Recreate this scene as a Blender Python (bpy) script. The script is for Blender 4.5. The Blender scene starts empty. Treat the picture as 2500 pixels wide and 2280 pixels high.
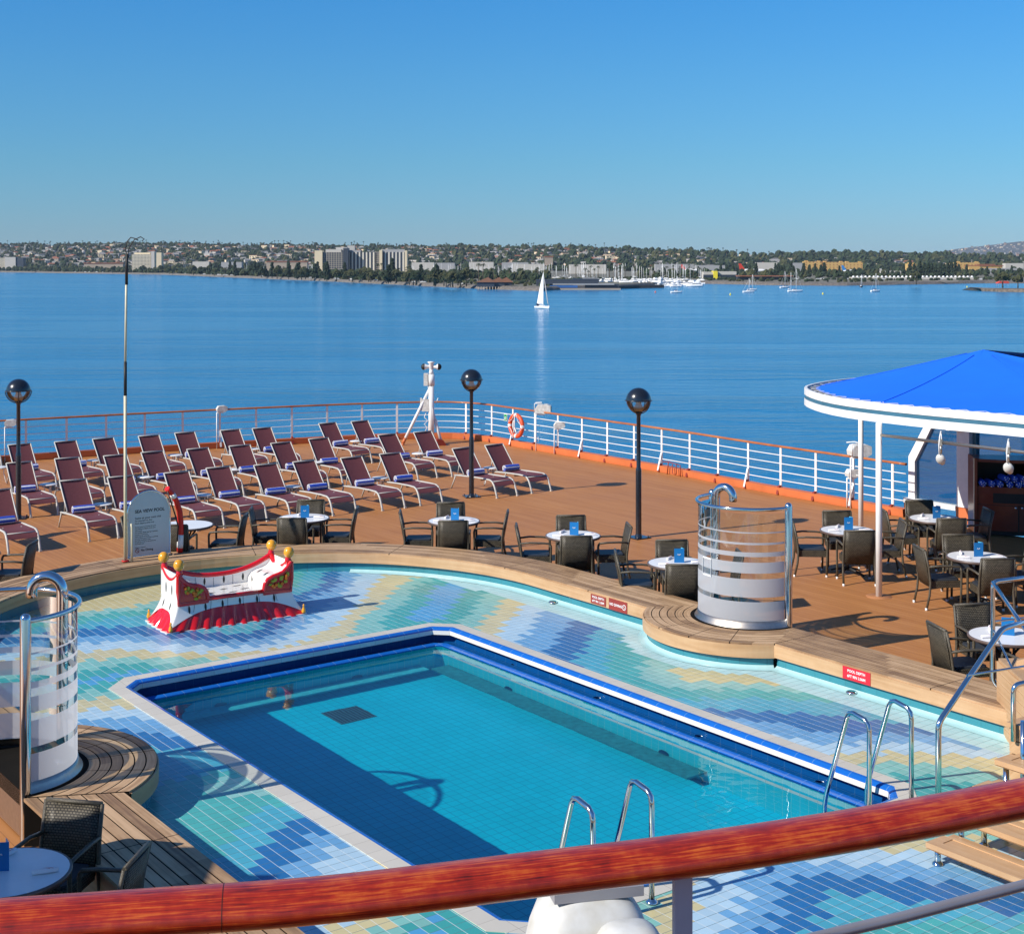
import bpy, math, random
from mathutils import Vector, Matrix, noise
from mathutils.geometry import tessellate_polygon
R = math.radians
sc = bpy.context.scene
random.seed(7)

# ---------------------------------------------------------------- camera
HC = 5.3                      # eye above the teak coloured pool deck (z = 0)
FPX, YH = 3497.0, 643.0       # focal length and horizon row of the 2500 px wide photograph
cam_d = bpy.data.cameras.new('camera'); cam = bpy.data.objects.new('camera', cam_d)
sc.collection.objects.link(cam); sc.camera = cam
cam.location = (0, 0, HC); cam.rotation_euler = (R(90), 0, 0)
cam_d.sensor_width = 36; cam_d.lens = 36 * FPX / 2500; cam_d.shift_y = -(1140 - YH) / 2500
cam_d.clip_start = 0.1; cam_d.clip_end = 60000
cam_d.dof.use_dof = False

# ---------------------------------------------------------------- light
SUN_EL = 35.0
SD = Vector((.872, .485))     # horizontal way the sunlight travels
SUN_POS = Vector((-SD.x * math.cos(R(SUN_EL)), -SD.y * math.cos(R(SUN_EL)), math.sin(R(SUN_EL))))
w = bpy.data.worlds.new('World'); sc.world = w; w.use_nodes = True
nt = w.node_tree; nt.nodes.clear()
sky = nt.nodes.new('ShaderNodeTexSky'); sky.sky_type = 'NISHITA'; sky.sun_disc = False
sky.sun_elevation = R(SUN_EL); sky.sun_rotation = math.atan2(SUN_POS.x, SUN_POS.y)
sky.air_density = 1.0; sky.dust_density = 0.1; sky.ozone_density = 1.0; sky.altitude = 0
tc = nt.nodes.new('ShaderNodeTexCoord'); sp = nt.nodes.new('ShaderNodeSeparateXYZ')
rp = nt.nodes.new('ShaderNodeValToRGB'); mx = nt.nodes.new('ShaderNodeMixRGB'); mx.blend_type = 'MULTIPLY'; mx.inputs[0].default_value = 1
bg = nt.nodes.new('ShaderNodeBackground'); bg.inputs[1].default_value = 0.109
out = nt.nodes.new('ShaderNodeOutputWorld')
nt.links.new(tc.outputs['Generated'], sp.inputs[0]); nt.links.new(sp.outputs['Z'], rp.inputs[0])
cr = rp.color_ramp
SKYR = [(0.0, (.26, .46, .84)), (.021, (.256, .464, .827)), (.069, (.232, .515, .82)), (.126, (.212, .560, .90)), (.18, (.178, .587, .988)), (.5, (.35, .62, 1.0)), (1.0, (.5, .75, 1.0))]
cr.elements[0].position = 0; cr.elements[0].color = (*SKYR[0][1], 1)
cr.elements[1].position = 1; cr.elements[1].color = (*SKYR[-1][1], 1)
for p, c in SKYR[1:-1]:
    e = cr.elements.new(p); e.color = (*c, 1)
nt.links.new(sky.outputs[0], mx.inputs[1]); nt.links.new(rp.outputs[0], mx.inputs[2])
nt.links.new(mx.outputs[0], bg.inputs[0]); nt.links.new(bg.outputs[0], out.inputs[0])
sl = bpy.data.lights.new('sun', 'SUN'); sl.energy = 5.0; sl.angle = R(.5); sl.color = (1, .93, .82)
so = bpy.data.objects.new('sun', sl); sc.collection.objects.link(so)
so.rotation_euler = SUN_POS.to_track_quat('Z', 'Y').to_euler()
sc.view_settings.view_transform = 'Standard'; sc.view_settings.look = 'None'
sc.view_settings.exposure = 0.25; sc.view_settings.gamma = 1
try:
    sc.cycles.max_bounces = 10; sc.cycles.transparent_max_bounces = 16; sc.cycles.caustics_reflective = False
    sc.cycles.caustics_refractive = True; sc.cycles.use_denoising = True; sc.cycles.volume_bounces = 0
except Exception: pass

# ---------------------------------------------------------------- helpers
COL = sc.collection
TH = math.atan2(.597, .802)                      # the ship's frame is turned this much
A = Vector((math.cos(TH), math.sin(TH), 0)); B = Vector((-math.sin(TH), math.cos(TH), 0))
O = Vector((-.97, 20.56, 0))                     # far corner of the pool
ZT = .12                                         # tiled pool terrace
ZB = .45                                         # bench top
SEA = HC - 22.0
def PF(a, b, z=0.0): p = O + A * a + B * b; return Vector((p.x, p.y, z))
def toab(p): d = Vector((p[0] - O.x, p[1] - O.y, 0)); return d.dot(A), d.dot(B)
def G(x, y, z=0.0): Y = FPX * (HC - z) / (y - YH); return Vector(((x - 1250) * Y / FPX, Y, z))
def GD(x, y, z=0.0): return G(x * 1.24, y * 1.24, z)
def AT(x, y, Y): return Vector(((x - 1250) * Y / FPX, Y, HC - (y - YH) * Y / FPX))

class MB:
    def __init__(s): s.v = []; s.f = []; s.m = []; s.s = []; s.uv = []
    def add(s, vs, fs, m=0, sm=False, uv=None):
        o = len(s.v); s.v += [tuple(v) for v in vs]
        for k, f in enumerate(fs):
            s.f.append([o + i for i in f]); s.m.append(m); s.s.append(sm)
            s.uv.append([uv[i] for i in f] if uv else None)
        return s
    def box(s, c, d, rz=0, m=0, taper=1.0):
        hx, hy, hz = d[0] / 2, d[1] / 2, d[2] / 2; cs, sn = math.cos(rz), math.sin(rz); vs = []
        for z in (-1, 1):
            t = taper if z > 0 else 1
            for x, y in ((-1, -1), (1, -1), (1, 1), (-1, 1)):
                X, Y = x * hx * t, y * hy * t
                vs.append((c[0] + X * cs - Y * sn, c[1] + X * sn + Y * cs, c[2] + z * hz))
        uv = [(v[0] * cs + v[1] * sn, v[2] - v[0] * sn + v[1] * cs) for v in vs]
        return s.add(vs, [(3, 2, 1, 0), (4, 5, 6, 7), (0, 1, 5, 4), (1, 2, 6, 5), (2, 3, 7, 6), (3, 0, 4, 7)], m, False, uv)
    def beam(s, p, q, wd, ht, m=0, up=Vector((0, 0, 1))):
        p, q = Vector(p), Vector(q); d = (q - p).normalized(); r = d.cross(up)
        if r.length < 1e-4: r = Vector((1, 0, 0))
        r.normalize(); u = r.cross(d); vs = []; L = (q - p).length; uv = []
        for k, e in enumerate((p, q)):
            for a, b in ((-1, -1), (1, -1), (1, 1), (-1, 1)):
                vs.append(e + r * a * wd / 2 + u * b * ht / 2); uv.append((k * L, a * wd / 2 + b * ht / 2))
        return s.add(vs, [(0, 1, 2, 3), (7, 6, 5, 4), (0, 4, 5, 1), (1, 5, 6, 2), (2, 6, 7, 3), (3, 7, 4, 0)], m, False, uv)
    def tube(s, pts, r, n=8, m=0, cap=True, ry=None):
        pts = [Vector(p) for p in pts]; k = len(pts); rs = r if isinstance(r, (list, tuple)) else [r] * k
        t0 = (pts[1] - pts[0]).normalized(); up = Vector((0, 0, 1)) if abs(t0.z) < .9 else Vector((1, 0, 0))
        nr = t0.cross(up).normalized(); vs = []; uv = []; L = 0
        for i, p in enumerate(pts):
            t = (pts[min(i + 1, k - 1)] - pts[max(i - 1, 0)]).normalized()
            nr = (nr - t * nr.dot(t)).normalized(); bn = t.cross(nr)
            if i: L += (p - pts[i - 1]).length
            for j in range(n):
                a = 2 * math.pi * j / n; vs.append(p + nr * math.cos(a) * rs[i] + bn * math.sin(a) * (ry if ry else rs[i]))
                uv.append((L, j / n * 6.28 * rs[i]))
        fs = [(i * n + j, i * n + (j + 1) % n, (i + 1) * n + (j + 1) % n, (i + 1) * n + j) for i in range(k - 1) for j in range(n)]
        s.add(vs, fs, m, True, uv)
        if cap:
            s.add(vs[:n], [tuple(range(n))[::-1]], m); s.add(vs[-n:], [tuple(range(n))], m)
        return s
    def lathe(s, prof, n=16, c=(0, 0, 0), m=0, ax='z', sm=True):
        vs = []
        for r, z in prof:
            for j in range(n):
                a = 2 * math.pi * j / n; x, y = r * math.cos(a), r * math.sin(a)
                if ax == 'z': vs.append((c[0] + x, c[1] + y, c[2] + z))
                elif ax == 'x': vs.append((c[0] + z, c[1] + x, c[2] + y))
                else: vs.append((c[0] + x, c[1] + z, c[2] + y))
        fs = []
        for i in range(len(prof) - 1):
            for j in range(n):
                f = (i * n + j, i * n + (j + 1) % n, (i + 1) * n + (j + 1) % n, (i + 1) * n + j)
                fs.append(f if ax != 'y' else f[::-1])
        s.add(vs, fs, m, sm)
        return s
    def ball(s, c, r, m=0, n=12, sq=(1, 1, 1)):
        k = n // 2; vs = []; fs = []
        for i in range(k + 1):
            t = math.pi * i / k
            for j in range(n):
                a = 2 * math.pi * j / n
                vs.append((c[0] + r * sq[0] * math.sin(t) * math.cos(a), c[1] + r * sq[1] * math.sin(t) * math.sin(a), c[2] - r * sq[2] * math.cos(t)))
        for i in range(k):
            for j in range(n): fs.append((i * n + j, i * n + (j + 1) % n, (i + 1) * n + (j + 1) % n, (i + 1) * n + j))
        return s.add(vs, fs, m, True)
    def prism(s, poly, z0, z1, m=0, mt=None, ax='z', top=True, bot=True):
        n = len(poly)
        def P(p, z): return (p[0], p[1], z) if ax == 'z' else ((p[0], z, p[1]) if ax == 'y' else (z, p[0], p[1]))
        vs = [P(p, z0) for p in poly] + [P(p, z1) for p in poly]
        s.add(vs, [(i, (i + 1) % n, n + (i + 1) % n, n + i) for i in range(n)], m)
        tri = tessellate_polygon([[Vector((p[0], p[1], 0)) for p in poly]])
        if top: s.add(vs[n:], [tuple(t) for t in tri], m if mt is None else mt)
        if bot: s.add(vs[:n], [tuple(t)[::-1] for t in tri], m)
        return s
    def grid(s, rows, m=0, sm=True, uvf=None, close=False):
        nr, nc = len(rows), len(rows[0]); vs = [p for r_ in rows for p in r_]
        uv = [uvf(i, j) for i in range(nr) for j in range(nc)] if uvf else None
        fs = [(i * nc + j, i * nc + (j + 1) % nc, (i + 1) * nc + (j + 1) % nc, (i + 1) * nc + j) for i in range(nr - 1) for j in range(nc if close else nc - 1)]
        return s.add(vs, fs, m, sm, uv)
    def build(s, name, mats, parent=None, loc=None, rz=0, fix=True):
        me = bpy.data.meshes.new(name); me.from_pydata(s.v, [], s.f)
        if not isinstance(mats, (list, tuple)): mats = [mats]
        for mt in mats: me.materials.append(mt)
        me.polygons.foreach_set('material_index', s.m); me.polygons.foreach_set('use_smooth', s.s)
        if any(u is not None for u in s.uv):
            ul = me.uv_layers.new(name='UVMap'); fl = []
            for f, u in zip(s.f, s.uv):
                for k in range(len(f)): fl += list(u[k]) if u else [0.0, 0.0]
            ul.data.foreach_set('uv', fl)
        me.update()
        if fix:
            import bmesh
            bm = bmesh.new(); bm.from_mesh(me); bmesh.ops.remove_doubles(bm, verts=bm.verts, dist=1e-5) if len(s.v) < 4000 else None
            bmesh.ops.recalc_face_normals(bm, faces=bm.faces); bm.to_mesh(me); bm.free()
        o = bpy.data.objects.new(name, me); COL.objects.link(o)
        if parent: o.parent = parent
        if loc is not None: o.location = loc
        if rz: o.rotation_euler = (0, 0, rz)
        return o

def tag(o, label=None, cat=None, group=None, kind=None):
    if label: o['label'] = label
    if cat: o['category'] = cat
    if group: o['group'] = group
    if kind: o['kind'] = kind
    return o
def empty(name, loc=(0, 0, 0), rz=0):
    o = bpy.data.objects.new(name, None); o.location = loc; o.rotation_euler = (0, 0, rz); o.empty_display_size = .1
    COL.objects.link(o); return o
def dup(o, loc, rz, label=None, scale=None):
    def cp(x, par):
        c = x.copy(); COL.objects.link(c); c.parent = par
        if x.name not in KIDS: KIDS[x.name] = list(x.children)
        for ch in KIDS[x.name]: cp(ch, c)
        return c
    c = cp(o, None); c.location = loc; c.rotation_euler = (0, 0, rz)
    if label: c['label'] = label
    if scale: c.scale = scale
    return c
KIDS = {}

# ---------------------------------------------------------------- materials
def newmat(name):
    m = bpy.data.materials.new(name); m.use_nodes = True; n = m.node_tree.nodes; b = n['Principled BSDF']
    return m, m.node_tree, b
def N(nt, t, **kw):
    n = nt.nodes.new(t)
    for k, v in kw.items():
        if k.startswith('i'): n.inputs[int(k[1:])].default_value = v
        else: setattr(n, k, v)
    return n
def pm(name, col, rough=.5, metal=0.0, var=.12, scale=6.0, bump=0.0, bscale=60.0, coat=0.0, spec=.5, alpha=None, dirt=None, emis=None):
    m, nt, b = newmat(name); L = nt.links.new
    b.inputs['Roughness'].default_value = rough; b.inputs['Metallic'].default_value = metal
    b.inputs['Coat Weight'].default_value = coat; b.inputs['Specular IOR Level'].default_value = spec
    tc = N(nt, 'ShaderNodeTexCoord')
    nz = N(nt, 'ShaderNodeTexNoise'); nz.inputs['Scale'].default_value = scale; nz.inputs['Detail'].default_value = 4
    L(tc.outputs['Object'], nz.inputs['Vector'])
    cr = N(nt, 'ShaderNodeValToRGB'); cr.color_ramp.elements[0].position = .3; cr.color_ramp.elements[1].position = .7
    d = dirt or [c * (1 - var) for c in col]
    cr.color_ramp.elements[0].color = (*d[:3], 1); cr.color_ramp.elements[1].color = (*[min(1, c * (1 + var * .5)) for c in col[:3]], 1)
    L(nz.outputs['Fac'], cr.inputs[0]); L(cr.outputs[0], b.inputs['Base Color'])
    if bump:
        n2 = N(nt, 'ShaderNodeTexNoise'); n2.inputs['Scale'].default_value = bscale; L(tc.outputs['Object'], n2.inputs['Vector'])
        bp = N(nt, 'ShaderNodeBump'); bp.inputs['Strength'].default_value = bump; bp.inputs['Distance'].default_value = .01
        L(n2.outputs['Fac'], bp.inputs['Height']); L(bp.outputs[0], b.inputs['Normal'])
    return m
def math_(nt, op, a, b=None, c=None):
    n = nt.nodes.new('ShaderNodeMath'); n.operation = op
    for i, v in enumerate((a, b, c)):
        if v is None: continue
        if isinstance(v, (int, float)): n.inputs[i].default_value = v
        else: nt.links.new(v, n.inputs[i])
    return n.outputs[0]
def mixc(nt, fac, c1, c2, bt='MIX'):
    n = nt.nodes.new('ShaderNodeMixRGB'); n.blend_type = bt
    for i, v in enumerate((fac, c1, c2)):
        if isinstance(v, (int, float)): n.inputs[i].default_value = v
        elif isinstance(v, tuple): n.inputs[i].default_value = (*v, 1) if len(v) == 3 else v
        else: nt.links.new(v, n.inputs[i])
    return n.outputs[0]
def ramp(nt, src, stops):
    n = nt.nodes.new('ShaderNodeValToRGB'); e = n.color_ramp.elements
    e[0].position, e[0].color = stops[0][0], (*stops[0][1], 1); e[1].position, e[1].color = stops[-1][0], (*stops[-1][1], 1)
    for p, c in stops[1:-1]: x = e.new(p); x.color = (*c, 1)
    nt.links.new(src, n.inputs[0]); return n.outputs[0]
def abcoord(nt):
    """coordinates along the ship's own axes, from the world position of the surface"""
    g = nt.nodes.new('ShaderNodeNewGeometry'); mp = nt.nodes.new('ShaderNodeVectorMath'); mp.operation = 'SUBTRACT'
    mp.inputs[1].default_value = O; nt.links.new(g.outputs['Position'], mp.inputs[0])
    r = []
    for ax in (A, B):
        d = nt.nodes.new('ShaderNodeVectorMath'); d.operation = 'DOT_PRODUCT'; d.inputs[1].default_value = ax
        nt.links.new(mp.outputs[0], d.inputs[0]); r.append(d.outputs['Value'])
    return r[0], r[1], g.outputs['Position']

def mat_deck():
    m, nt, b = newmat('deck_composite'); L = nt.links.new; a, bb, pos = abcoord(nt)
    k = math_(nt, 'DIVIDE', a, .105); fl = math_(nt, 'FLOOR', k); fr = math_(nt, 'FRACT', k)
    line = math_(nt, 'LESS_THAN', fr, .07)
    wn = N(nt, 'ShaderNodeTexWhiteNoise', noise_dimensions='1D'); L(fl, wn.inputs['W'])
    cv = nt.nodes.new('ShaderNodeCombineXYZ'); L(math_(nt, 'MULTIPLY', a, 9), cv.inputs[0]); L(math_(nt, 'MULTIPLY', bb, .8), cv.inputs[1])
    nz = N(nt, 'ShaderNodeTexNoise'); nz.inputs['Scale'].default_value = 1.2; nz.inputs['Detail'].default_value = 5; L(cv.outputs[0], nz.inputs['Vector'])
    big = N(nt, 'ShaderNodeTexNoise'); big.inputs['Scale'].default_value = .5; big.inputs['Detail'].default_value = 3; L(pos, big.inputs['Vector'])
    f = math_(nt, 'ADD', math_(nt, 'MULTIPLY', nz.outputs['Fac'], .6), math_(nt, 'ADD', math_(nt, 'MULTIPLY', wn.outputs[0], .2), math_(nt, 'MULTIPLY', big.outputs['Fac'], .3)))
    c = ramp(nt, f, [(.3, (.36, .145, .045)), (.55, (.43, .185, .062)), (.8, (.49, .225, .080))])
    c = mixc(nt, math_(nt, 'MULTIPLY', line, .5), c, (.13, .05, .022))
    L(c, b.inputs['Base Color']); L(math_(nt, 'ADD', math_(nt, 'MULTIPLY', big.outputs['Fac'], .25), .42), b.inputs['Roughness'])
    b.inputs['Specular IOR Level'].default_value = .25
    bp = N(nt, 'ShaderNodeBump'); bp.inputs['Strength'].default_value = .5; bp.inputs['Distance'].default_value = .004
    L(math_(nt, 'SUBTRACT', 1.0, line), bp.inputs['Height']); L(bp.outputs[0], b.inputs['Normal'])
    return m
def mat_tiles(attr=True, size=.12, base=(.05, .5, .7), grout=(.62, .68, .70), gw=.045, rough=.28, name='terrace_tiles'):
    m, nt, b = newmat(name); L = nt.links.new; a, bb, pos = abcoord(nt)
    fa = math_(nt, 'FRACT', math_(nt, 'DIVIDE', a, size)); fb = math_(nt, 'FRACT', math_(nt, 'DIVIDE', bb, size))
    if not attr:
        z = N(nt, 'ShaderNodeSeparateXYZ'); L(pos, z.inputs[0])
        fz = math_(nt, 'FRACT', math_(nt, 'DIVIDE', z.outputs[2], size))
        g = nt.nodes.new('ShaderNodeNewGeometry'); nz_ = N(nt, 'ShaderNodeSeparateXYZ'); L(g.outputs['Normal'], nz_.inputs[0])
        up = math_(nt, 'GREATER_THAN', math_(nt, 'ABSOLUTE', nz_.outputs[2]), .7)
    def ed(f): return math_(nt, 'LESS_THAN', math_(nt, 'MINIMUM', f, math_(nt, 'SUBTRACT', 1.0, f)), gw / 2)
    if attr: line = math_(nt, 'MAXIMUM', ed(fa), ed(fb))
    else:
        dn = nt.nodes.new('ShaderNodeVectorMath'); dn.operation = 'DOT_PRODUCT'; dn.inputs[1].default_value = A; L(g.outputs['Normal'], dn.inputs[0])
        isA = math_(nt, 'GREATER_THAN', math_(nt, 'ABSOLUTE', dn.outputs['Value']), .5)
        la = math_(nt, 'MULTIPLY', ed(fa), math_(nt, 'SUBTRACT', 1.0, isA)); lb = math_(nt, 'MULTIPLY', ed(fb), math_(nt, 'MAXIMUM', isA, up))
        lz = math_(nt, 'MULTIPLY', ed(fz), math_(nt, 'SUBTRACT', 1.0, up)); line = math_(nt, 'MAXIMUM', math_(nt, 'MAXIMUM', la, lb), lz)
    if attr:
        at = N(nt, 'ShaderNodeAttribute', attribute_name='tilecol'); c = at.outputs['Color']
    else: c = base
    cv = nt.nodes.new('ShaderNodeCombineXYZ'); L(math_(nt, 'FLOOR', math_(nt, 'DIVIDE', a, size)), cv.inputs[0]); L(math_(nt, 'FLOOR', math_(nt, 'DIVIDE', bb, size)), cv.inputs[1])
    wn = N(nt, 'ShaderNodeTexWhiteNoise', noise_dimensions='3D'); L(cv.outputs[0], wn.inputs['Vector'])
    big = N(nt, 'ShaderNodeTexNoise'); big.inputs['Scale'].default_value = 1.3; big.inputs['Detail'].default_value = 5; L(pos, big.inputs['Vector'])
    v = math_(nt, 'ADD', math_(nt, 'MULTIPLY', wn.outputs[0], .07), math_(nt, 'ADD', math_(nt, 'MULTIPLY', big.outputs['Fac'], .22), .82))
    vc = nt.nodes.new('ShaderNodeCombineXYZ'); [L(v, vc.inputs[i]) for i in range(3)]
    c = mixc(nt, 1.0, c, vc.outputs[0], 'MULTIPLY')
    if attr:
        c = mixc(nt, math_(nt, 'MULTIPLY', math_(nt, 'LESS_THAN', math_(nt, 'MINIMUM', fb, math_(nt, 'SUBTRACT', 1.0, fb)), .036), .62), c, (.09, .15, .18)); c = mixc(nt, math_(nt, 'MULTIPLY', ed(fa), .80), c, grout)
    else: c = mixc(nt, math_(nt, 'MULTIPLY', line, .85), c, grout)
    L(c, b.inputs['Base Color'])
    L(math_(nt, 'ADD', math_(nt, 'MULTIPLY', line, .5), math_(nt, 'ADD', math_(nt, 'MULTIPLY', big.outputs['Fac'], .15), rough - .07)), b.inputs['Roughness'])
    bp = N(nt, 'ShaderNodeBump'); bp.inputs['Strength'].default_value = .35; bp.inputs['Distance'].default_value = .002
    L(math_(nt, 'ADD', math_(nt, 'SUBTRACT', 1.0, line), math_(nt, 'MULTIPLY', wn.outputs[0], .3)), bp.inputs['Height']); L(bp.outputs[0], b.inputs['Normal'])
    return m
def mat_wood(name, c1, c2, c3, rough=.55, su=1.5, sv=40.0, coat=0.0, patch=.5, big=.0, nsc=2.2):
    """grain runs along the U direction of the UV map (metres)"""
    m, nt, b = newmat(name); L = nt.links.new
    tc = N(nt, 'ShaderNodeTexCoord'); s = N(nt, 'ShaderNodeSeparateXYZ'); L(tc.outputs['UV'], s.inputs[0])
    cv = nt.nodes.new('ShaderNodeCombineXYZ'); L(math_(nt, 'MULTIPLY', s.outputs[0], su), cv.inputs[0]); L(math_(nt, 'MULTIPLY', s.outputs[1], sv), cv.inputs[1])
    nz = N(nt, 'ShaderNodeTexNoise'); nz.inputs['Scale'].default_value = 1; nz.inputs['Detail'].default_value = 8; nz.inputs['Distortion'].default_value = .6; L(cv.outputs[0], nz.inputs['Vector'])
    n2 = N(nt, 'ShaderNodeTexNoise'); n2.inputs['Scale'].default_value = nsc; n2.inputs['Detail'].default_value = 6; n2.inputs['Roughness'].default_value = .62; L(tc.outputs['Object'], n2.inputs['Vector'])
    pv_ = nt.nodes.new('ShaderNodeCombineXYZ'); L(math_(nt, 'FLOOR', math_(nt, 'DIVIDE', s.outputs[0], 1.9)), pv_.inputs[0]); L(math_(nt, 'FLOOR', s.outputs[1]), pv_.inputs[1])
    wv = N(nt, 'ShaderNodeTexWhiteNoise', noise_dimensions='2D'); L(pv_.outputs[0], wv.inputs['Vector'])
    f = math_(nt, 'ADD', math_(nt, 'MULTIPLY', nz.outputs['Fac'], 1 - patch), math_(nt, 'MULTIPLY', n2.outputs['Fac'], patch)); f = math_(nt, 'ADD', f, math_(nt, 'MULTIPLY', math_(nt, 'SUBTRACT', wv.outputs[0], .5), big))
    c = ramp(nt, f, [(.32, c1), (.5, c2), (.68, c3)]); L(c, b.inputs['Base Color'])
    b.inputs['Roughness'].default_value = rough; b.inputs['Coat Weight'].default_value = coat; b.inputs['Coat Roughness'].default_value = .12
    bp = N(nt, 'ShaderNodeBump'); bp.inputs['Strength'].default_value = .25; bp.inputs['Distance'].default_value = .003
    L(nz.outputs['Fac'], bp.inputs['Height']); L(bp.outputs[0], b.inputs['Normal'])
    return m
def mat_weave(name, c1, c2, s=.022):
    m, nt, b = newmat(name); L = nt.links.new; tc = N(nt, 'ShaderNodeTexCoord')
    br = N(nt, 'ShaderNodeTexBrick'); br.offset = .5; br.inputs['Scale'].default_value = 1
    br.inputs['Brick Width'].default_value = s; br.inputs['Row Height'].default_value = s * .72; br.inputs['Mortar Size'].default_value = s * .15
    br.inputs['Mortar Smooth'].default_value = .6; br.inputs['Bias'].default_value = -.2
    br.inputs['Color1'].default_value = (*c1, 1); br.inputs['Color2'].default_value = (*c2, 1); br.inputs['Mortar'].default_value = (.006, .005, .004, 1)
    L(tc.outputs['UV'], br.inputs['Vector']); L(br.outputs['Color'], b.inputs['Base Color'])
    b.inputs['Roughness'].default_value = .46; b.inputs['Specular IOR Level'].default_value = .35
    bp = N(nt, 'ShaderNodeBump'); bp.inputs['Strength'].default_value = 1.0; bp.inputs['Distance'].default_value = .004; bp.invert = True
    L(br.outputs['Fac'], bp.inputs['Height']); L(bp.outputs[0], b.inputs['Normal'])
    return m
def mat_glass(name, tint=(.9, .96, .95), op=.08):
    m, nt, b = newmat(name); L = nt.links.new; n = nt.nodes; n.remove(b); o = [x for x in n if x.type == 'OUTPUT_MATERIAL'][0]
    t = N(nt, 'ShaderNodeBsdfTransparent'); t.inputs[0].default_value = (*tint, 1)
    g = N(nt, 'ShaderNodeBsdfGlossy'); g.inputs['Roughness'].default_value = .02
    f = N(nt, 'ShaderNodeFresnel'); f.inputs[0].default_value = 1.5
    mxs = N(nt, 'ShaderNodeMixShader'); L(math_(nt, 'ADD', f.outputs[0], op), mxs.inputs[0]); L(t.outputs[0], mxs.inputs[1]); L(g.outputs[0], mxs.inputs[2]); L(mxs.outputs[0], o.inputs[0])
    return m
def mat_frost(name):
    m, nt, b = newmat(name); L = nt.links.new; n = nt.nodes; n.remove(b); o = [x for x in n if x.type == 'OUTPUT_MATERIAL'][0]
    t = N(nt, 'ShaderNodeBsdfTransparent'); t.inputs[0].default_value = (.9, .93, .95, 1)
    d = N(nt, 'ShaderNodeBsdfDiffuse'); d.inputs[0].default_value = (.74, .75, .77, 1)
    tl = N(nt, 'ShaderNodeBsdfTranslucent'); tl.inputs[0].default_value = (.70, .72, .76, 1)
    m1 = N(nt, 'ShaderNodeMixShader'); m1.inputs[0].default_value = .5; L(d.outputs[0], m1.inputs[1]); L(tl.outputs[0], m1.inputs[2])
    m2 = N(nt, 'ShaderNodeMixShader'); m2.inputs[0].default_value = .84; L(t.outputs[0], m2.inputs[1]); L(m1.outputs[0], m2.inputs[2]); L(m2.outputs[0], o.inputs[0])
    return m
def mat_sea():
    m, nt, b = newmat('sea_water'); L = nt.links.new
    g = nt.nodes.new('ShaderNodeNewGeometry')
    def nz(sx, sy, det, rot=0, rough=.55):
        mp = N(nt, 'ShaderNodeMapping'); mp.inputs['Scale'].default_value = (sx, sy, 1); mp.inputs['Rotation'].default_value = (0, 0, R(rot)); L(g.outputs['Position'], mp.inputs[0])
        n = N(nt, 'ShaderNodeTexNoise'); n.inputs['Scale'].default_value = 1.0; n.inputs['Detail'].default_value = det; n.inputs['Roughness'].default_value = rough; L(mp.outputs[0], n.inputs['Vector']); return n.outputs['Fac']
    sw = nz(.10, .26, 3, -5); rip = nz(.55, 1.3, 3, 9); slick = nz(.006, .03, 4, 3)
    st = ramp(nt, slick, [(.44, (.22,) * 3), (.60, (1.0,) * 3)])
    h = math_(nt, 'MULTIPLY', math_(nt, 'ADD', sw, math_(nt, 'MULTIPLY', rip, .36)), st)
    bp = N(nt, 'ShaderNodeBump'); bp.inputs['Strength'].default_value = 1.0; bp.inputs['Distance'].default_value = 1.05
    L(h, bp.inputs['Height']); L(bp.outputs[0], b.inputs['Normal'])
    c = mixc(nt, slick, (.006, .155, .34), (.015, .195, .40)); L(c, b.inputs['Base Color'])
    b.inputs['Roughness'].default_value = .16; b.inputs['IOR'].default_value = 1.33; b.inputs['Specular IOR Level'].default_value = .5
    return m
M = {}
M['deck'] = mat_deck(); M['tiles'] = mat_tiles()
M['teak'] = mat_wood('weathered_teak', (.20, .115, .060), (.38, .235, .125), (.54, .36, .21), rough=.62, su=1.0, sv=26, patch=.40, big=.26)
M['teakface'] = mat_wood('teak_fascia', (.42, .24, .115), (.52, .32, .17), (.60, .40, .23), rough=.5, su=.8, sv=18, patch=.4)
M['caulk'] = pm('black_caulk', (.012, .011, .010), .9, spec=.05)
M['varnish'] = mat_wood('varnished_rail', (.06, .006, .004), (.36, .022, .006), (.64, .15, .018), rough=.33, su=12, sv=210, coat=.25, patch=.45, nsc=13)
M['varnish2'] = mat_wood('varnished_far_rail', (.22, .05, .015), (.42, .13, .035), (.55, .22, .07), rough=.35, su=1.2, sv=60, coat=.4, patch=.5)
M['white'] = pm('white_paint', (.78, .78, .77), .4, var=.06)
M['offwhite'] = pm('weathered_white', (.66, .66, .62), .5, var=.25, scale=14)
M['orange'] = pm('orange_coaming', (.60, .165, .055), .5, var=.15, scale=2)
M['redpaint'] = pm('dark_red_paint', (.25, .03, .015), .5)
M['steel'] = pm('polished_steel', (.72, .72, .72), .10, 1.0, var=.05)
M['brushed'] = pm('brushed_steel', (.56, .50, .43), .38, 1.0, var=.1, scale=20)
M['black'] = pm('black_enamel', (.012, .016, .024), .25, coat=.5)
M['blackmat'] = pm('matt_black', (.012, .012, .012), .6)
M['frame'] = pm('lounger_frame', (.50, .49, .45), .42, var=.08)
M['sling'] = pm('maroon_sling', (.150, .042, .045), .6, var=.12, scale=25, bump=.15, bscale=400)
M['towelb'] = pm('blue_towel', (.02, .075, .50), .9, var=.25, scale=60, bump=.5, bscale=300)
M['towelw'] = pm('white_towel', (.80, .81, .84), .9, var=.08, scale=60, bump=.5, bscale=300)
M['weave'] = mat_weave('dark_wicker', (.120, .102, .070), (.060, .050, .034), .030)
M['wicker'] = pm('wicker_strand', (.085, .072, .050), .38, var=.45, scale=70, bump=.5, bscale=160)
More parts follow.
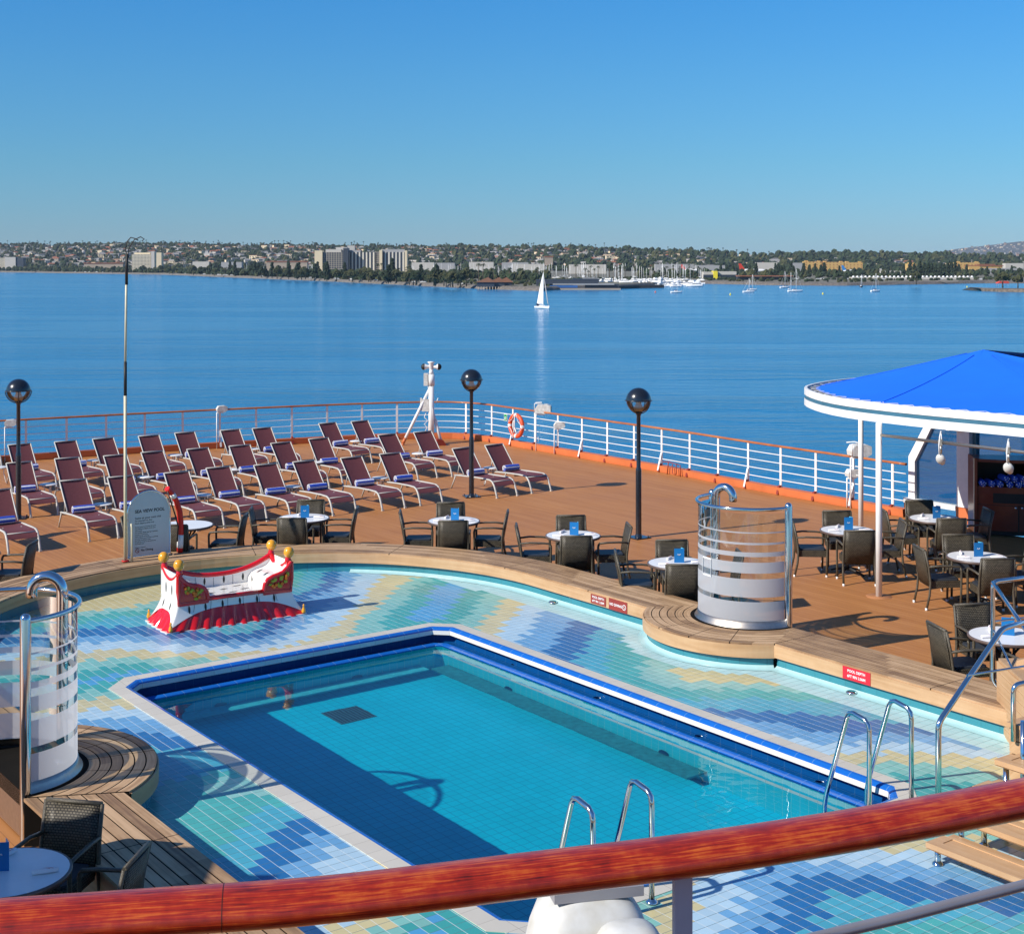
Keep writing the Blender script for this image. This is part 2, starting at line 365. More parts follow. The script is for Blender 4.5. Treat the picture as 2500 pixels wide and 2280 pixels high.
M['cushion'] = pm('seat_mesh', (.035, .042, .055), .5, var=.15, scale=120)
M['tabletop'] = pm('table_laminate', (.80, .81, .82), .3, var=.04)
M['tablerim'] = pm('table_rim', (.12, .085, .075), .4)
M['menu'] = pm('menu_blue', (.0, .15, .42), .45, var=.1)
M['menulight'] = pm('menu_light_blue', (.10, .50, .75), .35, var=.2)
M['napkin'] = pm('napkin', (.85, .82, .83), .8, var=.04)
M['red'] = pm('glazed_red', (.62, .008, .010), .16, coat=.6, var=.12, scale=4)
M['glazew'] = pm('glazed_white', (.80, .79, .75), .15, coat=.5, var=.04, scale=4)
M['gold'] = pm('glazed_yellow', (.80, .36, .02), .2, coat=.5, var=.15, scale=10)
M['leafg'] = pm('glazed_green', (.42, .42, .02), .3)
M['fruit'] = pm('glazed_orange', (.85, .20, .01), .3)
M['lifered'] = pm('rescue_red', (.60, .012, .010), .45)
M['buoy'] = pm('buoy_orange', (.72, .09, .025), .5, var=.12, scale=10)
M['coping'] = mat_tiles(False, .24, (.58, .55, .48), (.30, .28, .25), .02, .5, 'beige_coping')
M['bluetile'] = mat_tiles(False, .24, (.010, .13, .52), (.12, .26, .50), .025, .15, 'blue_nosing_tile')
M['navytile'] = mat_tiles(False, .24, (.002, .065, .23), (.01, .10, .26), .02, .2, 'navy_gutter_tile')
M['whitetile'] = mat_tiles(False, .24, (.78, .77, .72), (.45, .44, .40), .02, .3, 'white_face_tile')
M['pooltile'] = mat_tiles(False, .12, (.008, .60, .74), (.25, .70, .76), .05, .3, 'pool_cyan_tile')
M['poolfloor'] = mat_tiles(False, .12, (.002, .58, .79), (.0, .30, .50), .07, .3, 'pool_floor_tile')
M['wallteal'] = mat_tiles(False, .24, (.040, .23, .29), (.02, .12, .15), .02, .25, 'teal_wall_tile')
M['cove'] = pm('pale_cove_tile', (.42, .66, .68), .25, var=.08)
M['glass'] = mat_glass('clear_glass'); M['frost'] = mat_frost('frosted_glass')
M['tint'] = mat_glass('tinted_glass', (.58, .72, .80), .03)
M['canvas'] = pm('blue_canvas', (.0, .15, .86), .8, var=.05, scale=1.5, bump=.1, bscale=3)
M['slate'] = pm('slate_blue_band', (.05, .16, .24), .4)
M['mahog'] = pm('mahogany', (.16, .022, .010), .35, coat=.3, var=.2, scale=3)
M['bamboo'] = pm('pale_pole', (.62, .57, .40), .5)
M['sign'] = pm('sign_grey', (.56, .60, .61), .5, var=.03)
M['ink'] = pm('sign_ink', (.02, .025, .03), .6)
M['signred'] = pm('plaque_maroon', (.28, .035, .025), .5); M['signred2'] = pm('plaque_red', (.62, .015, .035), .5)
M['green'] = pm('sign_green', (.01, .30, .08), .5)
M['lampglass'] = mat_glass('lamp_glass', (.93, .95, .96), .0)
M['bulb'] = pm('lamp_fitting', (.80, .78, .72), .35)
# ================================================================ the ship's deck, terrace and pool
def arc(cx, cy, r, a0, a1, n): return [(cx + r * math.cos(R(a0 + (a1 - a0) * i / n)), cy + r * math.sin(R(a0 + (a1 - a0) * i / n))) for i in range(n + 1)]
AC, BC, RC = -2.2, .65, 4.3                      # centre and radius of the round stern end of the pool area
AL, AR = AC - RC, AC + RC
inner = [(AR, -14.5)] + [(AR, -14.5 + 1.0 * i) for i in range(1, 15)] + arc(AC, BC, RC, 0, 180, 40) + [(AL, BC - 1.0 * i) for i in range(1, 16)]
RAILP = [(-36, 24.4), (-28, 29.6), (-20, 34.6), (-16.5, 36.7), (-13.66, 38.2), (-10.5, 40.0), (-7.5, 41.55), (-4.8, 42.75), (-3.2, 43.25), (-2.2, 43.4), (-1.4, 43.2), (-.7, 42.6), (0, 41.65), (1.15, 40.05), (2.35, 38.4), (4.1, 36.0), (5.95, 33.15), (8.24, 29.95)]
p_end = Vector((8.24, 29.95, 0))
deck_poly = [Vector((x, y, 0)) for x, y in RAILP] + [p_end - B * 30, Vector((26, -6, 0)), Vector((-36, -6, 0))]
hole = [PF(a, b) for a, b in [(AR - .1 + .2, -14.4)] + [(AR + .1, .65)] + arc(AC, BC, RC + .1, 0, 180, 30) + [(AL - .1, -14.4)]]
tri = tessellate_polygon([deck_poly, hole]); allp = deck_poly + hole
mb = MB(); mb.add(allp, [tuple(t) for t in tri]); o = mb.build('ship_deck', M['deck']); tag(o, kind='structure')
# hull side under the deck edge
mb = MB(); k = len(deck_poly)
mb.grid([[Vector((p.x, p.y, -.02)) for p in deck_poly] + [Vector((deck_poly[0].x, deck_poly[0].y, -.02))], [Vector((p.x, p.y, SEA - 2)) for p in deck_poly] + [Vector((deck_poly[0].x, deck_poly[0].y, SEA - 2))]], sm=False)
tag(mb.build('ship_hull', M['white']), kind='structure')

# tile colours: phase along the colour bands, read at many places of the terrace floor
PT = [(851, 1148, 1), (825, 1178, 1), (781, 1218, 1), (902, 1158, 0), (875, 1178, 0), (841, 1214, 0), (936, 1158, 1), (925, 1178, 1), (902, 1214, 1),
 (815, 1148, 2), (775, 1188, 2), (725, 1228, 2), (791, 1144, 3), (751, 1168, 3), (706, 1208, 3), (670, 1240, 3), (713, 1138, 4), (703, 1160, 4), (643, 1228, 4),
 (573, 1228, 5), (653, 1144, 6), (613, 1172, 5.6), (599, 1160, 7), (966, 1178, 2), (926, 1218, 2), (1026, 1176, 3), (986, 1214, 3), (965, 1238, 3),
 (1056, 1188, 4), (1026, 1222, 4), (1010, 1244, 4), (1058, 1209, 4.4), (1088, 1219, 5), (1058, 1259, 5), (1158, 1229, 6), (1128, 1265, 6), (1105, 1290, 6), (1198, 1239, 7), (1182, 1279, 7), (1165, 1310, 7),
 (1248, 1255, 8), (1220, 1300, 8), (1274, 1265, 9), (1270, 1299, 8.3), (1296, 1313, 9), (1360, 1323, 10), (1430, 1337, 10), (1510, 1341, 10), (1340, 1349, 9), (1450, 1349, 9), (1590, 1353, 9),
 (1320, 1363, 8), (1450, 1361, 8), (1567, 1366, 8), (1367, 1386, 7), (1480, 1388, 7), (1627, 1390, 7), (1407, 1402, 6), (1567, 1418, 6), (1667, 1430, 6), (1467, 1426, 5), (1567, 1446, 5), (1647, 1458, 5), (1527, 1454, 4), (1627, 1474, 4), (1647, 1494, 3),
 (1860, 1433, 6), (1860, 1452, 5), (1932, 1466, 5), (1866, 1473, 4), (1945, 1480, 4), (1866, 1496, 3), (1932, 1505, 3), (1866, 1520, 2), (1866, 1546, 1), (1780, 1500, 2.5), (1750, 1470, 4), (1750, 1445, 5.5), (1750, 1410, 7), (1700, 1380, 8),
 (1905, 1645, 2), (1941, 1659, 3), (1806, 1663, 3), (1743, 1666, 3), (1725, 1681, 4), (1860, 1682, 4), (1875, 1704, 4.4), (1707, 1717, 5), (1815, 1717, 5), (1923, 1726, 5), (1671, 1744, 6), (1761, 1753, 6), (1851, 1749, 6), (1959, 1778, 6), (1707, 1780, 7), (1815, 1807, 7), (1923, 1798, 7), (1761, 1821, 8), (1869, 1821, 8),
 (1407, 1790, 4), (1452, 1754, 4), (1380, 1740, 4), (1488, 1790, 5), (1479, 1745, 5), (1551, 1709, 5), (1614, 1709, 5), (1641, 1688, 4), (1578, 1745, 6), (1605, 1799, 6), (1659, 1772, 7), (1640, 1815, 7), (1319, 1774, 3), (1307, 1809, 3), (1333, 1742, 3), (1283, 1761, 2), (1283, 1793, 2.4),
 (892, 1812, 2), (923, 1822, 1), (1036, 1833, 0), (1130, 1835, 1), (300, 1426, -5), (336, 1434, -5), (327, 1456, -5.8), (354, 1460, -5.8), (327, 1481, -7), (400, 1500, -7), (444, 1528, -8), (444, 1546, -9.6), (363, 1537, -7.4), (360, 1568, -8), (318, 1591, -8), (400, 1590, -7.3),
 (498, 1582, -7.9), (453, 1606, -8), (435, 1642, -8), (516, 1609, -7), (498, 1654, -7), (588, 1645, -6), (552, 1672, -6), (534, 1726, -6), (633, 1681, -4.6), (615, 1720, -4.4), (700, 1740, -4), (740, 1770, -3), (840, 1800, -2.4),
 (243, 1242, 6), (310, 1246, 6), (246, 1255, 5), (310, 1258, 5), (256, 1269, 4), (346, 1278, 4), (256, 1287, 3), (382, 1289, 3), (256, 1300, 2), (364, 1303, 2), (256, 1314, 1), (229, 1330, 0), (207, 1348, -1), (229, 1368, -2), (238, 1386, -3), (200, 1380, -3), (256, 1400, -4),
 (400, 1251, 6), (508, 1253, 6), (490, 1237, 7), (544, 1228, 6), (436, 1267, 5), (530, 1262, 5), (490, 1276, 4), (580, 1253, 4), (540, 1250, 5), (240, 1208, 8), (220, 1224, 7), (250, 1192, 10), (300, 1190, 9), (190, 1245, 6), (180, 1290, 3), (170, 1330, 1), (160, 1390, -3), (400, 1180, 8)]
PH = [(*(lambda q: (q.x, q.y))(GD(x, y, ZT)), v) for x, y, v in PT]
BAND = {0: (.085, .34, .60), 1: (.055, .36, .34), 2: (.22, .50, .44), 3: (.60, .53, .28), 4: (.42, .60, .72), 5: (.15, .36, .60), 6: (.022, .145, .37), 7: (.075, .38, .50), 8: (.075, .40, .38), 9: (.25, .52, .48), 10: (.60, .53, .28)}
import numpy as np
_X = np.array([[x, y] for x, y, v in PH]); _v = np.array([v for x, y, v in PH])
def _k(d2): return np.where(d2 > 1e-9, .5 * d2 * np.log(np.maximum(d2, 1e-9)), 0.0)
_n = len(_X); _D = ((_X[:, None, :] - _X[None, :, :]) ** 2).sum(-1); _P = np.c_[np.ones(_n), _X]
_w = np.linalg.solve(np.block([[_k(_D) + .06 * np.eye(_n), _P], [_P.T, np.zeros((3, 3))]]), np.r_[_v, 0, 0, 0])
def phase(p):
    d2 = (_X[:, 0] - p.x) ** 2 + (_X[:, 1] - p.y) ** 2
    return float(_k(d2) @ _w[:_n] + _w[_n] + _w[_n + 1] * p.x + _w[_n + 2] * p.y)
T = .12
def ins_inner(a, b, off=0.0):
    if b <= BC: return AL - off < a < AR + off
    return (a - AC) ** 2 + (b - BC) ** 2 < (RC + off) ** 2
vs, fs, cols = [], [], []
rr = random.Random(3)
for i in range(int((AL - .3) / T) - 1, int((AR + .3) / T) + 2):
    for j in range(int(-14.4 / T), int(5.3 / T)):
        a, b = (i + .5) * T, (j + .5) * T
        if not ins_inner(a, b, .12): continue
        if -4.80 < a < -.04 and -8.14 < b < -.04: continue
        p = PF(a, b, ZT); n0 = len(vs)
        vs += [PF(i * T, j * T, ZT), PF((i + 1) * T, j * T, ZT), PF((i + 1) * T, (j + 1) * T, ZT), PF(i * T, (j + 1) * T, ZT)]
        fs.append((n0, n0 + 1, n0 + 2, n0 + 3))
        # the bands step two tiles at a time along the ship
        pp = PF((i + .5) * T, (j + .5 + ((i % 2) - .5) * 1.0) * T, ZT)
        c = BAND[min(10, int(abs(phase(pp)) + .5))]
        if (a > AR - .50 and not ins_inner(a, b, -.40)) or ((a - 2.9) ** 2 + (b + 3.2) ** 2 < 1.72 ** 2): c = (.46, .68, .70)
        k = 1 + rr.uniform(-.05, .05); cols.append(tuple(min(1, x * k) for x in c) + (1,))
mb = MB(); mb.add(vs, fs); terrace = mb.build('pool_terrace', M['tiles'], fix=False)
ca = terrace.data.color_attributes.new('tilecol', 'FLOAT_COLOR', 'CORNER')
fl = []
for c in cols: fl += list(c) * 4
ca.data.foreach_set('color', fl); tag(terrace, kind='structure')

# pool basin, lofted from chamfered rings; off = distance inward from the coping's inner edge
PA0, PA1, PB0, PB1 = -4.84, 0.0, -8.18, 0.0
def ring(off, z, ch=.22):
    a0, a1, b0, b1 = PA0 + off, PA1 - off, PB0 + off, PB1 - off; c = max(.02, ch - off * .59)
    return [PF(a, b, z) for a, b in ((a0 + c, b0), (a1 - c, b0), (a1, b0 + c), (a1, b1 - c), (a1 - c, b1), (a0 + c, b1), (a0, b1 - c), (a0, b0 + c))]
ZW, ZF = -.082, -1.17
prof = [(-.185, ZT - .01, 0), (-.185, ZT + .006, 0), (0, ZT + .008, 0), (.035, ZT + .003, 1), (.066, ZT - .014, 1), (.070, ZT - .034, 1), (.070, .028, 2), (-.03, .028, 3), (-.03, -.10, 3), (.14, -.105, 3), (.15, -.066, 4), (.235, -.075, 4), (.255, -.12, 4), (.258, -.36, 5), (.258, -.44, 6), (.258, ZF, 5)]
mats = [M['coping'], M['bluetile'], M['whitetile'], M['navytile'], M['bluetile'], M['pooltile'], M['whitetile'], M['poolfloor']]
mb = MB()
for k in range(len(prof) - 1):
    r0, r1 = ring(prof[k][0], prof[k][1]), ring(prof[k + 1][0], prof[k + 1][1])
    mb.add(r0 + r1, [(i, (i + 1) % 8, 8 + (i + 1) % 8, 8 + i) for i in range(8)], prof[k + 1][2])
fr = ring(.258, ZF); mb.add(fr, [tuple(range(8))], 7)
basin = mb.build('pool_basin', mats, fix=False); tag(basin, kind='structure')
# ledge grating, main drain, wall nozzles: fittings of the basin
ft = empty('pool_floor_grating', PF(-2.3, -1.25, ZF + .01), TH); tag(ft, 'square dark drain grating on the pool floor', 'drain grating')
mb = MB(); mb.box((0, 0, 0), (.52, .52, .012)); mb.build('grate_plate', pm('grate_grey', (.05, .12, .14), .5), ft)
mb = MB(); [mb.box((-.225 + .05 * i, 0, .012), (.014, .48, .01)) for i in range(10)]; mb.build('slats', M['blackmat'], ft)
st = empty('pool_seat_ledge', PF(0, 0, 0)); tag(st, 'long dark tread strip along the right hand pool wall underwater', 'pool ledge')
mb = MB(); mb.prism([tuple(PF(a, b))[:2] for a, b in ((-.262, -.5), (-.262, -5.6), (-.56, -5.6), (-.56, -.5))], ZF + .28, ZF + .34); mb.v = [(x - O.x, y - O.y, z) for x, y, z in mb.v]
mb.build('ledge', pm('ledge_tread', (.02, .22, .25), .5, var=.3, scale=14), st)
st2 = empty('pool_seat_ledge', PF(0, 0, 0)); tag(st2, 'studded tread strip along the stern wall of the pool underwater', 'pool ledge')
mb = MB(); mb.prism([tuple(PF(a, b))[:2] for a, b in ((-.60, -.262), (-4.4, -.262), (-4.4, -.52), (-.60, -.52))], ZF + .28, ZF + .34); mb.v = [(x - O.x, y - O.y, z) for x, y, z in mb.v]
mb.build('ledge', pm('ledge_tread_light', (.05, .50, .58), .5, var=.2, scale=14), st2)
def nozzle(p, n, lab):
    t = empty('wall_nozzle', p, math.atan2(n.y, n.x)); tag(t, lab, 'nozzle', 'round underwater fittings in the pool walls')
    mb = MB(); mb.lathe([(0, .012), (.08, .012), (.085, 0)], 16, ax='x'); mb.build('cover', M['slate'], t)
for b, l in ((-1.9, 'round grey fitting in the right hand pool wall nearest the far corner'), (-4.9, 'round grey fitting in the right hand pool wall beside the bright reflections'), (-6.3, 'small round fitting low in the right hand pool wall nearest the ladders')):
    nozzle(PF(-.262, b, -.80 if b > -6 else -1.3), -A, l)
for a, l in ((-1.6, 'pale round light in the stern pool wall left of the far corner'), (-3.6, 'pale round light in the stern pool wall near its left end')):
    nozzle(PF(a, -.262, -.8), -B, l)

# water
def mat_water():
    m, nt, b = newmat('pool_water'); L = nt.links.new; n = nt.nodes; n.remove(b); o = [x for x in n if x.type == 'OUTPUT_MATERIAL'][0]
    g = N(nt, 'ShaderNodeBsdfGlass', distribution='BECKMANN'); g.inputs['Color'].default_value = (.88, 1.0, 1.0, 1); g.inputs['Roughness'].default_value = 0.0; g.inputs['IOR'].default_value = 1.333
    ge = nt.nodes.new('ShaderNodeNewGeometry'); nz = N(nt, 'ShaderNodeTexNoise'); nz.inputs['Scale'].default_value = 2.2; nz.inputs['Detail'].default_value = 2; L(ge.outputs['Position'], nz.inputs['Vector'])
    bp = N(nt, 'ShaderNodeBump'); bp.inputs['Strength'].default_value = .6; bp.inputs['Distance'].default_value = .008; L(nz.outputs['Fac'], bp.inputs['Height']); L(bp.outputs[0], g.inputs['Normal'])
    L(g.outputs[0], o.inputs[0]); return m
r_ = ring(.20, ZW)
mb = MB(); mb.add(r_, [tuple(range(8))], 0, True); water = mb.build('pool_water', mat_water(), fix=False); tag(water, kind='structure')
water.cycles.is_caustics_caster = True; basin.cycles.is_caustics_receiver = True
sl.cycles.is_caustics_light = True
for x in (ft, st, st2):
    for c in x.children: c.cycles.is_caustics_receiver = True
for bb_, aa, l in ((-1.35, None, 'a'), ):
    pass
# gutter drain fittings
gd0 = empty('gutter_drain', PF(.06, -1.6, -.100)); tag(gd0, 'small chrome drain in the blue gutter nearest the far pool corner', 'gutter drain', 'chrome drains in the pool gutter')
mb = MB(); mb.lathe([(0, .012), (.03, .012), (.045, .004), (.05, 0)], 14); mb.build('rose', M['steel'], gd0)
for b, l in ((-3.4, 'second'), (-5.2, 'third'), (-7.0, 'nearest the ladders')):
    dup(gd0, PF(.0, b, -.100), 0, 'small chrome drain in the blue gutter, %s from the far corner' % l if 'near' not in l else 'small chrome drain in the blue gutter nearest the ladders')

# ---------------------------------------------------------------- benches
WB = .80
def strip_path(pts, offs, e=(0, 0)):
    """pts in (a,b); offset outward by offs (outward = right side of travel)"""
    res = []
    for i, p in enumerate(pts):
        q0, q1 = pts[max(0, i - 1)], pts[min(len(pts) - 1, i + 1)]
        d = Vector((q1[0] - q0[0], q1[1] - q0[1], 0)).normalized(); nrm = Vector((d.y, -d.x, 0))
        k_ = (-e[0] if i == 0 else e[1] if i == len(pts) - 1 else 0) * offs / .8
        res.append((p[0] + nrm.x * offs + d.x * k_, p[1] + nrm.y * offs + d.y * k_))
    return res
def bench(name, label, pts, seg=2.2, e0=0.0, e1=0.0):
    root = empty(name, (0, 0, 0)); tag(root, label, 'bench', 'teak benches round the pool')
    L = [0]
    for i in range(1, len(pts)): L.append(L[-1] + math.hypot(pts[i][0] - pts[i - 1][0], pts[i][1] - pts[i - 1][1]))
    mb = MB(); n = 7; pw = WB / n
    for k in range(n):
        o0, o1 = k * pw + .007, (k + 1) * pw - .007
        q0, q1 = strip_path(pts, o0, (e0, e1)), strip_path(pts, o1, (e0, e1))
        rows = []
        uo = k * 3.7 + 40
        rows = [[PF(*q0[i], ZB - .03) for i in range(len(pts))], [PF(*q0[i], ZB) for i in range(len(pts))], [PF(*q1[i], ZB) for i in range(len(pts))], [PF(*q1[i], ZB - .03) for i in range(len(pts))]]
        mb.grid(rows, sm=False, uvf=lambda i, j: (L[j] + uo, k + .05 + (0 if i < 2 else pw)))
    mb.build('seat_planks', M['teak'], root)
    q0, q1 = strip_path(pts, .01, (e0, e1)), strip_path(pts, WB - .01, (e0, e1))
    mb = MB(); mb.grid([[PF(*p, ZB - .0025) for p in q0], [PF(*p, ZB - .0025) for p in q1]], sm=False); 
    for e in (0, -1): mb.add([PF(*q0[e], ZB - .018), PF(*q1[e], ZB - .018), PF(*q1[e], .01), PF(*q0[e], .01)], [(0, 1, 2, 3)])
    # butt joints across the planks
    acc = seg * .5
    for i in range(1, len(pts)):
        if L[i] > acc:
            a0, a1 = strip_path(pts, .0)[i], strip_path(pts, WB)[i]
            mb.beam(PF(*a0, ZB - .015), PF(*a1, ZB - .015), .009, .031); acc += seg
    mb.build('seat_base', M['caulk'], root)
    f0 = strip_path(pts, -.012); f1 = strip_path(pts, .015)
    mb = MB(); mb.grid([[PF(*p, ZB - .018) for p in f1], [PF(*p, ZB - .022) for p in f0], [PF(*p, ZB - .175) for p in f0], [PF(*p, ZB - .175) for p in f1]], sm=False, uvf=lambda i, j: (L[j], ZB - (0, .02, .17, .2)[i]))
    mb.build('fascia', M['teakface'], root)
    cvp = strip_path(pts, -.11); cvq = strip_path(pts, .045)
    cp_ = [i for i in range(len(pts)) if pts[i][0] > .6]
    if cp_: mb = MB(); mb.grid([[PF(*q_[i], z_) for i in cp_] for q_, z_ in ((strip_path(pts, -.08), ZT + .005), (strip_path(pts, -.03), ZT + .009), (strip_path(pts, .02), ZT + .022), (cvq, ZT + .04))]); mb.build('pale_cove', M['cove'], root)
    wl = strip_path(pts, .05); ow = strip_path(pts, WB - .04)
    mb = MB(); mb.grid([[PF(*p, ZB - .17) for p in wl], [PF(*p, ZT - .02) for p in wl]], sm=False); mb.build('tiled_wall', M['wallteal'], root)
    mb = MB(); mb.grid([[PF(*p, ZB - .02) for p in ow], [PF(*p, 0.0) for p in ow]], sm=False, uvf=lambda i, j: (L[j], i * .4)); mb.build('back_panel', M['teakface'], root)
    return root
CS = -3.2                                                  # b of both shower platforms
PR = 1.45
def strt(a, b0, b1, n=12): return [(a, b0 + (b1 - b0) * i / n) for i in range(n + 1)]
AR_, AL_ = AR, AL
cR = (2.9, CS); cL = (-7.25, CS)
dr = math.sqrt(PR ** 2 - (cR[0] - AR) ** 2)
bench_curve = [(AR, CS + dr)] + strt(AR, CS + dr + .3, BC, 7)[:-1] + arc(AC, BC, RC, 0, 180, 60) + strt(AL, BC, CS + dr - .05, 7)[1:]
# walk so that outward is to the right of travel
bench('pool_bench', 'long curved teak bench round the stern end of the pool', bench_curve, e0=.41, e1=.41)
bench('pool_bench', 'straight teak bench between the right hand shower and the wooden steps', [(AR + .0, b) for b in [-8.0 + (CS - dr + 8.0) * i / 12 for i in range(13)]], e1=.41)
bench('pool_bench', 'sunlit teak bench in front of the left hand shower behind the wicker chair', [(AL, b) for b in [CS - dr + .0 - (14.0 + CS - dr) * i / 16 for i in range(17)]], e0=.41)
def lerp(a, b, t): return a + (b - a) * t
def cutang(r):
    """angle lost at each end of the ring, so that it meets the bench along a straight mitre"""
    p0, p1 = Vector((0, .80)), Vector((-.80, dr)); lo, hi = 0.0, 1.0
    for _ in range(30):
        m_ = (lo + hi) / 2
        if p0.lerp(p1, m_).length < r: lo = m_
        else: hi = m_
    p_ = p0.lerp(p1, (lo + hi) / 2); return math.degrees(math.atan2(-p_.x, p_.y))
def platform(c, a_from, a_to, label):
    root = empty('shower_platform', PF(*c, 0), TH); tag(root, label, 'platform', 'round teak shower platforms')
    mb = MB(); r0 = .80; n = 6; pw = (PR - r0) / n
    for k in range(n):
        ra, rb = r0 + k * pw + .007, r0 + (k + 1) * pw - .007
        nn = 40; rows = [[], [], [], []]
        for i in range(nn + 1):
            for q, (r, z) in enumerate(((ra, ZB - .03), (ra, ZB), (rb, ZB), (rb, ZB - .03))):
                cut = cutang(r); t = R(lerp(90 + cut, 270 - cut, i / nn) if a_from > 0 else lerp(-90 + cut, 90 - cut, i / nn)); rows[q].append((r * math.cos(t), r * math.sin(t), z))
        mb.grid(rows, sm=False, uvf=lambda i, j, ra=ra, k=k: (j * .1 + k * 2.3 + 40, k + .05 + (0 if i < 2 else pw)))
    mb.build('seat_planks', M['teak'], root)
    mb = MB(); cu_ = cutang(PR); A0, A1 = (90 + cu_, 270 - cu_) if a_from > 0 else (-90 + cu_, 90 - cu_); dsk = arc(0, 0, PR - .01, A0, A1, 40); mb.prism([(0, -.8 if a_from < 0 else .8)] + dsk + [(0, .8 if a_from < 0 else -.8)], .3, ZB - .0025)
    for q in range(1, 5):
        t = R(lerp(A0, A1, q / 5)); mb.beam((.80 * math.cos(t), .80 * math.sin(t), ZB - .015), (PR * math.cos(t), PR * math.sin(t), ZB - .015), .009, .031)
    mb.build('seat_base', M['caulk'], root)
    rows = [[], [], []]
    for i in range(41):
        t = R(lerp(A0, A1, i / 40))
        for q, (r, z) in enumerate(((PR, ZB - .02), (PR + .014, ZB - .022), (PR + .014, ZB - .185))): rows[q].append((r * math.cos(t), r * math.sin(t), z))
    mb = MB(); mb.grid(rows, sm=False, uvf=lambda i, j: (j * .11, i * .08)); 
    mb.build('fascia', M['teakface'], root)
    mb = MB(); pr2 = PR - .05
    mb.grid([[(pr2 * math.cos(R(lerp(A0, A1, i / 40))), pr2 * math.sin(R(lerp(A0, A1, i / 40))), z) for i in range(41)] for z in (ZB - .16, ZT - .02)], sm=False)
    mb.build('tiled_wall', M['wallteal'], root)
    if a_from > 0: mb = MB(); mb.grid([[(q_ * math.cos(R(lerp(A0, A1, i / 40))), q_ * math.sin(R(lerp(A0, A1, i / 40))), z) for i in range(41)] for q_, z in ((PR + .07, ZT + .005), (PR + .03, ZT + .008), (PR - .02, ZT + .02), (PR - .045, ZT + .045))]); mb.build('pale_cove', M['cove'], root)
    return root
platform(cR, 92, 268, 'round teak platform under the right hand shower screen')
platform(cL, -88, 88, 'round teak platform under the left hand shower screen')

# ---------------------------------------------------------------- shower screens
def shower(c, sgn, label):
    """sgn -1: the glass bulges to -a ; +1: to +a"""
    root = empty('shower_screen', PF(*c, 0), TH); tag(root, label, 'shower', 'curved glass shower screens')
    r = .72; ztop = 2.08
    def pt(t, rad, z): return (sgn * rad * math.cos(t), rad * math.sin(t), z)
    ts = [R(-90 + 180 * i / 40) for i in range(41)]
    mb = MB(); mb.tube([pt(t, r, ztop - .05) for t in ts], .024, 10); mb.build('top_rail', M['steel'], root)
    for s in (-1, 1):
        mb = MB(); mb.lathe([(.050, .0), (.050, ztop - .03), (.042, ztop), (.022, ztop + .018), (0, ztop + .022)], 18, (0, s * r, 0)); mb.build('post', M['steel'], root)
    rg = r - .02
    bands = [(1.97, 1.727, 0), (1.727, 1.71, 1), (1.71, 1.587, 0), (1.587, 1.558, 1), (1.558, 1.46, 0), (1.46, 1.40, 1), (1.40, 1.325, 0), (1.325, 1.18, 1), (1.18, 1.105, 0), (1.105, .86, 1), (.86, .80, 0), (.80, .54, 1)]
    ft_ = []
    mb = MB()
    for z1, z0, k in bands:
        mb.grid([[pt(t, rg, z1) for t in ts[1:-1]], [pt(t, rg, z0) for t in ts[1:-1]]], m=k)
    mb.build('curved_glass', [M['glass'], M['frost']], root)
    mb = MB(); mb.grid([[pt(t, rg - .012, .545) for t in ts], [pt(t, rg + .008, .545) for t in ts], [pt(t, rg + .015, .50) for t in ts], [pt(t, rg + .05, ZB + .003) for t in ts]])
    mb.v = [(x, y, z if z > .5 else z) for x, y, z in mb.v]; mb.build('base_ring', M['brushed'], root)
    # arched pipe
    px, py = (sgn * .14, .50) if sgn < 0 else (.57, -.06)
    d = Vector((-sgn * .25, -.97, 0)).normalized() if sgn < 0 else Vector((-.8, .6, 0)).normalized()
    ra = .135 if sgn < 0 else .15; z0 = 2.05 if sgn < 0 else 2.10
    path = [Vector((px, py, .02)), Vector((px, py, 1.0)), Vector((px, py, z0 - .03))]
    for i in range(13):
        t = math.pi * i / 12; path.append(Vector((px, py, z0)) + d * (ra - ra * math.cos(t)) + Vector((0, 0, ra * math.sin(t))))
    path.append(path[-1] + Vector((0, 0, -.05)))
    mb = MB(); mb.tube(path, .055, 16); mb.build('shower_pipe', M['steel'], root)
    mb = MB(); mb.lathe([(0, -.004), (.048, -.004), (.046, .004), (0, .004)], 14, tuple(path[-1])); mb.build('shower_rose', M['blackmat'], root)
    mb = MB(); mb.lathe([(.075, .0), (.075, .012), (.056, .02)], 16, (px, py, ZB + .004)); mb.build('pipe_flange', M['steel'], root)
    mb = MB(); mb.lathe([(.056, 0), (.06, .003), (.06, .057), (.056, .06)], 14, (px, py, 1.0)); mb.build('valve_collar', M['steel'], root)
    if sgn < 0:
        t = R(25); mb = MB(); q = pt(R(12), rg + .006, 1.2)
        for u in (0, 1):
            for zz in (1.08, 1.31): mb.beam(pt(R(2), rg + .007, zz), pt(R(17), rg + .007, zz), .004, .02)
        for tt in (R(2), R(17)): mb.beam(pt(tt, rg + .007, 1.08), pt(tt, rg + .007, 1.31), .02, .004)
        mb.build('notice_frame', M['white'], root)
    mb = MB(); cc = [(sgn * (r - .06) * math.cos(t), (r - .06) * math.sin(t)) for t in ts]; mb.prism(cc, .02, ZB - .01); mb.build('floor_plinth', M['brushed'], root)
    return root
shower(cR, -1, 'right hand glass shower screen with frosted bands beside the wooden steps')
shower(cL, 1, 'left hand glass shower screen cut by the left edge of the photo')

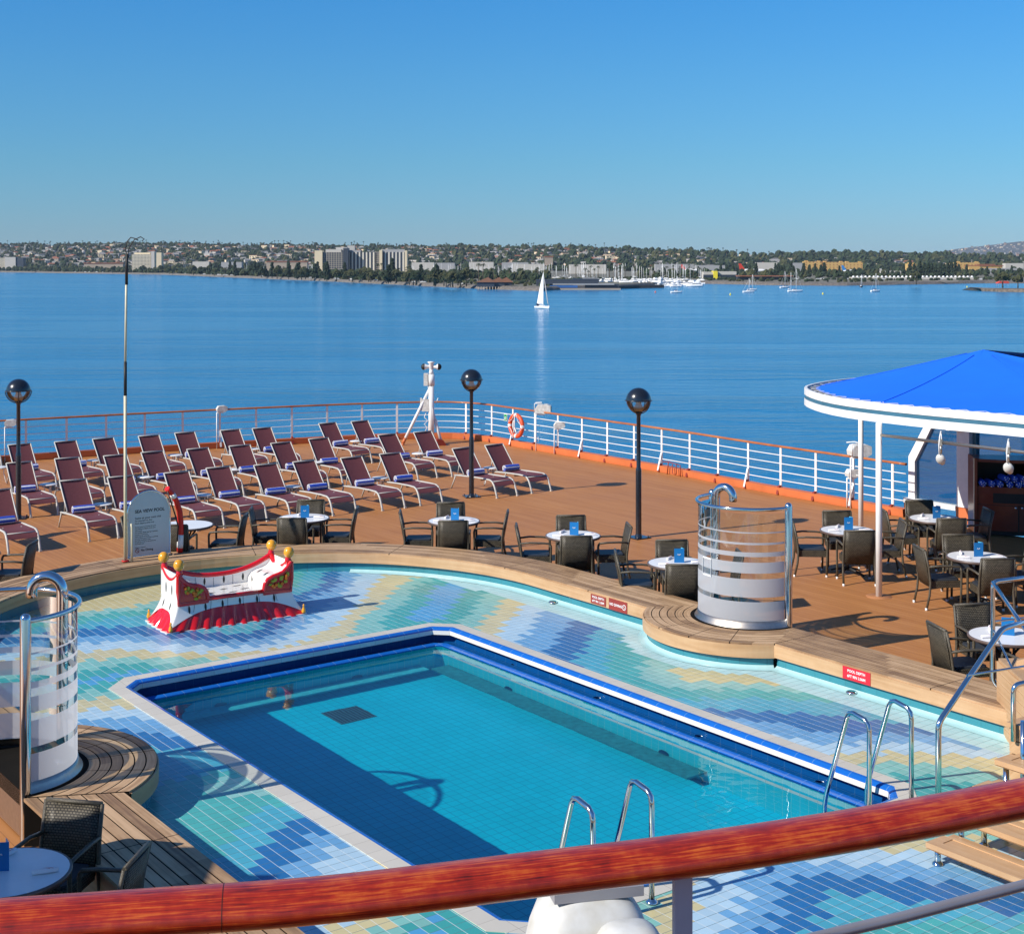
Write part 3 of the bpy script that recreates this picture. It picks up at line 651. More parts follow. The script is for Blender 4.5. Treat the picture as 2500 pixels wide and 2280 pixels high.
# depth plaques on the bench faces
def txt(body, size, mat, parent, loc, rot, name='lettering', ext=.0008, align='CENTER', bold=False, sp=1.0):
    cu = bpy.data.curves.new(name, 'FONT'); cu.body = body; cu.size = size; cu.extrude = ext; cu.align_x = align; cu.align_y = 'CENTER'; cu.space_character = sp
    if bold: cu.offset = size * .022
    t = bpy.data.objects.new('tmp_text', cu); COL.objects.link(t)
    dg = bpy.context.evaluated_depsgraph_get(); dg.update(); me = bpy.data.meshes.new_from_object(t.evaluated_get(dg))
    bpy.data.objects.remove(t); me.materials.clear(); me.materials.append(mat)
    o = bpy.data.objects.new(name, me); COL.objects.link(o); o.parent = parent; o.location = loc; o.rotation_euler = rot
    return o
def plaque(b, wd, ht, mat, lines, label, a=AR - .0125, z=None):
    z = z or ZB - .095
    root = empty('depth_plaque', PF(a, b, z), TH - R(90)); tag(root, label, 'sign', 'depth plaques on the teak bench face')
    mb = MB(); mb.box((0, -.004, 0), (wd, .008, ht)); mb.build('plate', mat, root)
    for s, sz, x, zz in lines: txt(s, sz, M['white'], root, (x, -.009, zz), (R(90), 0, 0), bold=True)
    return root
plaque(-.95, .34, .13, M['signred'], [('POOL DEPTH', .045, 0, .028), ('6FT 9IN  2.06M', .042, 0, -.028)], 'smaller maroon plaque reading pool depth on the curved bench')
p2 = plaque(-1.39, .40, .16, M['signred'], [('NO DIVING', .052, -.045, 0)], 'larger maroon no diving plaque on the bench')
mb = MB(); mb.tube([(.14 + .036 * math.cos(t * .4488), -.010, .036 * math.sin(t * .4488)) for t in range(15)], .005, 6, cap=False); mb.beam((.115, -.010, .025), (.165, -.010, -.025), .008, .004); mb.build('no_diving_symbol', M['white'], p2)
plaque(-5.75, .42, .15, M['signred2'], [('POOL DEPTH', .045, 0, .032), ('6FT 9IN 2.06M', .045, 0, -.03)], 'bright red pool depth plaque on the right hand bench')
# floor drains
fd = empty('floor_inlet', PF(1.35, -.25, ZT + .004)); tag(fd, 'round chrome floor inlet on the tiles below the maroon plaques', 'floor inlet', 'chrome inlets on the tiled floor')
mb = MB(); mb.lathe([(0, .035), (.05, .035), (.062, .028), (.07, .02), (.07, .012), (.045, .01), (.045, 0)], 18); mb.lathe([(.02, .036), (.03, .038), (.04, .036)], 14); mb.build('rose', M['steel'], fd)
o_ = G(1350, 1473, ZT); fd.location = (o_.x, o_.y, ZT + .004)
o_ = G(2079, 1694, ZT); dup(fd, (o_.x, o_.y, ZT + .004), .6, 'round chrome floor inlet on the pale tiles below the bright red plaque')
# ================================================================ loungers, towels, small tables
def make_lounger():
    t = empty('sun_lounger'); tag(t, 'x', 'sun lounger', 'maroon sun loungers on the stern deck')
    W = .285
    side = [(0, 0), (.03, .07), (.07, .17), (.12, .27), (.19, .345), (.28, .375), (.5, .378), (1.0, .365), (1.5, .335), (1.70, .32)]
    for s in (-1, 1):
        mb = MB(); mb.tube([(s * W, y, z) for y, z in side], .019, 6, ry=.024); mb.box((s * W, 0, .012), (.05, .05, .024)); mb.build('side_rail', M['frame'], t)
        mb = MB(); mb.tube([(s * W, 1.66, .32), (s * W, 1.72, .2), (s * W, 1.84, 0)], .018, 6); mb.build('leg', M['frame'], t)
    mb = MB()
    for y, z in ((.20, .345), (1.30, .345), (1.68, .315)): mb.tube([(-W, y, z), (W, y, z)], .014, 6)
    mb.tube([(-W * .6, .78, .36), (-W * .6, .80, .30), (W * .6, .80, .30), (W * .6, .78, .36)], .014, 6)
    mb.build('cross_bars', M['frame'], t)
    mb = MB(); sp_ = [(.10, .262), (.15, .325), (.22, .362), (.32, .383), (.6, .372), (.9, .362), (1.15, .366), (1.33, .372)]
    mb.grid([[(-W + .012, y, z) for y, z in sp_], [(-W * .5, y, z - .012) for y, z in sp_], [(W * .5, y, z - .012) for y, z in sp_], [(W - .012, y, z) for y, z in sp_]]); mb.build('seat_sling', M['sling'], t)
    b = MB(); bp = [(1.33, .375), (1.50, .56), (1.68, .76), (1.83, .925)]
    b.grid([[(-W + .02, y, z) for y, z in bp], [(-W * .4, y + .012, z - .01) for y, z in bp], [(W * .4, y + .012, z - .01) for y, z in bp], [(W - .02, y, z) for y, z in bp]]); bo = b.build('backrest', M['sling'], t)
    b = MB()
    for s in (-1, 1): b.tube([(s * (W - .012), y, z) for y, z in bp], .015, 6)
    b.tube([(-W + .012, 1.83, .925), (W - .012, 1.83, .925)], .015, 6)
    b.tube([(-W * .8, 1.58, .63), (-W * .8, 1.66, .33)], .010, 6); b.tube([(W * .8, 1.58, .63), (W * .8, 1.66, .33)], .010, 6)
    b.build('back_frame', M['frame'], bo)
    return t
rows_px = {
 'F': [(55, 590, 4), (393, 568, 4), (660, 548, 4), (960, 530, 4), (1217, 508, 4), (1533, 490, 4), (1760, 476, 4), (455, 435, 5), (648, 423, 5)],
 'M': [(25, 720, 4), (360, 690, 4), (722, 668, 4), (1003, 642, 4), (1318, 620, 4), (1595, 600, 4), (1912, 578, 4), (372, 532, 5), (820, 505, 5), (1025, 490, 5)],
 'N': [(-150, 915, 4), (398, 845, 4), (738, 820, 4), (1130, 790, 4), (1430, 755, 4), (1765, 735, 4), (283, 672, 5), (578, 648, 5), (808, 625, 5), (1265, 590, 5), (1475, 568, 5)]}
ORD = ['first', 'second', 'third', 'fourth', 'fifth', 'sixth', 'seventh', 'eighth', 'ninth', 'tenth', 'eleventh']
RN = {'F': 'in the back row against the stern rail', 'M': 'in the middle row of loungers', 'N': 'in the front row nearest the cafe tables'}
proto = make_lounger(); used = False
def make_towel():
    m1 = MB(); n = 24; L = .43; r = .072; vs = []; fs = []; rings = 5
    for i in range(rings):
        x = -L / 2 + L * i / (rings - 1); k = .93 if i in (0, rings - 1) else 1
        for j in range(n): a = 2 * math.pi * j / n; rr_ = r * k * (1 + .10 * (a / 6.28)); vs.append((x, rr_ * math.cos(a), rr_ * math.sin(a)))
    mats_ = [0, 0, 0, 0, 1, 1, 1, 1, 0, 0, 1, 1, 0, 0, 0, 1, 1, 1, 0, 0, 0, 1, 1, 0]
    for i in range(rings - 1):
        for j in range(n): m1.add([vs[i * n + j], vs[i * n + (j + 1) % n], vs[(i + 1) * n + (j + 1) % n], vs[(i + 1) * n + j]], [(0, 1, 2, 3)], mats_[j], False)
    for e, s in ((0, -1), (rings - 1, 1)):
        for k in range(4):
            r0, r1 = r * .93 * (1 - k / 4), r * .93 * (1 - (k + 1) / 4)
            x = s * L / 2 - s * .012 * (k % 2)
            for j in range(n):
                a, b_ = 2 * math.pi * j / n, 2 * math.pi * (j + 1) / n
                m1.add([(x, r0 * math.cos(a), r0 * math.sin(a)), (x, r0 * math.cos(b_), r0 * math.sin(b_)), (x, r1 * math.cos(b_), r1 * math.sin(b_)), (x, r1 * math.cos(a), r1 * math.sin(a))], [(0, 1, 2, 3)], (k + j // 9) % 2)
    o = m1.build('rolled_towel', [M['towelw'], M['towelb']]); tag(o, 'x', 'towel', 'rolled striped towels on the loungers'); return o
tw0 = make_towel(); tused = False
rt = random.Random(5)
for row, lst in rows_px.items():
    for i, (zx, zy, rg_) in enumerate(lst):
        nx, ny = (zx / 2.88, 880 + zy / 2.88) if rg_ == 4 else (600 + zx / 2.52, 860 + zy / 2.52)
        P = G(nx, ny, .94); org = P - B * 1.84 + A * .285; org.z = 0
        pos = ORD[i] + ' from the left ' if i < len(lst) - 1 else 'rightmost '
        lab = 'maroon sling lounger, %s%s' % (pos, RN[row])
        rz = TH + rt.uniform(-.035, .035)
        if not used: proto.location = org; proto.rotation_euler = (0, 0, rz); proto['label'] = lab; used = True
        else: dup(proto, org, rz, lab)
        tp = org + B * (1.215 + rt.uniform(-.02, .03)) + A * rt.uniform(-.03, .03); tl = 'striped towel on %slounger %s' % (pos.replace(' from the left', '-from-left') if i < len(lst) - 1 else pos, RN[row])
        if not tused: tw0.location = (tp.x, tp.y, .435); tw0.rotation_euler = (0, 0, rz); tw0['label'] = tl; tused = True
        else: dup(tw0, (tp.x, tp.y, .435), rz + rt.uniform(-.06, .06), tl).rotation_euler.x = rt.uniform(-.5, .9)
# one more lounger at the left edge of the photo
P = G(-20, 1150, 0); dup(proto, (P.x - .1, P.y + .2, 0), TH, 'maroon lounger cut by the left edge between the back and middle rows')
st0 = empty('side_table'); tag(st0, 'x', 'side table', 'small white round side tables between the loungers')
mb = MB(); mb.lathe([(0, .43), (.185, .43), (.195, .422), (.195, .412), (.18, .405), (0, .405)], 24); mb.build('table_top', M['white'], st0)
for k in range(3):
    a = k * 2.094 + .5; c_, s_ = math.cos(a), math.sin(a)
    mb = MB(); mb.tube([(.10 * c_, .10 * s_, .41), (.08 * c_, .08 * s_, .30), (.14 * c_, .14 * s_, .06), (.17 * c_, .17 * s_, .0)], .012, 6); mb.build('leg', M['white'], st0)
stp = [(0, 750, 4, 'at the left edge beside the back row'), (340, 870, 4, 'beside the leftmost lamp post'), (665, 702, 4, 'behind the pale rescue pole at left'), (1232, 665, 4, 'between the fourth and fifth back row loungers'), (1027, 817, 4, 'just right of the pale rescue pole'), (1795, 620, 4, 'left of the seventh back row lounger'),
       (720, 1010, 4, 'just left of the rescue pole nearest the pool sign'), (1425, 945, 4, 'between the third and fourth front row loungers'), (1640, 765, 4, 'between the fifth and sixth middle row loungers'), (680, 545, 5, 'between the two rightmost back row loungers'), (1065, 622, 5, 'below the white camera mast'), (290, 825, 5, 'between the sixth and seventh front row loungers'),
       (828, 772, 5, 'between the eighth and ninth front row loungers'), (1510, 710, 5, 'just right of the middle lamp post'), (440, 674, 5, 'half hidden behind the middle row lounger backs')]
for i, (zx, zy, rg_, l) in enumerate(stp):
    nx, ny = (zx / 2.88, 880 + zy / 2.88) if rg_ == 4 else (600 + zx / 2.52, 860 + zy / 2.52)
    p = G(nx, ny, .42); lab = 'small white round side table ' + l
    if i == 0: st0.location = (p.x, p.y, 0); st0['label'] = lab
    else: dup(st0, (p.x, p.y, 0), i * .7, lab)

# ================================================================ cafe tables and wicker chairs
def make_chair():
    t = empty('wicker_armchair'); tag(t, 'x', 'chair', 'dark wicker armchairs at the cafe tables')
    def panel(x0, x1, p0, p1, th, name, nseg=6, mat=M['weave']):
        """woven slab between two (y, z) lines"""
        mb = MB(); rows_f = []; rows_b = []
        d = Vector((0, p1[0] - p0[0], p1[1] - p0[1])).normalized(); nn = Vector((0, -d.z, d.y))
        for i in range(nseg + 1):
            u = i / nseg; x = lerp(x0, x1, u); bow = .018 * math.sin(math.pi * u)
            rows_f.append([(x, lerp(p0[0], p1[0], v) - bow + nn.y * th / 2, lerp(p0[1], p1[1], v) + nn.z * th / 2) for v in (0, .5, 1)])
            rows_b.append([(x, lerp(p0[0], p1[0], v) - bow - nn.y * th / 2, lerp(p0[1], p1[1], v) - nn.z * th / 2) for v in (0, .5, 1)])
        Lz = math.hypot(p1[0] - p0[0], p1[1] - p0[1]); uvf = lambda i, j: (i / nseg * (x1 - x0), j / 2 * Lz)
        mb.grid(rows_f, uvf=uvf); mb.grid(rows_b, uvf=uvf)
        for a_, b_ in ((0, 0), (-1, -1)): mb.grid([rows_f[a_], rows_b[b_]], sm=False)
        mb.grid([[r[0] for r in rows_f], [r[0] for r in rows_b]], sm=False); mb.grid([[r[-1] for r in rows_f], [r[-1] for r in rows_b]], sm=False)
        return mb.build(name, mat, t)
    panel(-.235, .235, (-.215, .36), (-.315, .90), .035, 'backrest')
    mb = MB()
    for (x0, y0, x1, y1) in ((-.235, .25, .235, .25), (.235, .25, .235, -.22), (.235, -.22, -.235, -.22), (-.235, -.22, -.235, .25)):
        L_ = math.hypot(x1 - x0, y1 - y0); mb.add([(x0, y0, .33), (x1, y1, .33), (x1, y1, .435), (x0, y0, .435)], [(0, 1, 2, 3)], 0, False, [(0, 0), (L_, 0), (L_, .105), (0, .105)])
    mb.add([(-.235, -.22, .435), (.235, -.22, .435), (.235, .25, .435), (-.235, .25, .435)], [(0, 1, 2, 3)], 0, False, [(0, 0), (.47, 0), (.47, .47), (0, .47)])
    mb.add([(-.235, -.22, .335), (.235, -.22, .335), (.235, .25, .335), (-.235, .25, .335)], [(3, 2, 1, 0)], 0, False, [(0, 0), (.47, 0), (.47, .47), (0, .47)])
    mb.build('seat', M['weave'], t)
    mb = MB(); mb.prism([(-.21, -.17), (-.19, -.19), (.19, -.19), (.21, -.17), (.215, .20), (.19, .23), (-.19, .23), (-.215, .20)], .437, .462); mb.build('cushion', M['cushion'], t)
    for s in (-1, 1):
        mb = MB(); mb.tube([(s * .27, .235, 0), (s * .27, .245, .3), (s * .27, .25, .60), (s * .27, .235, .645)], .019, 6); lf = mb.build('leg', M['wicker'], t)
        mb = MB(); mb.lathe([(.0205, 0), (.0205, .035), (.019, .036)], 6, (s * .27, .235, 0)); mb.build('foot_cap', M['white'], lf)
        mb = MB(); mb.tube([(s * .262, -.30, 0), (s * .262, -.25, .22), (s * .258, -.232, .42), (s * .252, -.262, .66), (s * .247, -.318, .905)], .019, 6); lf = mb.build('leg', M['wicker'], t)
        mb = MB(); mb.lathe([(.0205, 0), (.0205, .035), (.019, .036)], 6, (s * .262, -.30, 0)); mb.build('foot_cap', M['white'], lf)
        mb = MB(); mb.tube([(s * .252, -.265, .655), (s * .272, -.1, .672), (s * .275, .1, .668), (s * .27, .23, .655), (s * .27, .25, .62)], .021, 6, ry=.017); mb.build('armrest', M['wicker'], t)
    mb = MB(); mb.tube([(-.247, -.318, .905), (.247, -.318, .905)], .02, 6); mb.build('top_bar', M['wicker'], t)
    return t
def make_table():
    t = empty('cafe_table'); tag(t, 'x', 'table', 'round cafe tables on the deck')
    mb = MB(); mb.lathe([(0, .745), (.445, .745)], 40); mb.build('table_top', M['tabletop'], t)
    mb = MB(); mb.lathe([(.445, .744), (.455, .748), (.465, .742), (.467, .725), (.460, .708), (.42, .704), (0, .704)], 40); mb.build('rim', M['tablerim'], t)
    mb = MB(); mb.tube([(0, 0, .70), (0, 0, .06)], .035, 10); mb.build('pedestal', M['blackmat'], t)
    for k in range(4):
        a = k * math.pi / 2 + .6; c_, s_ = math.cos(a), math.sin(a)
        mb = MB(); mb.tube([(0, 0, .10), (.15 * c_, .15 * s_, .07), (.34 * c_, .34 * s_, .02)], [.03, .024, .016], 6); mb.build('foot', M['blackmat'], t)
        mb = MB(); mb.tube([(.02 * c_, .02 * s_, .45), (.22 * c_, .22 * s_, .70)], .016, 6); mb.build('brace', M['blackmat'], t)
    return t
def make_menu():
    t = empty('menu_stand'); tag(t, 'x', 'menu', 'blue folded menus on the tables')
    mb = MB(); w_, h_ = .15, .215
    mb.beam((-w_ / 2, 0, h_ / 2), (w_ / 2, -.02, h_ / 2), .003, h_); mb.build('cover', M['menu'], t)
    mb = MB(); mb.beam((w_ / 2, -.02, h_ / 2), (w_ / 2 - .03, .07, h_ / 2), .003, h_); mb.build('side_leaf', M['menulight'], t)
    mb = MB(); mb.tube([(-.025 + .05 * i / 8, -.014 - .0005, .12 + .01 * math.sin(i * 1.2)) for i in range(9)], .004, 4); mb.build('emblem', M['white'], t)
    return t
def make_roll():
    mb = MB(); mb.lathe([(0, -.095), (.017, -.095), (.019, -.09), (.021, 0), (.019, .09), (.016, .098), (0, .098)], 10, ax='x')
    for k in range(2):
        for i in range(5): a = -.6 + i * .25; x = -.03 + k * .025 + i * .012; mb.add([(x, -.0215 * math.sin(a), .0215 * math.cos(a)), (x + .008, -.0215 * math.sin(a), .0215 * math.cos(a)), (x + .02, -.0215 * math.sin(a + .25), .0215 * math.cos(a + .25)), (x + .012, -.0215 * math.sin(a + .25), .0215 * math.cos(a + .25))], [(0, 1, 2, 3)], 1)
    o = mb.build('napkin_roll', [M['napkin'], M['lifered']]); tag(o, 'x', 'napkin', 'rolled napkins on the cafe tables'); return o
chair0, table0, menu0, roll0 = make_chair(), make_table(), make_menu(), make_roll()
first = {'chair': chair0, 'table': table0, 'menu': menu0, 'roll': roll0}; fu = set()
def put(kind, loc, rz, lab, rx=0):
    o = first[kind]
    if kind not in fu: fu.add(kind); o.location = loc; o.rotation_euler = (rx, 0, rz); o['label'] = lab; return o
    c = dup(o, loc, rz, lab); c.rotation_euler.x = rx; return c
rc = random.Random(11)
def cafe(nx, ny, name, chairs, r=.63, menu=True, rolls=3, rot=0.0):
    p = G(nx, ny, .745); put('table', (p.x, p.y, 0), rc.uniform(0, 1), 'round white topped table ' + name)
    side = {'L': (180, 'left'), 'R': (0, 'right'), 'B': (90, 'far'), 'F': (-90, 'near')}
    for c in chairs:
        k, dphi, rad = (c, 0, r) if isinstance(c, str) else c
        ph = R(side[k][0] + dphi + rot + rc.uniform(-3, 3)); q = (p.x + rad * math.cos(ph), p.y + rad * math.sin(ph), 0)
        put('chair', q, ph + R(90) + rc.uniform(-.06, .06), 'wicker armchair at %s of the table %s' % (side[k][1], name))
    if menu: put('menu', (p.x + .02, p.y + .02, .747), rc.uniform(-.35, .35), 'blue folded menu on the table ' + name)
    for k in range(rolls):
        a = R([215, 120, -15, 60][k] + rc.uniform(-12, 12)); q = (p.x + .29 * math.cos(a), p.y + .29 * math.sin(a), .767)
        put('roll', q, [0.05, 1.2, .15, 2.0][k] + rc.uniform(-.2, .2), 'napkin roll %s on the table %s' % (['near left', 'far left', 'right', 'far right'][k], name))
cafe(741, 1264, 'directly behind the red and white seat', ['L', 'R', 'B', ('F', -4, .66)])
cafe(1108, 1271, 'below the middle lamp post', ['L', ('B', 6, .62), 'R', ('F', 5, .62)])
cafe(1399, 1306.6, 'left of the right hand lamp post', ['L', 'B', 'R', 'F'])
cafe(1655, 1374, 'half hidden by the right hand shower', ['L', 'B', 'R', ('F', 0, .60)])
cafe(2069, 1294, 'left of the white canopy column', ['L', 'B', 'R', 'F'])
cafe(2284, 1265.5, 'by the white glazed windbreak', ['L', 'B', 'R', 'F'])
cafe(2386, 1359, 'in front of the mahogany towel cabinet', [('L', 6, .62), 'B', ('R', 12, .72), 'F'])
cafe(2458, 1551, 'beside the steps at the right edge', [('L', 10, .62), ('B', 4, .62), ('F', 10, .62)])
cafe(455, 1281, 'behind the pool sign', [('L', 0, .75), ('R', 0, .70), ('F', 0, .60)], menu=False, rolls=1)
cafe(-75, 1352, 'off the left edge', [('R', 0, .66)], menu=False, rolls=0)
cafe(19, 2128, 'in the shade at the lower left corner', [('B', -10, .68), ('R', -2, .68)], rolls=3, menu=False)
p = G(14, 2128, .745); m_ = put('menu', (p.x - .06, p.y + .02, .747), .25, 'dark blue folded menu on the shaded table at the lower left corner')

# ================================================================ lamps
def make_lamp():
    t = empty('deck_lamp'); tag(t, 'x', 'lamp post', 'black globe lamps on the deck')
    mb = MB(); mb.lathe([(.058, 0), (.056, 1.30), (.052, 1.34), (.042, 1.37), (.040, 2.36), (.046, 2.37), (.046, 2.40)], 16); mb.build('pole', M['black'], t)
    mb = MB(); mb.box((0, 0, .012), (.34, .34, .024)); [mb.lathe([(.016, .0), (.016, .03), (0, .03)], 8, (x * .13, y * .13, .024)) for x in (-1, 1) for y in (-1, 1)]; mb.lathe([(.075, .024), (.06, .08)], 12); mb.build('base_plate', M['black'], t)
    zc = 2.655; r = .245
    mb = MB(); mb.lathe([(r * math.cos(R(a)), zc + r * math.sin(R(a))) for a in range(0, 91, 9)], 28); mb.build('dome', M['black'], t)
    mb = MB(); mb.lathe([(r * .97 * math.cos(R(a)), zc + r * .97 * math.sin(R(a))) for a in range(0, -78, -7)], 28); mb.build('glass_bowl', M['lampglass'], t)
    mb = MB(); mb.tube([((r + .012) * math.cos(i * math.pi / 16), (r + .012) * math.sin(i * math.pi / 16), zc) for i in range(33)], .013, 6, cap=False)
    for k in range(4):
        a0 = k * math.pi / 2 + .35; mb.tube([((r + .012) * math.cos(R(a)) * math.cos(a0), (r + .012) * math.cos(R(a)) * math.sin(a0), zc + (r + .012) * math.sin(R(a))) for a in range(0, -80, -11)], .011, 6)
    mb.lathe([(.046, 2.38), (.075, 2.42), (.06, 2.45), (0, 2.46)], 12); mb.build('cage', M['black'], t)
    mb = MB(); mb.lathe([(0, 2.44), (.08, 2.45), (.105, 2.51), (.065, 2.57), (.05, 2.60), (.065, 2.64), (0, 2.645)], 14); mb.build('bulb_holder', M['bulb'], t)
    mb = MB(); mb.lathe([(0, zc - .004), (r * .93, zc - .004), (r * .93, zc + .02), (0, zc + .02)], 24); mb.build('reflector_plate', M['offwhite'], t)
    return t
lamp0 = make_lamp()
for i, (x, y, l) in enumerate(((45, 1265.4, 'leftmost black globe lamp post among the loungers'), (1151, 1213, 'black globe lamp post in the middle beside the rightmost loungers'), (1559, 1313, 'rightmost black globe lamp post behind the shower screen'))):
    p = G(x, y, 0)
    if i == 0: lamp0.location = p; lamp0['label'] = l
    else: dup(lamp0, p, .3 * i, l)

# ================================================================ the ceramic seat
def sofa():
    fl_, fr_ = G(409, 1546, ZT), G(741.5, 1498, ZT); d = (fr_ - fl_).normalized(); rz = math.atan2(d.y, d.x); nrm = Vector((-d.y, d.x, 0))
    c = (fl_ + fr_) / 2 + nrm * .41
    t = empty('ceramic_seat', (c.x, c.y, ZT), rz); tag(t, 'red and white glazed throne shaped seat with four yellow balls by the pool', 'ornamental seat')
    HX, HY, ZS = .86, .34, .40
    def ext(z): k = max(0, 1 - z / ZS); return .19 * k ** 1.7
    def side(s, u, z, amp=0.0):
        """perimeter point: s in 0..3 (front, right, back, left), u in -1..1"""
        e = ext(z); hx, hy = HX + e, HY + e * .6; am = amp * (1 - abs(u) ** 6)
        if s == 0: return Vector((u * hx, -hy - am, z))
        if s == 1: return Vector((hx + am, u * hy, z))
        if s == 2: return Vector((-u * hx, hy + am, z))
        return Vector((-hx - am, -u * hy, z))
    def bz(s, u): return (.045 + (.225 if s % 2 == 0 else .19) * (1 - abs(u) ** 3.5))
    NU = 64
    sk, dr_ = MB(), MB()
    for s in range(4):
        nn = NU if s % 2 == 0 else 28
        rows = []
        for k in range(7):
            r_ = []
            for i in range(nn + 1):
                u = -1 + 2 * i / nn; z = bz(s, u) * k / 6; w_ = 11 if s % 2 == 0 else 5
                r_.append(side(s, u, z, .066 * (abs(math.sin(u * w_ * math.pi / 2)) - .55) * (1 - k / 7.5) + .012))
            rows.append(r_)
        sk.grid(rows)
        rows = []
        for k in range(9):
            r_ = []
            for i in range(nn + 1):
                u = -1 + 2 * i / nn; z = lerp(bz(s, u), ZS, k / 8); p = side(s, u, z, .012); 
                r_.append(p + (p - Vector((0, 0, z))).normalized() * .008)
            rows.append(r_)
        dr_.grid(rows)
    sk.build('red_skirt', M['red'], t)
    bs = MB(); pl = [tuple(side(s, -1 + 2 * i / 20, 0, .03 * abs(math.sin((-1 + 2 * i / 20) * 8))) * 1.015)[:2] for s in range(4) for i in range(20)]; bs.prism(pl, .0, .014); bs.build('base_rim', M['glazew'], t)
    def spot(mb, p, up, n_, h=.06, w_=.014, m=1):
        n_ = n_.normalized(); up = (up - n_ * up.dot(n_)).normalized(); rt_ = up.cross(n_)
        vs = [p + n_ * .006]; k = 14
        for i in range(k):
            a = 2 * math.pi * i / k; yy = math.cos(a); xx = math.sin(a) * (1 - .5 * yy * yy)
            vs.append(p + n_ * .004 + up * yy * h + rt_ * xx * w_ * 1.2)
        mb.add(vs, [(0, 1 + i, 1 + (i + 1) % k) for i in range(k)], m, True)
    for i, u in enumerate((-.80, -.53, -.24, .06, .36, .66)):
        z = .27 + .045 * (1 - abs(u)); spot(dr_, side(0, u, z, .012) + Vector((0, -.008, 0)), Vector((0, .2, 1)), Vector((0, -1, .25)))
    for u in (-.45, .35):
        spot(dr_, side(3, u, .30, .012) + Vector((-.008, 0, 0)), Vector((.3, 0, 1)), Vector((-1, 0, .3))); spot(dr_, side(1, u, .30, .012) + Vector((.008, 0, 0)), Vector((-.3, 0, 1)), Vector((1, 0, .3)))
    for u in (-.72, -.44, -.15, .12, .40, .70):   # glaze joints
        dr_.tube([side(0, u, z, .012) + Vector((0, -.009, 0)) for z in (.24, .30, .36, .40)], .0022, 4, 2)
    dr_.build('white_drape', [M['glazew'], M['blackmat'], M['caulk']], t)
    # seat
    mb = MB(); mb.prism([(-HX + .02, -HY - .0), (HX - .02, -HY - .0), (HX - .02, HY), (-HX + .02, HY)], ZS - .06, ZS + .02)
    for x, y, a in ((-.3, -.15, 0), (-.05, .0, 0), (.22, -.14, 0), (-.28, .12, 0), (.2, .1, 0), (.0, -.24, 0)): spot(mb, Vector((x, y, ZS + .02)), Vector((1, .1, 0)), Vector((0, 0, 1)), .075, .012)
    mb.build('seat', [M['glazew'], M['blackmat']], t)
    HZ = .80
    # back: concave top between the two rear horns
    def bt(x): return .575 + (HZ - .575) * abs(x / HX) ** 2.3
    xs = [-HX + 2 * HX * i / 40 for i in range(41)]
    mb = MB(); poly = [(HX, ZS - .1), (-HX, ZS - .1)] + [(x, bt(x)) for x in xs]; mb.prism(poly, HY - .07, HY + .0, ax='y')
    for i, x in enumerate((-.52, -.24, .06, .36)): spot(mb, Vector((x, HY - .07, .50 + .02 * abs(x))), Vector((0, 0, 1)), Vector((0, -1, 0)), .055, .014)
    for x in (-.38, -.10, .20): mb.tube([(x, HY - .072, ZS + .02), (x, HY - .072, bt(x) - .03)], .0022, 4, 2)
    for i, x in enumerate((-.52, -.1, .36)): spot(mb, Vector((x, HY, .47)), Vector((0, 0, 1)), Vector((0, 1, 0)), .055, .014)
    bk = mb.build('back_wall', [M['glazew'], M['blackmat'], M['caulk']], t)
    mb = MB(); mb.tube([(x, HY - .035, bt(x)) for x in xs], .042, 10); mb.build('red_coping', M['red'], bk)
    def et(y): return .655 + (HZ - .655) * abs(y / HY) ** 2.0
    ys = [-HY + 2 * HY * i / 24 for i in range(25)]
    for s in (-1, 1):
        mb = MB(); poly = [(HY, ZS - .1), (-HY, ZS - .1)] + [(y, et(y)) for y in ys]; x0, x1 = sorted((s * (HX - .07), s * (HX + .012))); mb.prism(poly, x0, x1, ax='x')
        for y in (-.12, .12): spot(mb, Vector((s * (HX + .012), y, .53)), Vector((0, 0, 1)), Vector((s, 0, 0)), .075, .014)
        ew = mb.build('end_wall', [M['glazew'], M['blackmat']], t)
        mb = MB(); mb.tube([(s * (HX - .03), y, et(y)) for y in ys], .045, 10); mb.build('red_coping', M['red'], ew)
        # arm: rolled shape sloping from the horn to the seat
        prof = [(.86, HZ - .02), (.80, .70), (.73, .64), (.66, .615), (.57, .595), (.49, .56), (.445, .50), (.425, ZS)]
        poly = [(s * x, z) for x, z in prof] + [(s * .86, ZS)]
        mb = MB(); mb.prism(poly, -HY + .02, HY - .05, ax='y')
        for y in (-.12, .12): spot(mb, Vector((s * .56, y, .594)), Vector((1, .2, 0)), Vector((-s * .3, 0, 1)), .06, .012)
        spot(mb, Vector((s * .43, .1, .50)), Vector((0, 0, 1)), Vector((-s, 0, 0)), .055, .012)
        ar = mb.build('armrest', [M['glazew'], M['blackmat']], t)
        mb = MB(); poly2 = [(s * x, z) for x, z in prof[:-1]] + [(s * .415, ZS - .055), (s * .872, ZS - .055)]; mb.prism(poly2, -HY - .03, -HY + .02, ax='y'); fp = mb.build('front_panel', M['red'], t)
        mb = MB(); mb.tube([(s * x, -HY - .02, z) for x, z in prof] + [(s * .43, -HY - .02, ZS - .03), (s * .85, -HY - .02, ZS - .035), (s * .865, -HY - .02, .55), (s * .86, -HY - .02, HZ - .02)], .034, 8, cap=False); mb.build('red_piping', M['red'], fp)
        mb = MB(); rq = random.Random(4 + s)
        for k in range(11):
            u, v_ = rq.uniform(.52, .80), rq.uniform(.42, .56) + .0; v_ += max(0, u - .62) * .4; a = rq.uniform(0, 3.1)
            mb.ball((s * u, -HY - .036, v_), .036, 0, 8, (abs(math.cos(a)) * .8 + .35, .35, abs(math.sin(a)) * .8 + .35))
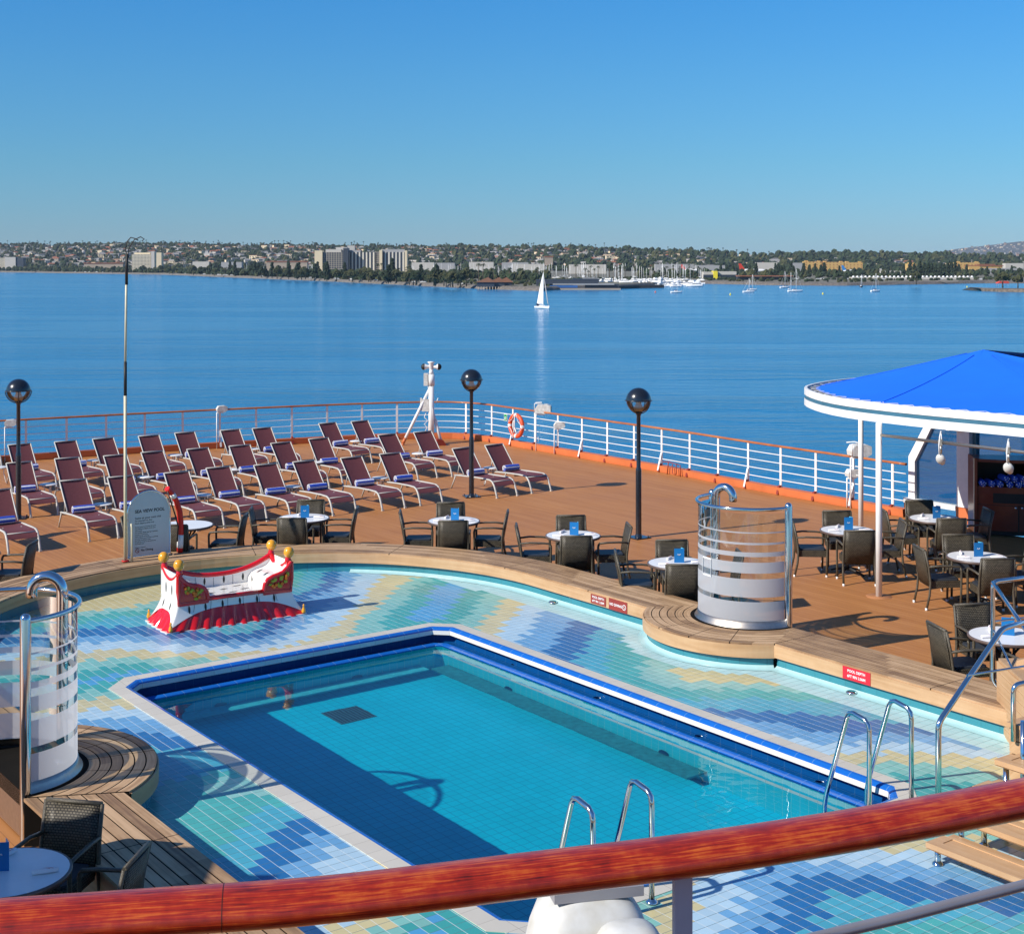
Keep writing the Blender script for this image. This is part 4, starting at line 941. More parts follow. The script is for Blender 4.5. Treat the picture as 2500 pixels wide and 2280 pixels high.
        for k in range(7):
            u, v_ = rq.uniform(.54, .78), rq.uniform(.43, .55) + .0; v_ += max(0, u - .62) * .35; mb.ball((s * u, -HY - .048, v_), .026, 1, 8, (1, .6, 1))
        mb.build('fruit_emblem', [M['leafg'], M['fruit']], fp)
    mb = MB(); mb.tube([(-.44, -HY - .02, ZS - .0), (.44, -HY - .02, ZS - .0)], .032, 8); mb.build('front_edge', M['red'], t)
    for sx in (-1, 1):
        for sy in (-1, 1):
            mb = MB(); mb.lathe([(.045, -.06), (.05, -.02), (.042, .03), (.03, .06)], 12, (sx * (HX - .03), sy * (HY - .03), HZ)); h = mb.build('horn', M['red'], t)
            mb = MB(); mb.ball((sx * (HX - .02), sy * (HY - .02), HZ + .115), .078, 0, 20, (1, 1, 1.08)); mb.build('yellow_ball', M['gold'], h)
            q = side(0, sx, .05) if sy < 0 else side(2, -sx, .05)
            mb = MB(); mb.lathe([(.004, .13), (.014, .12), (.016, .10), (.010, .09), (.024, .06), (.032, .02), (.028, 0), (0, 0)], 9, (q.x + sx * .0, q.y + sy * .035, .03)); mb.build('tassel', M['gold'], t)
    return t
sofa()

# ================================================================ sign, rescue tube, rescue pole
def pool_sign():
    l, r = G(311, 1366, ZB), G(415, 1352, ZB); d = (r - l).normalized(); rz = math.atan2(d.y, d.x); c = (l + r) / 2; Wd = (r - l).length; r = Wd / 2
    t = empty('pool_sign', (c.x, c.y, ZB), rz); tag(t, 'grey arched notice board reading sea view pool, standing on the bench', 'sign')
    H = 1.09; z0 = .03
    out_ = [(-r, z0)] + [(r, z0)] + [(r * math.cos(R(a)), H - r + r * math.sin(R(a))) for a in range(0, 181, 9)]
    mb = MB(); mb.prism(out_, -.008, .008, ax='y'); mb.build('board', M['sign'], t)
    mb = MB(); mb.tube([(x, 0, z) for x, z in out_[2:]] + [(-r, 0, z0), (r, 0, z0), (r, 0, H - r)], .016, 8, cap=False); mb.build('frame', M['steel'], t)
    for s in (-1, 1):
        mb = MB(); mb.beam((s * r * .98, -.14, .012), (s * r * .98, .14, .012), .03, .024); mb.build('foot', M['steel'], t)
    x0 = -r * .66
    for s, sz, z in (('SEA VIEW POOL', .072, .765), ('Swim at your own risk', .050, .655), ('No attendant on duty', .034, .612), ('Deck slippery when wet', .034, .572),
                     ('No Diving', .052, .125)):
        txt(s, sz, M['ink'], t, (x0 + (.10 if s == 'No Diving' else 0), -.0095, z), (R(90), 0, 0), align='LEFT', bold=sz > .05)
    for i, s in enumerate(('Shower prior to entering the pool', 'No children in diapers in the pool', 'after sunset', 'No running, diving, playing or pushing', 'No glass in pool area', 'Please shower entering', 'No one alone in pool when swimming', 'No food, smoking or beer', 'No games or toys in the pool area', 'No unsafe acts', '', 'Depth as marked')):
        if s: txt(s, .026, M['ink'], t, (x0, -.0095, .510 - i * .0305), (R(90), 0, 0), align='LEFT')
    mb = MB(); mb.tube([(x0 + .04 + .032 * math.cos(i * .4488), -.010, .125 + .032 * math.sin(i * .4488)) for i in range(15)], .004, 6, cap=False); mb.beam((x0 + .018, -.010, .147), (x0 + .062, -.010, .103), .004, .006); mb.build('no_diving_symbol', M['signred'], t)
    # rescue tube leaning at the right of the board
    q = Vector((c.x, c.y, 0)) + d * (r + .075)
    t2 = empty('rescue_tube', (q.x, q.y, ZB), rz); tag(t2, 'bent red lifeguard rescue tube with white bands leaning on the pool sign', 'rescue tube')
    path = [(.10, 0, .01), (.115, 0, .30), (.115, 0, .52), (.095, 0, .70), (.04, 0, .87), (-.04, 0, 1.0), (-.13, 0, 1.10)]
    pp = []
    for i in range(len(path) - 1):
        for k in range(4): pp.append(tuple(lerp(path[i][q_], path[i + 1][q_], k / 4) for q_ in range(3)))
    pp.append(path[-1])
    mb = MB(); mb.tube(pp, .068, 14, ry=.045); mb.v = [tuple(v) for v in mb.v]; mb.build('foam_body', M['lifered'], t2)
    for a, b_ in ((1, 4), (18, 20)):
        mb = MB(); mb.tube(pp[a:b_ + 1], .0705, 14, ry=.0475); mb.build('white_band', M['white'], t2)
    mb = MB(); mb.tube([(-.14, -.03, 1.08), (-.06, -.06, .8), (.0, -.06, .62), (.05, -.05, .45), (.03, -.05, .2)], .012, 6); mb.build('strap', M['blackmat'], t2)
pool_sign()
p = G(306, 1372, ZB)
t = empty('rescue_pole', (p.x, p.y, ZB)); tag(t, 'tall pale rescue pole with black upper part and wire hook, standing beside the pool sign', 'rescue pole')
mb = MB(); mb.tube([(0, 0, 0), (.0, 0, 2.7)], .027, 8); mb.tube([(.0, 0, 3.25), (.02, 0, 4.75)], .020, 8); mb.build('pale_shaft', M['bamboo'], t)
mb = MB(); mb.tube([(0, 0, 2.70), (0, 0, 3.25)], .026, 8); mb.tube([(.02, 0, 4.5), (.02, 0, 4.8), (.03, 0, 5.0)], .024, 6); mb.build('black_grip', M['blackmat'], t)
mb = MB(); mb.tube([(.03, 0, 4.95), (.0, 0, 5.08), (.02, .02, 5.2), (.08, .03, 5.27), (.15, .04, 5.25), (.20, .04, 5.22)], .009, 5); mb.tube([(.03, 0, 4.95), (.06, 0, 5.1), (.14, .02, 5.23), (.24, .03, 5.28), (.30, .03, 5.24), (.26, .03, 5.21)], .009, 5); mb.build('wire_hook', M['blackmat'], t)
mb = MB(); mb.tube([(.05 * math.cos(i * .5), .05 * math.sin(i * .5), .02) for i in range(14)], .012, 6, cap=False); mb.build('red_lashing', M['lifered'], t)
mb = MB(); mb.tube([(.10, .02, 0), (.10, .02, .55), (.09, .02, .62)], .017, 8); mb.build('holder_stub', M['bamboo'], t)
# ================================================================ stern railing, mast, life ring, floodlights
def path_pts(P, step=.35):
    """smooth resample (Catmull-Rom) of a plan polyline"""
    P = [Vector((x, y, 0)) for x, y in P]; res = []
    for i in range(len(P) - 1):
        p0, p1, p2, p3 = P[max(0, i - 1)], P[i], P[i + 1], P[min(len(P) - 1, i + 2)]; n = max(1, int((p2 - p1).length / step))
        for k in range(n):
            t = k / n; res.append(.5 * ((2 * p1) + (p2 - p0) * t + (2 * p0 - 5 * p1 + 4 * p2 - p3) * t * t + (3 * p1 - p0 - 3 * p2 + p3) * t ** 3))
    res.append(P[-1]); return res
RP = path_pts(RAILP)
def along(d):
    """point and tangent at distance d from the port end of the rail"""
    L = 0
    for i in range(len(RP) - 1):
        s = (RP[i + 1] - RP[i]).length
        if L + s >= d: return RP[i].lerp(RP[i + 1], (d - L) / s), (RP[i + 1] - RP[i]).normalized()
        L += s
    return RP[-1], (RP[-1] - RP[-2]).normalized()
RL = sum((RP[i + 1] - RP[i]).length for i in range(len(RP) - 1))
def inw(t): return Vector((t.y, -t.x, 0))      # inboard normal
cm = empty('deck_coaming', (0, 0, 0)); tag(cm, 'low orange painted kerb running along the edge of the deck under the rail', 'kerb')
mb = MB(); n_ = len(RP); rows = [[], [], [], [], []]
for i, p in enumerate(RP):
    t = (RP[min(i + 1, n_ - 1)] - RP[max(i - 1, 0)]).normalized(); q = inw(t)
    for k, (o, z) in enumerate(((.092, .004), (.100, .05), (.112, .17), (-.06, .175), (-.08, -.3))): rows[k].append(p + q * o + Vector((0, 0, z)))
mb.grid(rows, sm=False); mb.build('kerb_strip', M['orange'], cm)
rl = empty('stern_railing', (0, 0, 0)); tag(rl, 'white ship railing with varnished wooden top rail round the stern', 'railing')
mb = MB(); 
mb.tube([p + Vector((0, 0, 1.10)) for p in RP], .040, 10, ry=.028); mb.build('top_rail', M['varnish2'], rl)
for z in (.33, .52, .71, .90):
    mb = MB(); mb.tube([p + Vector((0, 0, z)) for p in RP], .0115, 6); mb.build('rail_bar', M['white'], rl)
d0 = RL - .35; d = d0; k = 0
while d > .5:
    p, t = along(d); q = inw(t)
    mb = MB(); mb.beam(p + Vector((0, 0, .12)), p + Vector((0, 0, 1.08)), .022, .06, up=t); mb.build('post', M['white'], rl)
    mb = MB(); mb.prism([(0.0, .0), (.12, .0), (.075, .18), (0, .2)], -.03, .03, ax='y'); mb.v = [tuple(p + q * (x - .03 + .04) + t * y + Vector((0, 0, z + .02))) for x, y, z in mb.v]; mb.build('post_foot', M['redpaint'], rl)
    if k % 3 == 1:
        mb = MB(); mb.beam(p + q * .02 + Vector((0, 0, .48)), p + q * .14 + Vector((0, 0, .05)), .012, .05, up=t); mb.build('stay', M['white'], rl)
    d -= 1.07; k += 1
def flood(p, rz, big, label, h=1.0):
    t = empty('flood_light', p, rz); tag(t, label, 'floodlight', 'floodlights on the stern railing'); s = 1.5 if big else 1.0
    mb = MB(); mb.tube([(-.02, 0, .0), (-.02, 0, h * .9)], .016, 6); mb.tube([(.04, .02, .25), (.06, .02, .32), (.04, .02, .40), (.0, .02, .38), (-.01, .02, .30), (.03, .02, .24)], .006, 5); mb.beam((-.02, -.05, h * .9), (.16 * s, -.05, h * .9), .07, .03); mb.build('bracket', M['white'], t)
    z = h * .9 + .10 * s
    mb = MB(); mb.prism([(-.02, -.07), (.20, -.09), (.27, -.05), (.27, .06), (.20, .09), (.02, .08), (-.03, .0)], -.10 * s, .10 * s, ax='y'); mb.v = [(x * s, y, z + zz * s) for x, y, zz in mb.v]; mb.build('housing', M['offwhite'], t)
    mb = MB(); mb.box((.272 * s, 0, z), (.01, .15 * s, .10 * s)); mb.build('lens', M['blackmat'], t)
    if big:
        mb = MB(); mb.tube([(-.05, -.14, z - .1), (-.05, -.14, z + .16), (.14, -.14, z + .17), (.14, .14, z + .17), (-.05, .14, z + .16)], .012, 6); mb.build('yoke', M['white'], t)
def atrail(px, z=0):
    """rail point whose picture column is px"""
    best = min(((abs(1250 + FPX * along(i * .05)[0].x / along(i * .05)[0].y - px), i * .05) for i in range(int(RL / .05))), key=lambda x: x[0]); return best[1]
for px, big, lab, h, rz in ((10, False, 'small white floodlight on the stern railing at the left edge', 1.05, .3), (527, False, 'small white floodlight on a post behind the back row loungers', 1.15, .4), (1316, True, 'large black and white floodlight above the wooden rail beside the life ring', 1.15, -.1), (1362, False, 'small grey floodlight below the rail right of the life ring', .78, .1), (2085, True, 'large white floodlight on the rail behind the canopy columns', 1.22, .2), (2079, False, 'small grey floodlight below the rail behind the canopy columns', .72, .2)):
    p, t = along(atrail(px)); flood(p + inw(t) * .10, rz, big, lab, h)
# life ring
p, t = along(atrail(1271)); q = inw(t)
lr = empty('life_ring', p + q * .16 + Vector((0, 0, .63)), math.atan2(t.y, t.x)); tag(lr, 'orange life ring with white bands hanging on the stern railing', 'life ring')
mb = MB(); Rr, rr2 = .30, .062
ringp = lambda a, k=1.0: Vector((Rr * math.cos(a), 0, Rr * math.sin(a)))
mb.tube([ringp(2 * math.pi * i / 40) for i in range(41)], rr2, 12, cap=False); mb.build('ring_body', M['buoy'], lr)
for a in (0, 90, 180, 270):
    mb = MB(); mb.tube([ringp(R(a - 7 + 14 * i / 3)) for i in range(4)], rr2 + .003, 12, cap=False); mb.build('white_band', M['white'], lr)
mb = MB(); 
for a in (0, 90, 180, 270): mb.tube([Vector(((Rr + .05 - .16 * math.sin(math.pi * i / 8)) * math.cos(R(a + 10 * i)), -.06, (Rr + .05 - .10 * math.sin(math.pi * i / 8)) * math.sin(R(a + 10 * i)))) for i in range(9)], .007, 5)
mb.tube([(0, -.07, .30), (0, -.06, -.05), (-.08, -.05, -.22), (.0, -.05, -.12), (.09, -.05, -.24), (0, -.06, -.05)], .014, 5); mb.build('grab_line', M['white'], lr)
p, t = along(atrail(1238)); s_ = empty('muster_sign', p + inw(t) * .04 + Vector((0, 0, .80)), math.atan2(-t.y, -t.x) + math.pi); tag(s_, 'small green and white safety sign left of the life ring', 'sign')
mb = MB(); mb.box((0, 0, 0), (.16, .006, .20)); mb.build('plate', M['white'], s_)
mb = MB(); mb.box((0, -.005, 0), (.135, .004, .175)); mb.build('green_field', M['green'], s_)
mb = MB(); mb.tube([(.035 * math.cos(i * .4488), -.009, -.02 + .035 * math.sin(i * .4488)) for i in range(15)], .009, 5, cap=False); mb.build('ring_symbol', M['white'], s_)
p, t = along(atrail(1648)); q = inw(t)
rs = empty('hose_rack', p + q * .18, math.atan2(t.y, t.x)); tag(rs, 'small dark red metal bracket on the deck kerb below the railing', 'bracket')
mb = MB(); mb.tube([(-.25, 0, .30), (-.05, 0, .32), (.25, 0, .30), (.25, 0, .05), (.1, 0, .05), (.1, 0, .28)], .013, 5); mb.tube([(-.05, 0, .32), (-.12, .02, 0)], .013, 5); mb.tube([(.25, .02, .3), (.38, .02, .28), (.38, .02, 0)], .013, 5); mb.build('bent_bar', M['redpaint'], rs)
# camera mast
p = G(1053, 1085, 0)
ms = empty('camera_mast', p, 0); tag(ms, 'white tripod mast with two dark ended loudhailers at the stern corner', 'mast')
mb = MB(); mb.tube([(0, 0, .0), (0, 0, 1.75)], .085, 14); mb.tube([(0, 0, 1.72), (0, 0, 2.05)], .10, 14); mb.tube([(0, 0, 2.05), (0, 0, 2.2)], [.08, .05], 12); mb.build('column', M['white'], ms)
for a_, b_ in (((-.06, 0, 1.60), (-.82, -.15, .05)), ((.05, .05, .9), (.30, .0, .05)), ((0, .05, 1.5), (-.1, .55, .05))):
    mb = MB(); mb.tube([a_, b_], .045, 8); lg = mb.build('leg', M['white'], ms)
    mb = MB(); mb.tube([b_, Vector(b_) + (Vector(b_) - Vector(a_)).normalized() * .06 - Vector((0, 0, .05)) + (Vector(a_) - Vector(b_)).normalized() * .02], .05, 8); mb.tube([Vector(b_).lerp(Vector(a_), .10), b_], .047, 8); mb.build('foot', M['orange'], lg)
mb = MB(); mb.box((-.16, 0, 1.90), (.12, .16, .36)); mb.build('junction_box', M['offwhite'], ms)
mb = MB(); mb.box((-.17, 0, 1.15), (.22, .14, .36)); mb.box((-.30, 0, 1.18), (.05, .10, .36)); mb.build('cabinet', M['offwhite'], ms)
mb = MB(); mb.tube([(-.15, -.02, .95), (-.2, -.05, .8), (-.1, -.05, .7), (-.2, -.04, .6), (-.12, -.03, .5), (-.2, -.03, .35)], .012, 5); mb.tube([(.12, 0, 1.2), (.17, 0, 1.28), (.20, 0, 1.36)], .014, 5); mb.tube([(.10, 0, .75), (.16, 0, .73), (.17, 0, .6), (.1, 0, .55)], .012, 5); mb.tube([(.06, -.05, .3), (.05, -.07, 1.0), (-.09, -.05, 1.7)], .014, 5); mb.build('cable', M['white'], ms)
mb = MB(); mb.lathe([(.03, 2.15), (.07, 2.22), (.07, 2.36), (.11, 2.40), (.11, 2.42), (0, 2.43)], 12); mb.build('head', M['white'], ms)
for s in (-1, 1):
    mb = MB(); mb.lathe([(.045, .05), (.055, .12), (.085, .18), (.09, .20)], 12, (0, 0, 2.27), ax='x'); mb.v = [(s * x, y, z) for x, y, z in mb.v]; hn = mb.build('loudhailer', M['white'], ms)
    mb = MB(); mb.lathe([(.092, .195), (.09, .25), (.05, .29), (0, .30)], 12, (0, 0, 2.27), ax='x'); mb.v = [(s * x, y, z) for x, y, z in mb.v]; mb.build('dark_lens', M['blackmat'], hn)
p2_ = G(1075, 1087, 0); bo = empty('mooring_chock', p2_, .3); tag(bo, 'dark red tapered block on the deck beside the white camera mast', 'deck fitting'); mb = MB(); mb.prism([(-.16, 0), (.16, 0), (.06, .16), (-.12, .20)], -.12, .12, ax='y'); mb.build('block', M['redpaint'], bo)

# ================================================================ pavilion
pv = empty('canopy_pavilion', (0, 0, 0)); tag(pv, 'pavilion with blue canvas roof, white striped rim and white columns', 'pavilion')
rim = [(17.5, 29.5), (13.5, 30.6), (10.5, 30.1), (8.2, 28.9), (6.9, 28.05), (6.25, 27.5), (5.75, 26.85), (5.35, 26.1), (5.22, 25.4), (5.27, 24.4), (5.50, 23.55), (5.95, 22.75), (6.55, 21.95), (7.55, 20.85), (9.4, 18.6), (11.5, 16.0)]
RMP = path_pts(rim, .3)
def offp(P, o):
    r_ = []
    for i, p in enumerate(P):
        t = (P[min(i + 1, len(P) - 1)] - P[max(i - 1, 0)]).normalized(); r_.append(p + Vector((t.y, -t.x, 0)) * -o)
    return r_
z0, z1 = 2.76, 3.07
inn = offp(RMP, .10); inn = inn if (inn[60] - Vector((9, 24, 0))).length < (RMP[60] - Vector((9, 24, 0))).length else offp(RMP, -.10)
sg = 1 if (offp(RMP, .10)[60] - Vector((9, 24, 0))).length < (RMP[60] - Vector((9, 24, 0))).length else -1
def zz(P, z): return [Vector((p.x, p.y, z)) for p in P]
mb = MB(); mb.grid([zz(RMP, z0), zz(RMP, z0 + .125)], sm=False); mb.grid([zz(RMP, z0 + .19), zz(RMP, z1)], sm=False); mb.grid([zz(RMP, z1), zz(offp(RMP, sg * .045), z1)], sm=False)
mb.grid([zz(offp(RMP, sg * .045), z1), zz(offp(RMP, sg * .045), z1 - .14)], sm=False); mb.grid([zz(RMP, z0), zz(offp(RMP, sg * .3), z0)], sm=False); mb.build('rim_fascia', M['white'], pv)
mb = MB(); mb.grid([zz(offp(RMP, sg * .012), z0 + .12), zz(offp(RMP, sg * .012), z0 + .195)], sm=False); mb.build('rim_stripe', M['slate'], pv)
mb = MB(); mb.grid([zz(offp(RMP, sg * .08), z1 - .13), zz(offp(RMP, sg * .40), z1 - .13)], sm=False); mb.build('gutter', M['blackmat'], pv)
cv_e = zz(offp(RMP, sg * .20), z1 - .02); R0 = Vector((8.62, 26.2, 3.72)); R1 = R0 - B * 6.5; R1.z = 3.72; R2 = Vector((17, 29.0, 3.3))
def ridge_pt(p):
    return R0
HIPS = [min(range(len(RMP)), key=lambda i: (RMP[i] - Vector((*h_, 0))).length) for h_ in ((8.1, 20.2), (5.45, 26.3), (10.5, 30.1), (11.5, 16.0))]
def slack(i): return 1 - math.exp(-(min(abs(i - h_) for h_ in HIPS) / 7.0) ** 2)
mb = MB(); rows = []
NR = 10
for k in range(NR + 1):
    u = k / NR; r_ = []
    for i, e in enumerate(cv_e):
        q = ridge_pt(e); q = Vector((q.x, q.y, 3.72)); p = e.lerp(q, u); p.z -= (.02 + .07 * slack(i)) * math.sin(math.pi * u) * (1 - .3 * u) - .004 * math.sin(i * .7 + u * 9) * slack(i); p.z += .004 * math.sin(i * .9) * (1 - u) ** 6
        r_.append(p)
    rows.append(r_)
mb.grid(rows); cr_ = mb.build('canvas_roof', M['canvas'], pv)
M['seam'] = pm('canvas_seam', (.0, .14, .82), .8)
for h_ in HIPS[:3] + [int((HIPS[0] + HIPS[1]) / 2)]:
    mb = MB(); mb.tube([rows[k][h_] + Vector((0, 0, .006)) for k in range(NR)], .007, 5); mb.build('seam', M['seam'], cr_)
mb = MB(); rope = []
ie, oe = zz(offp(RMP, sg * .26), z1 - .01), zz(offp(RMP, sg * .10), z1 - .015)
for i in range(0, len(RMP) - 1):
    rope.append(ie[i]); rope.append(oe[i].lerp(oe[i + 1], .5))
mb.tube(rope, .0045, 4); mb.build('lacing', M['white'], pv)
for x, y in ((5.84, 22.8), (6.82, 28.0)):
    mb = MB(); mb.tube([(x, y, 0), (x, y, z0)], .050, 16); c_ = mb.build('column', M['white'], pv)
    mb = MB(); mb.lathe([(0, .006), (.20, .006), (.205, .001)], 24, (x, y, 0)); mb.build('foot_plate', pm('deck_plate', (.44, .19, .08), .5), c_)
pa, pb = Vector((5.84, 22.8, 2.57)), Vector((5.84, 22.8, 2.57)) - B * 6
mb = MB(); mb.tube([pa, pb], .024, 10); mb.build('lighting_bar', M['brushed'], pv)
for px, l in ((2297, 'white spotlight clamped to the bar under the canopy, left one'), (2462, 'white spotlight clamped to the bar under the canopy, right one')):
    r = (px - 1250) / FPX; t_ = (r * 22.8 - 5.84) / (.597 + r * .802); q = pa - B * t_
    sp_ = empty('spot_light', q, TH + .4); tag(sp_, l, 'spotlight', 'spotlights under the canopy')
    mb = MB(); mb.lathe([(0, -.09), (.05, -.08), (.072, -.03), (.075, .0), (.055, .05), (.05, .10), (0, .10)], 14, (0, 0, 0), ax='x'); mb.v = [(x * .9, y, z - .26 - x * .5) for x, y, z in mb.v]; mb.build('lamp_head', M['offwhite'], sp_)
    mb = MB(); mb.box((0, 0, 0), (.07, .07, .09)); mb.tube([(0, 0, -.03), (0, 0, -.18)], .018, 6); mb.build('clamp', M['brushed'], sp_)
    mb = MB(); mb.tube([(0, 0, .17), (-.07, 0, .1), (-.12, 0, -.04), (-.10, 0, -.16), (-.03, 0, -.2)], .009, 5); mb.tube([(.01, 0, .17), (.05, .0, .0), (.05, 0, -.15)], .009, 5); mb.build('cable', M['white'], sp_)
# windbreak along the deck edge
S0 = Vector((8.45, 30.35, 0)); rzB = math.atan2(-B.y, -B.x)
wb = empty('glazed_windbreak', S0, rzB); tag(wb, 'white framed tinted glass windbreak with slanted end and thick pillar', 'windbreak')
mb = MB(); mb.box((.9, -.02, .29), (2.0, .22, .10)); mb.prism([(0, .34), (.16, .34), (.16, 1.13), (.62, 1.95), (1.05, 2.75), (.86, 2.75), (.46, 2.0), (0, 1.22)], -.08, .08, ax='y'); mb.build('frame', M['white'], wb)
mb = MB(); mb.box((1.42, 0, 1.56), (.30, .34, 2.44)); mb.build('pillar', M['white'], wb)
mb = MB(); mb.box((1.42, 0, .17), (.36, .30, .33)); mb.box((.05, .0, .12), (.30, .2, .22)); mb.build('pillar_base', M['orange'], wb)
mb = MB(); mb.prism([(.16, .34), (1.28, .34), (1.28, 2.7), (1.04, 2.7), (.6, 1.93), (.16, 1.13)], -.006, .006, ax='y'); mb.build('tinted_pane', M['tint'], wb)
mb = MB(); mb.box((1.22, -.20, 2.05), (.34, .06, .34)); mb.box((1.22, -.235, 2.05), (.28, .01, .26)); mb.build('junction_box', M['white'], wb)
mb = MB(); mb.prism([(1.57, .34), (6.5, .34), (6.5, 2.74), (1.57, 2.74)], -.006, .006, ax='y'); mb.build('tinted_pane', M['tint'], wb)
mb = MB(); mb.box((4.1, -.02, .29), (4.9, .22, .10)); mb.box((1.62, 0, 1.55), (.07, .12, 2.4)); mb.build('side_frame', M['slate'], wb)
# towel cabinet
cp = AT(2379, 1307, 27.9); cb = empty('towel_cabinet', (cp.x + .02, cp.y, 0), -.12); tag(cb, 'mahogany cabinet with curved front and open shelf of towels under the canopy', 'cabinet')
def front(u): return (u * 1.55, -.35 * math.sin(math.pi * min(1, u)) ** 1 * .5)
us = [i / 20 for i in range(21)]
def slab(z0_, z1_, m, name, o=0.0, u0=0, u1=1, dep=.6):
    pl = [(front(u)[0], front(u)[1] - o) for u in us if u0 <= u <= u1]; mb = MB(); mb.prism(pl + [(pl[-1][0], dep), (pl[0][0], dep)], z0_, z1_); return mb.build(name, m, cb)
slab(.04, .12, M['blackmat'], 'plinth', -.03); slab(.12, .92, M['mahog'], 'carcass'); slab(.92, .97, M['mahog'], 'shelf', .01); slab(1.44, 1.50, M['mahog'], 'top', .01)
for x_ in (0, 1.55): mb = MB(); mb.box((x_, .28, .78), (.05, .66, 1.46)); mb.build('side_panel', M['mahog'], cb)
mb = MB(); mb.box((.775, .57, 1.2), (1.5, .04, .5)); mb.build('back_panel', pm('dark_back', (.02, .008, .006), .6), cb)
mb = MB(); mb.box((-.03, -.02, .78), (.02, .05, 1.46)); mb.build('edge_trim', M['brushed'], cb)
for x in (.25, .8):
    pass
mb = MB(); mb.grid([[Vector((front(u)[0], front(u)[1] - .006, z)) for u in us if .2 <= u <= .8] for z in (.66, .85)]); mb.build('dark_slot', M['blackmat'], cb)
mb = MB(); mb.grid([[Vector((front(u)[0], front(u)[1] - .006, z)) for u in us] for z in (.612, .622)]); mb.box((front(.5)[0], front(.5)[1] - .004, .37), (.02, .012, .48)); mb.build('door_gap', M['blackmat'], cb)
for s in (-1, 1):
    mb = MB(); mb.lathe([(0, -.03), (.022, -.03), (.022, 0)], 8, (front(.5)[0] + s * .06, front(.5)[1] - .01, .58), ax='y'); mb.build('door_handle', M['steel'], cb)
cM = Matrix.Rotation(-.12, 4, 'Z'); rq = random.Random(9)
twv = [M['towelb'], M['towelw']]
kk = 0
for row, (z, nn) in enumerate(((1.035, 9), (1.14, 5))):
    for i in range(nn):
        x = .12 + .16 * i + (.40 if row else 0) + rq.uniform(-.02, .02); y = .02 - .13 * math.sin(math.pi * x / 1.55)
        q = cM @ Vector((x, y, 0)) + Vector((cp.x + .02, cp.y, 0))
        mb = MB(); n = 14; r0 = .062
        for ring_ in range(3):
            ra_, rb_ = r0 * (1 - ring_ / 3), r0 * (1 - (ring_ + 1) / 3)
            for j in range(n):
                a, b_ = 6.283 * j / n, 6.283 * (j + 1) / n
                mb.add([(ra_ * math.cos(a), -.15 - .012 * ring_, ra_ * math.sin(a)), (ra_ * math.cos(b_), -.15 - .012 * ring_, ra_ * math.sin(b_)), (rb_ * math.cos(b_), -.15 - .012 * (ring_ + 1), rb_ * math.sin(b_)), (rb_ * math.cos(a), -.15 - .012 * (ring_ + 1), rb_ * math.sin(a))], [(0, 1, 2, 3)], 1 if (j + ring_ * 3 + i) % 5 == 0 else 0)
        mb.lathe([(r0, -.15), (r0 * 1.03, 0), (r0, .2)], n, ax='y'); o = mb.build('rolled_towel', twv, None, (q.x, q.y, z), -.12 + rq.uniform(-.15, .15))
        tag(o, ('blue towel roll in the bottom layer on the mahogany cabinet shelf' if not row else 'blue towel roll stacked on top of others on the mahogany cabinet shelf'), 'towel', 'blue towel rolls in the cabinet')

# ================================================================ pool ladders
def ladder(a0, label):
    """two stainless rails standing on the tiles and reaching into the water"""
    t = empty('pool_ladder', PF(a0, -8.62, ZT), TH); tag(t, label, 'pool ladder', 'stainless pool ladders')
    for s in (0, -.62):
        pts = [(s, 0, 0), (s, 0, .80), (s, .012, .86), (s, .05, .895), (s, .19, .925), (s, .235, .915), (s, .265, .87), (s, .52, .06), (s, .54, -.05), (s, .54, -.9)]
        mb = MB(); mb.tube(pts, .0235, 10); hr = mb.build('handrail', M['steel'], t)
        mb = MB(); mb.lathe([(.024, .03), (.03, .022), (.05, .012), (.052, 0)], 14, (s, 0, .008)); mb.build('floor_flange', M['steel'], hr)
    for z in (-.3, -.55, -.8):
        mb = MB(); mb.beam((0, .54, z), (-.62, .54, z), .08, .02); mb.build('rung', M['steel'], t)
    return t
def a_of(p): return toab(p)[0]
q = G(1591, 2204, ZT); l1 = ladder(0, 'stainless pool ladder rails at the near side of the pool, left pair'); l1.location = q
q2 = G(2225, 1958, ZT); l2 = ladder(0, 'stainless pool ladder rails by the right hand corner of the pool'); l2.location = q2
# ================================================================ steps over the bench
stp_ = empty('wooden_steps', (3.575, 12.38, 0), TH); tag(stp_, 'teak steps on steel legs climbing from the tiles to the planked landing', 'steps')
for k in range(4):
    x, z = .33 * k, .30 + .17 * k
    mb = MB(); 
    mb.add([(x, -1.05, z - .05), (x + .34, -1.05, z - .05), (x + .34, .0, z - .05), (x, .0, z - .05)], [(3, 2, 1, 0)], 0, False, [(0, 0), (0, .34), (1, .34), (1, 0)])
    for (y0, y1, xx0, xx1) in ((-1.05, 0, 0, .34),):
        # framed tread: border boards round a sunk middle
        mb.box((x + .05, -.525, z - .02), (.10, 1.05, .045)); mb.box((x + .29, -.525, z - .02), (.10, .97, .045)); mb.box((x + .17, -.05, z - .0205), (.14, .10, .045)); mb.box((x + .17, -1.0, z - .0205), (.14, .10, .045)); mb.box((x + .17, -.525, z - .026), (.14, .86, .04))
    mb.uv = [[(u[1], u[0]) for u in uu] if uu else uu for uu in mb.uv]
    mb.build('tread', M['teakface'], stp_)
    for y in (-.08, -.97):
        mb = MB(); mb.tube([(x + .06, y, ZT), (x + .06, y, z - .045)], .026, 10); mb.lathe([(.026, .03), (.045, .015), (.05, 0)], 12, (x + .06, y, ZT + .002)); mb.beam((x + .06, y, z - .06), (x + .30, y, z - .06), .012, .03); mb.build('leg', M['steel'], stp_)
mb = MB(); 
for i in range(7):
    z = ZT + .02 + .125 * i; mb.box((1.90, .115 + .0, z + .057), (.98, .03, .113))
    mb.box((1.395, -.50, z + .057), (.03, 1.2, .113))
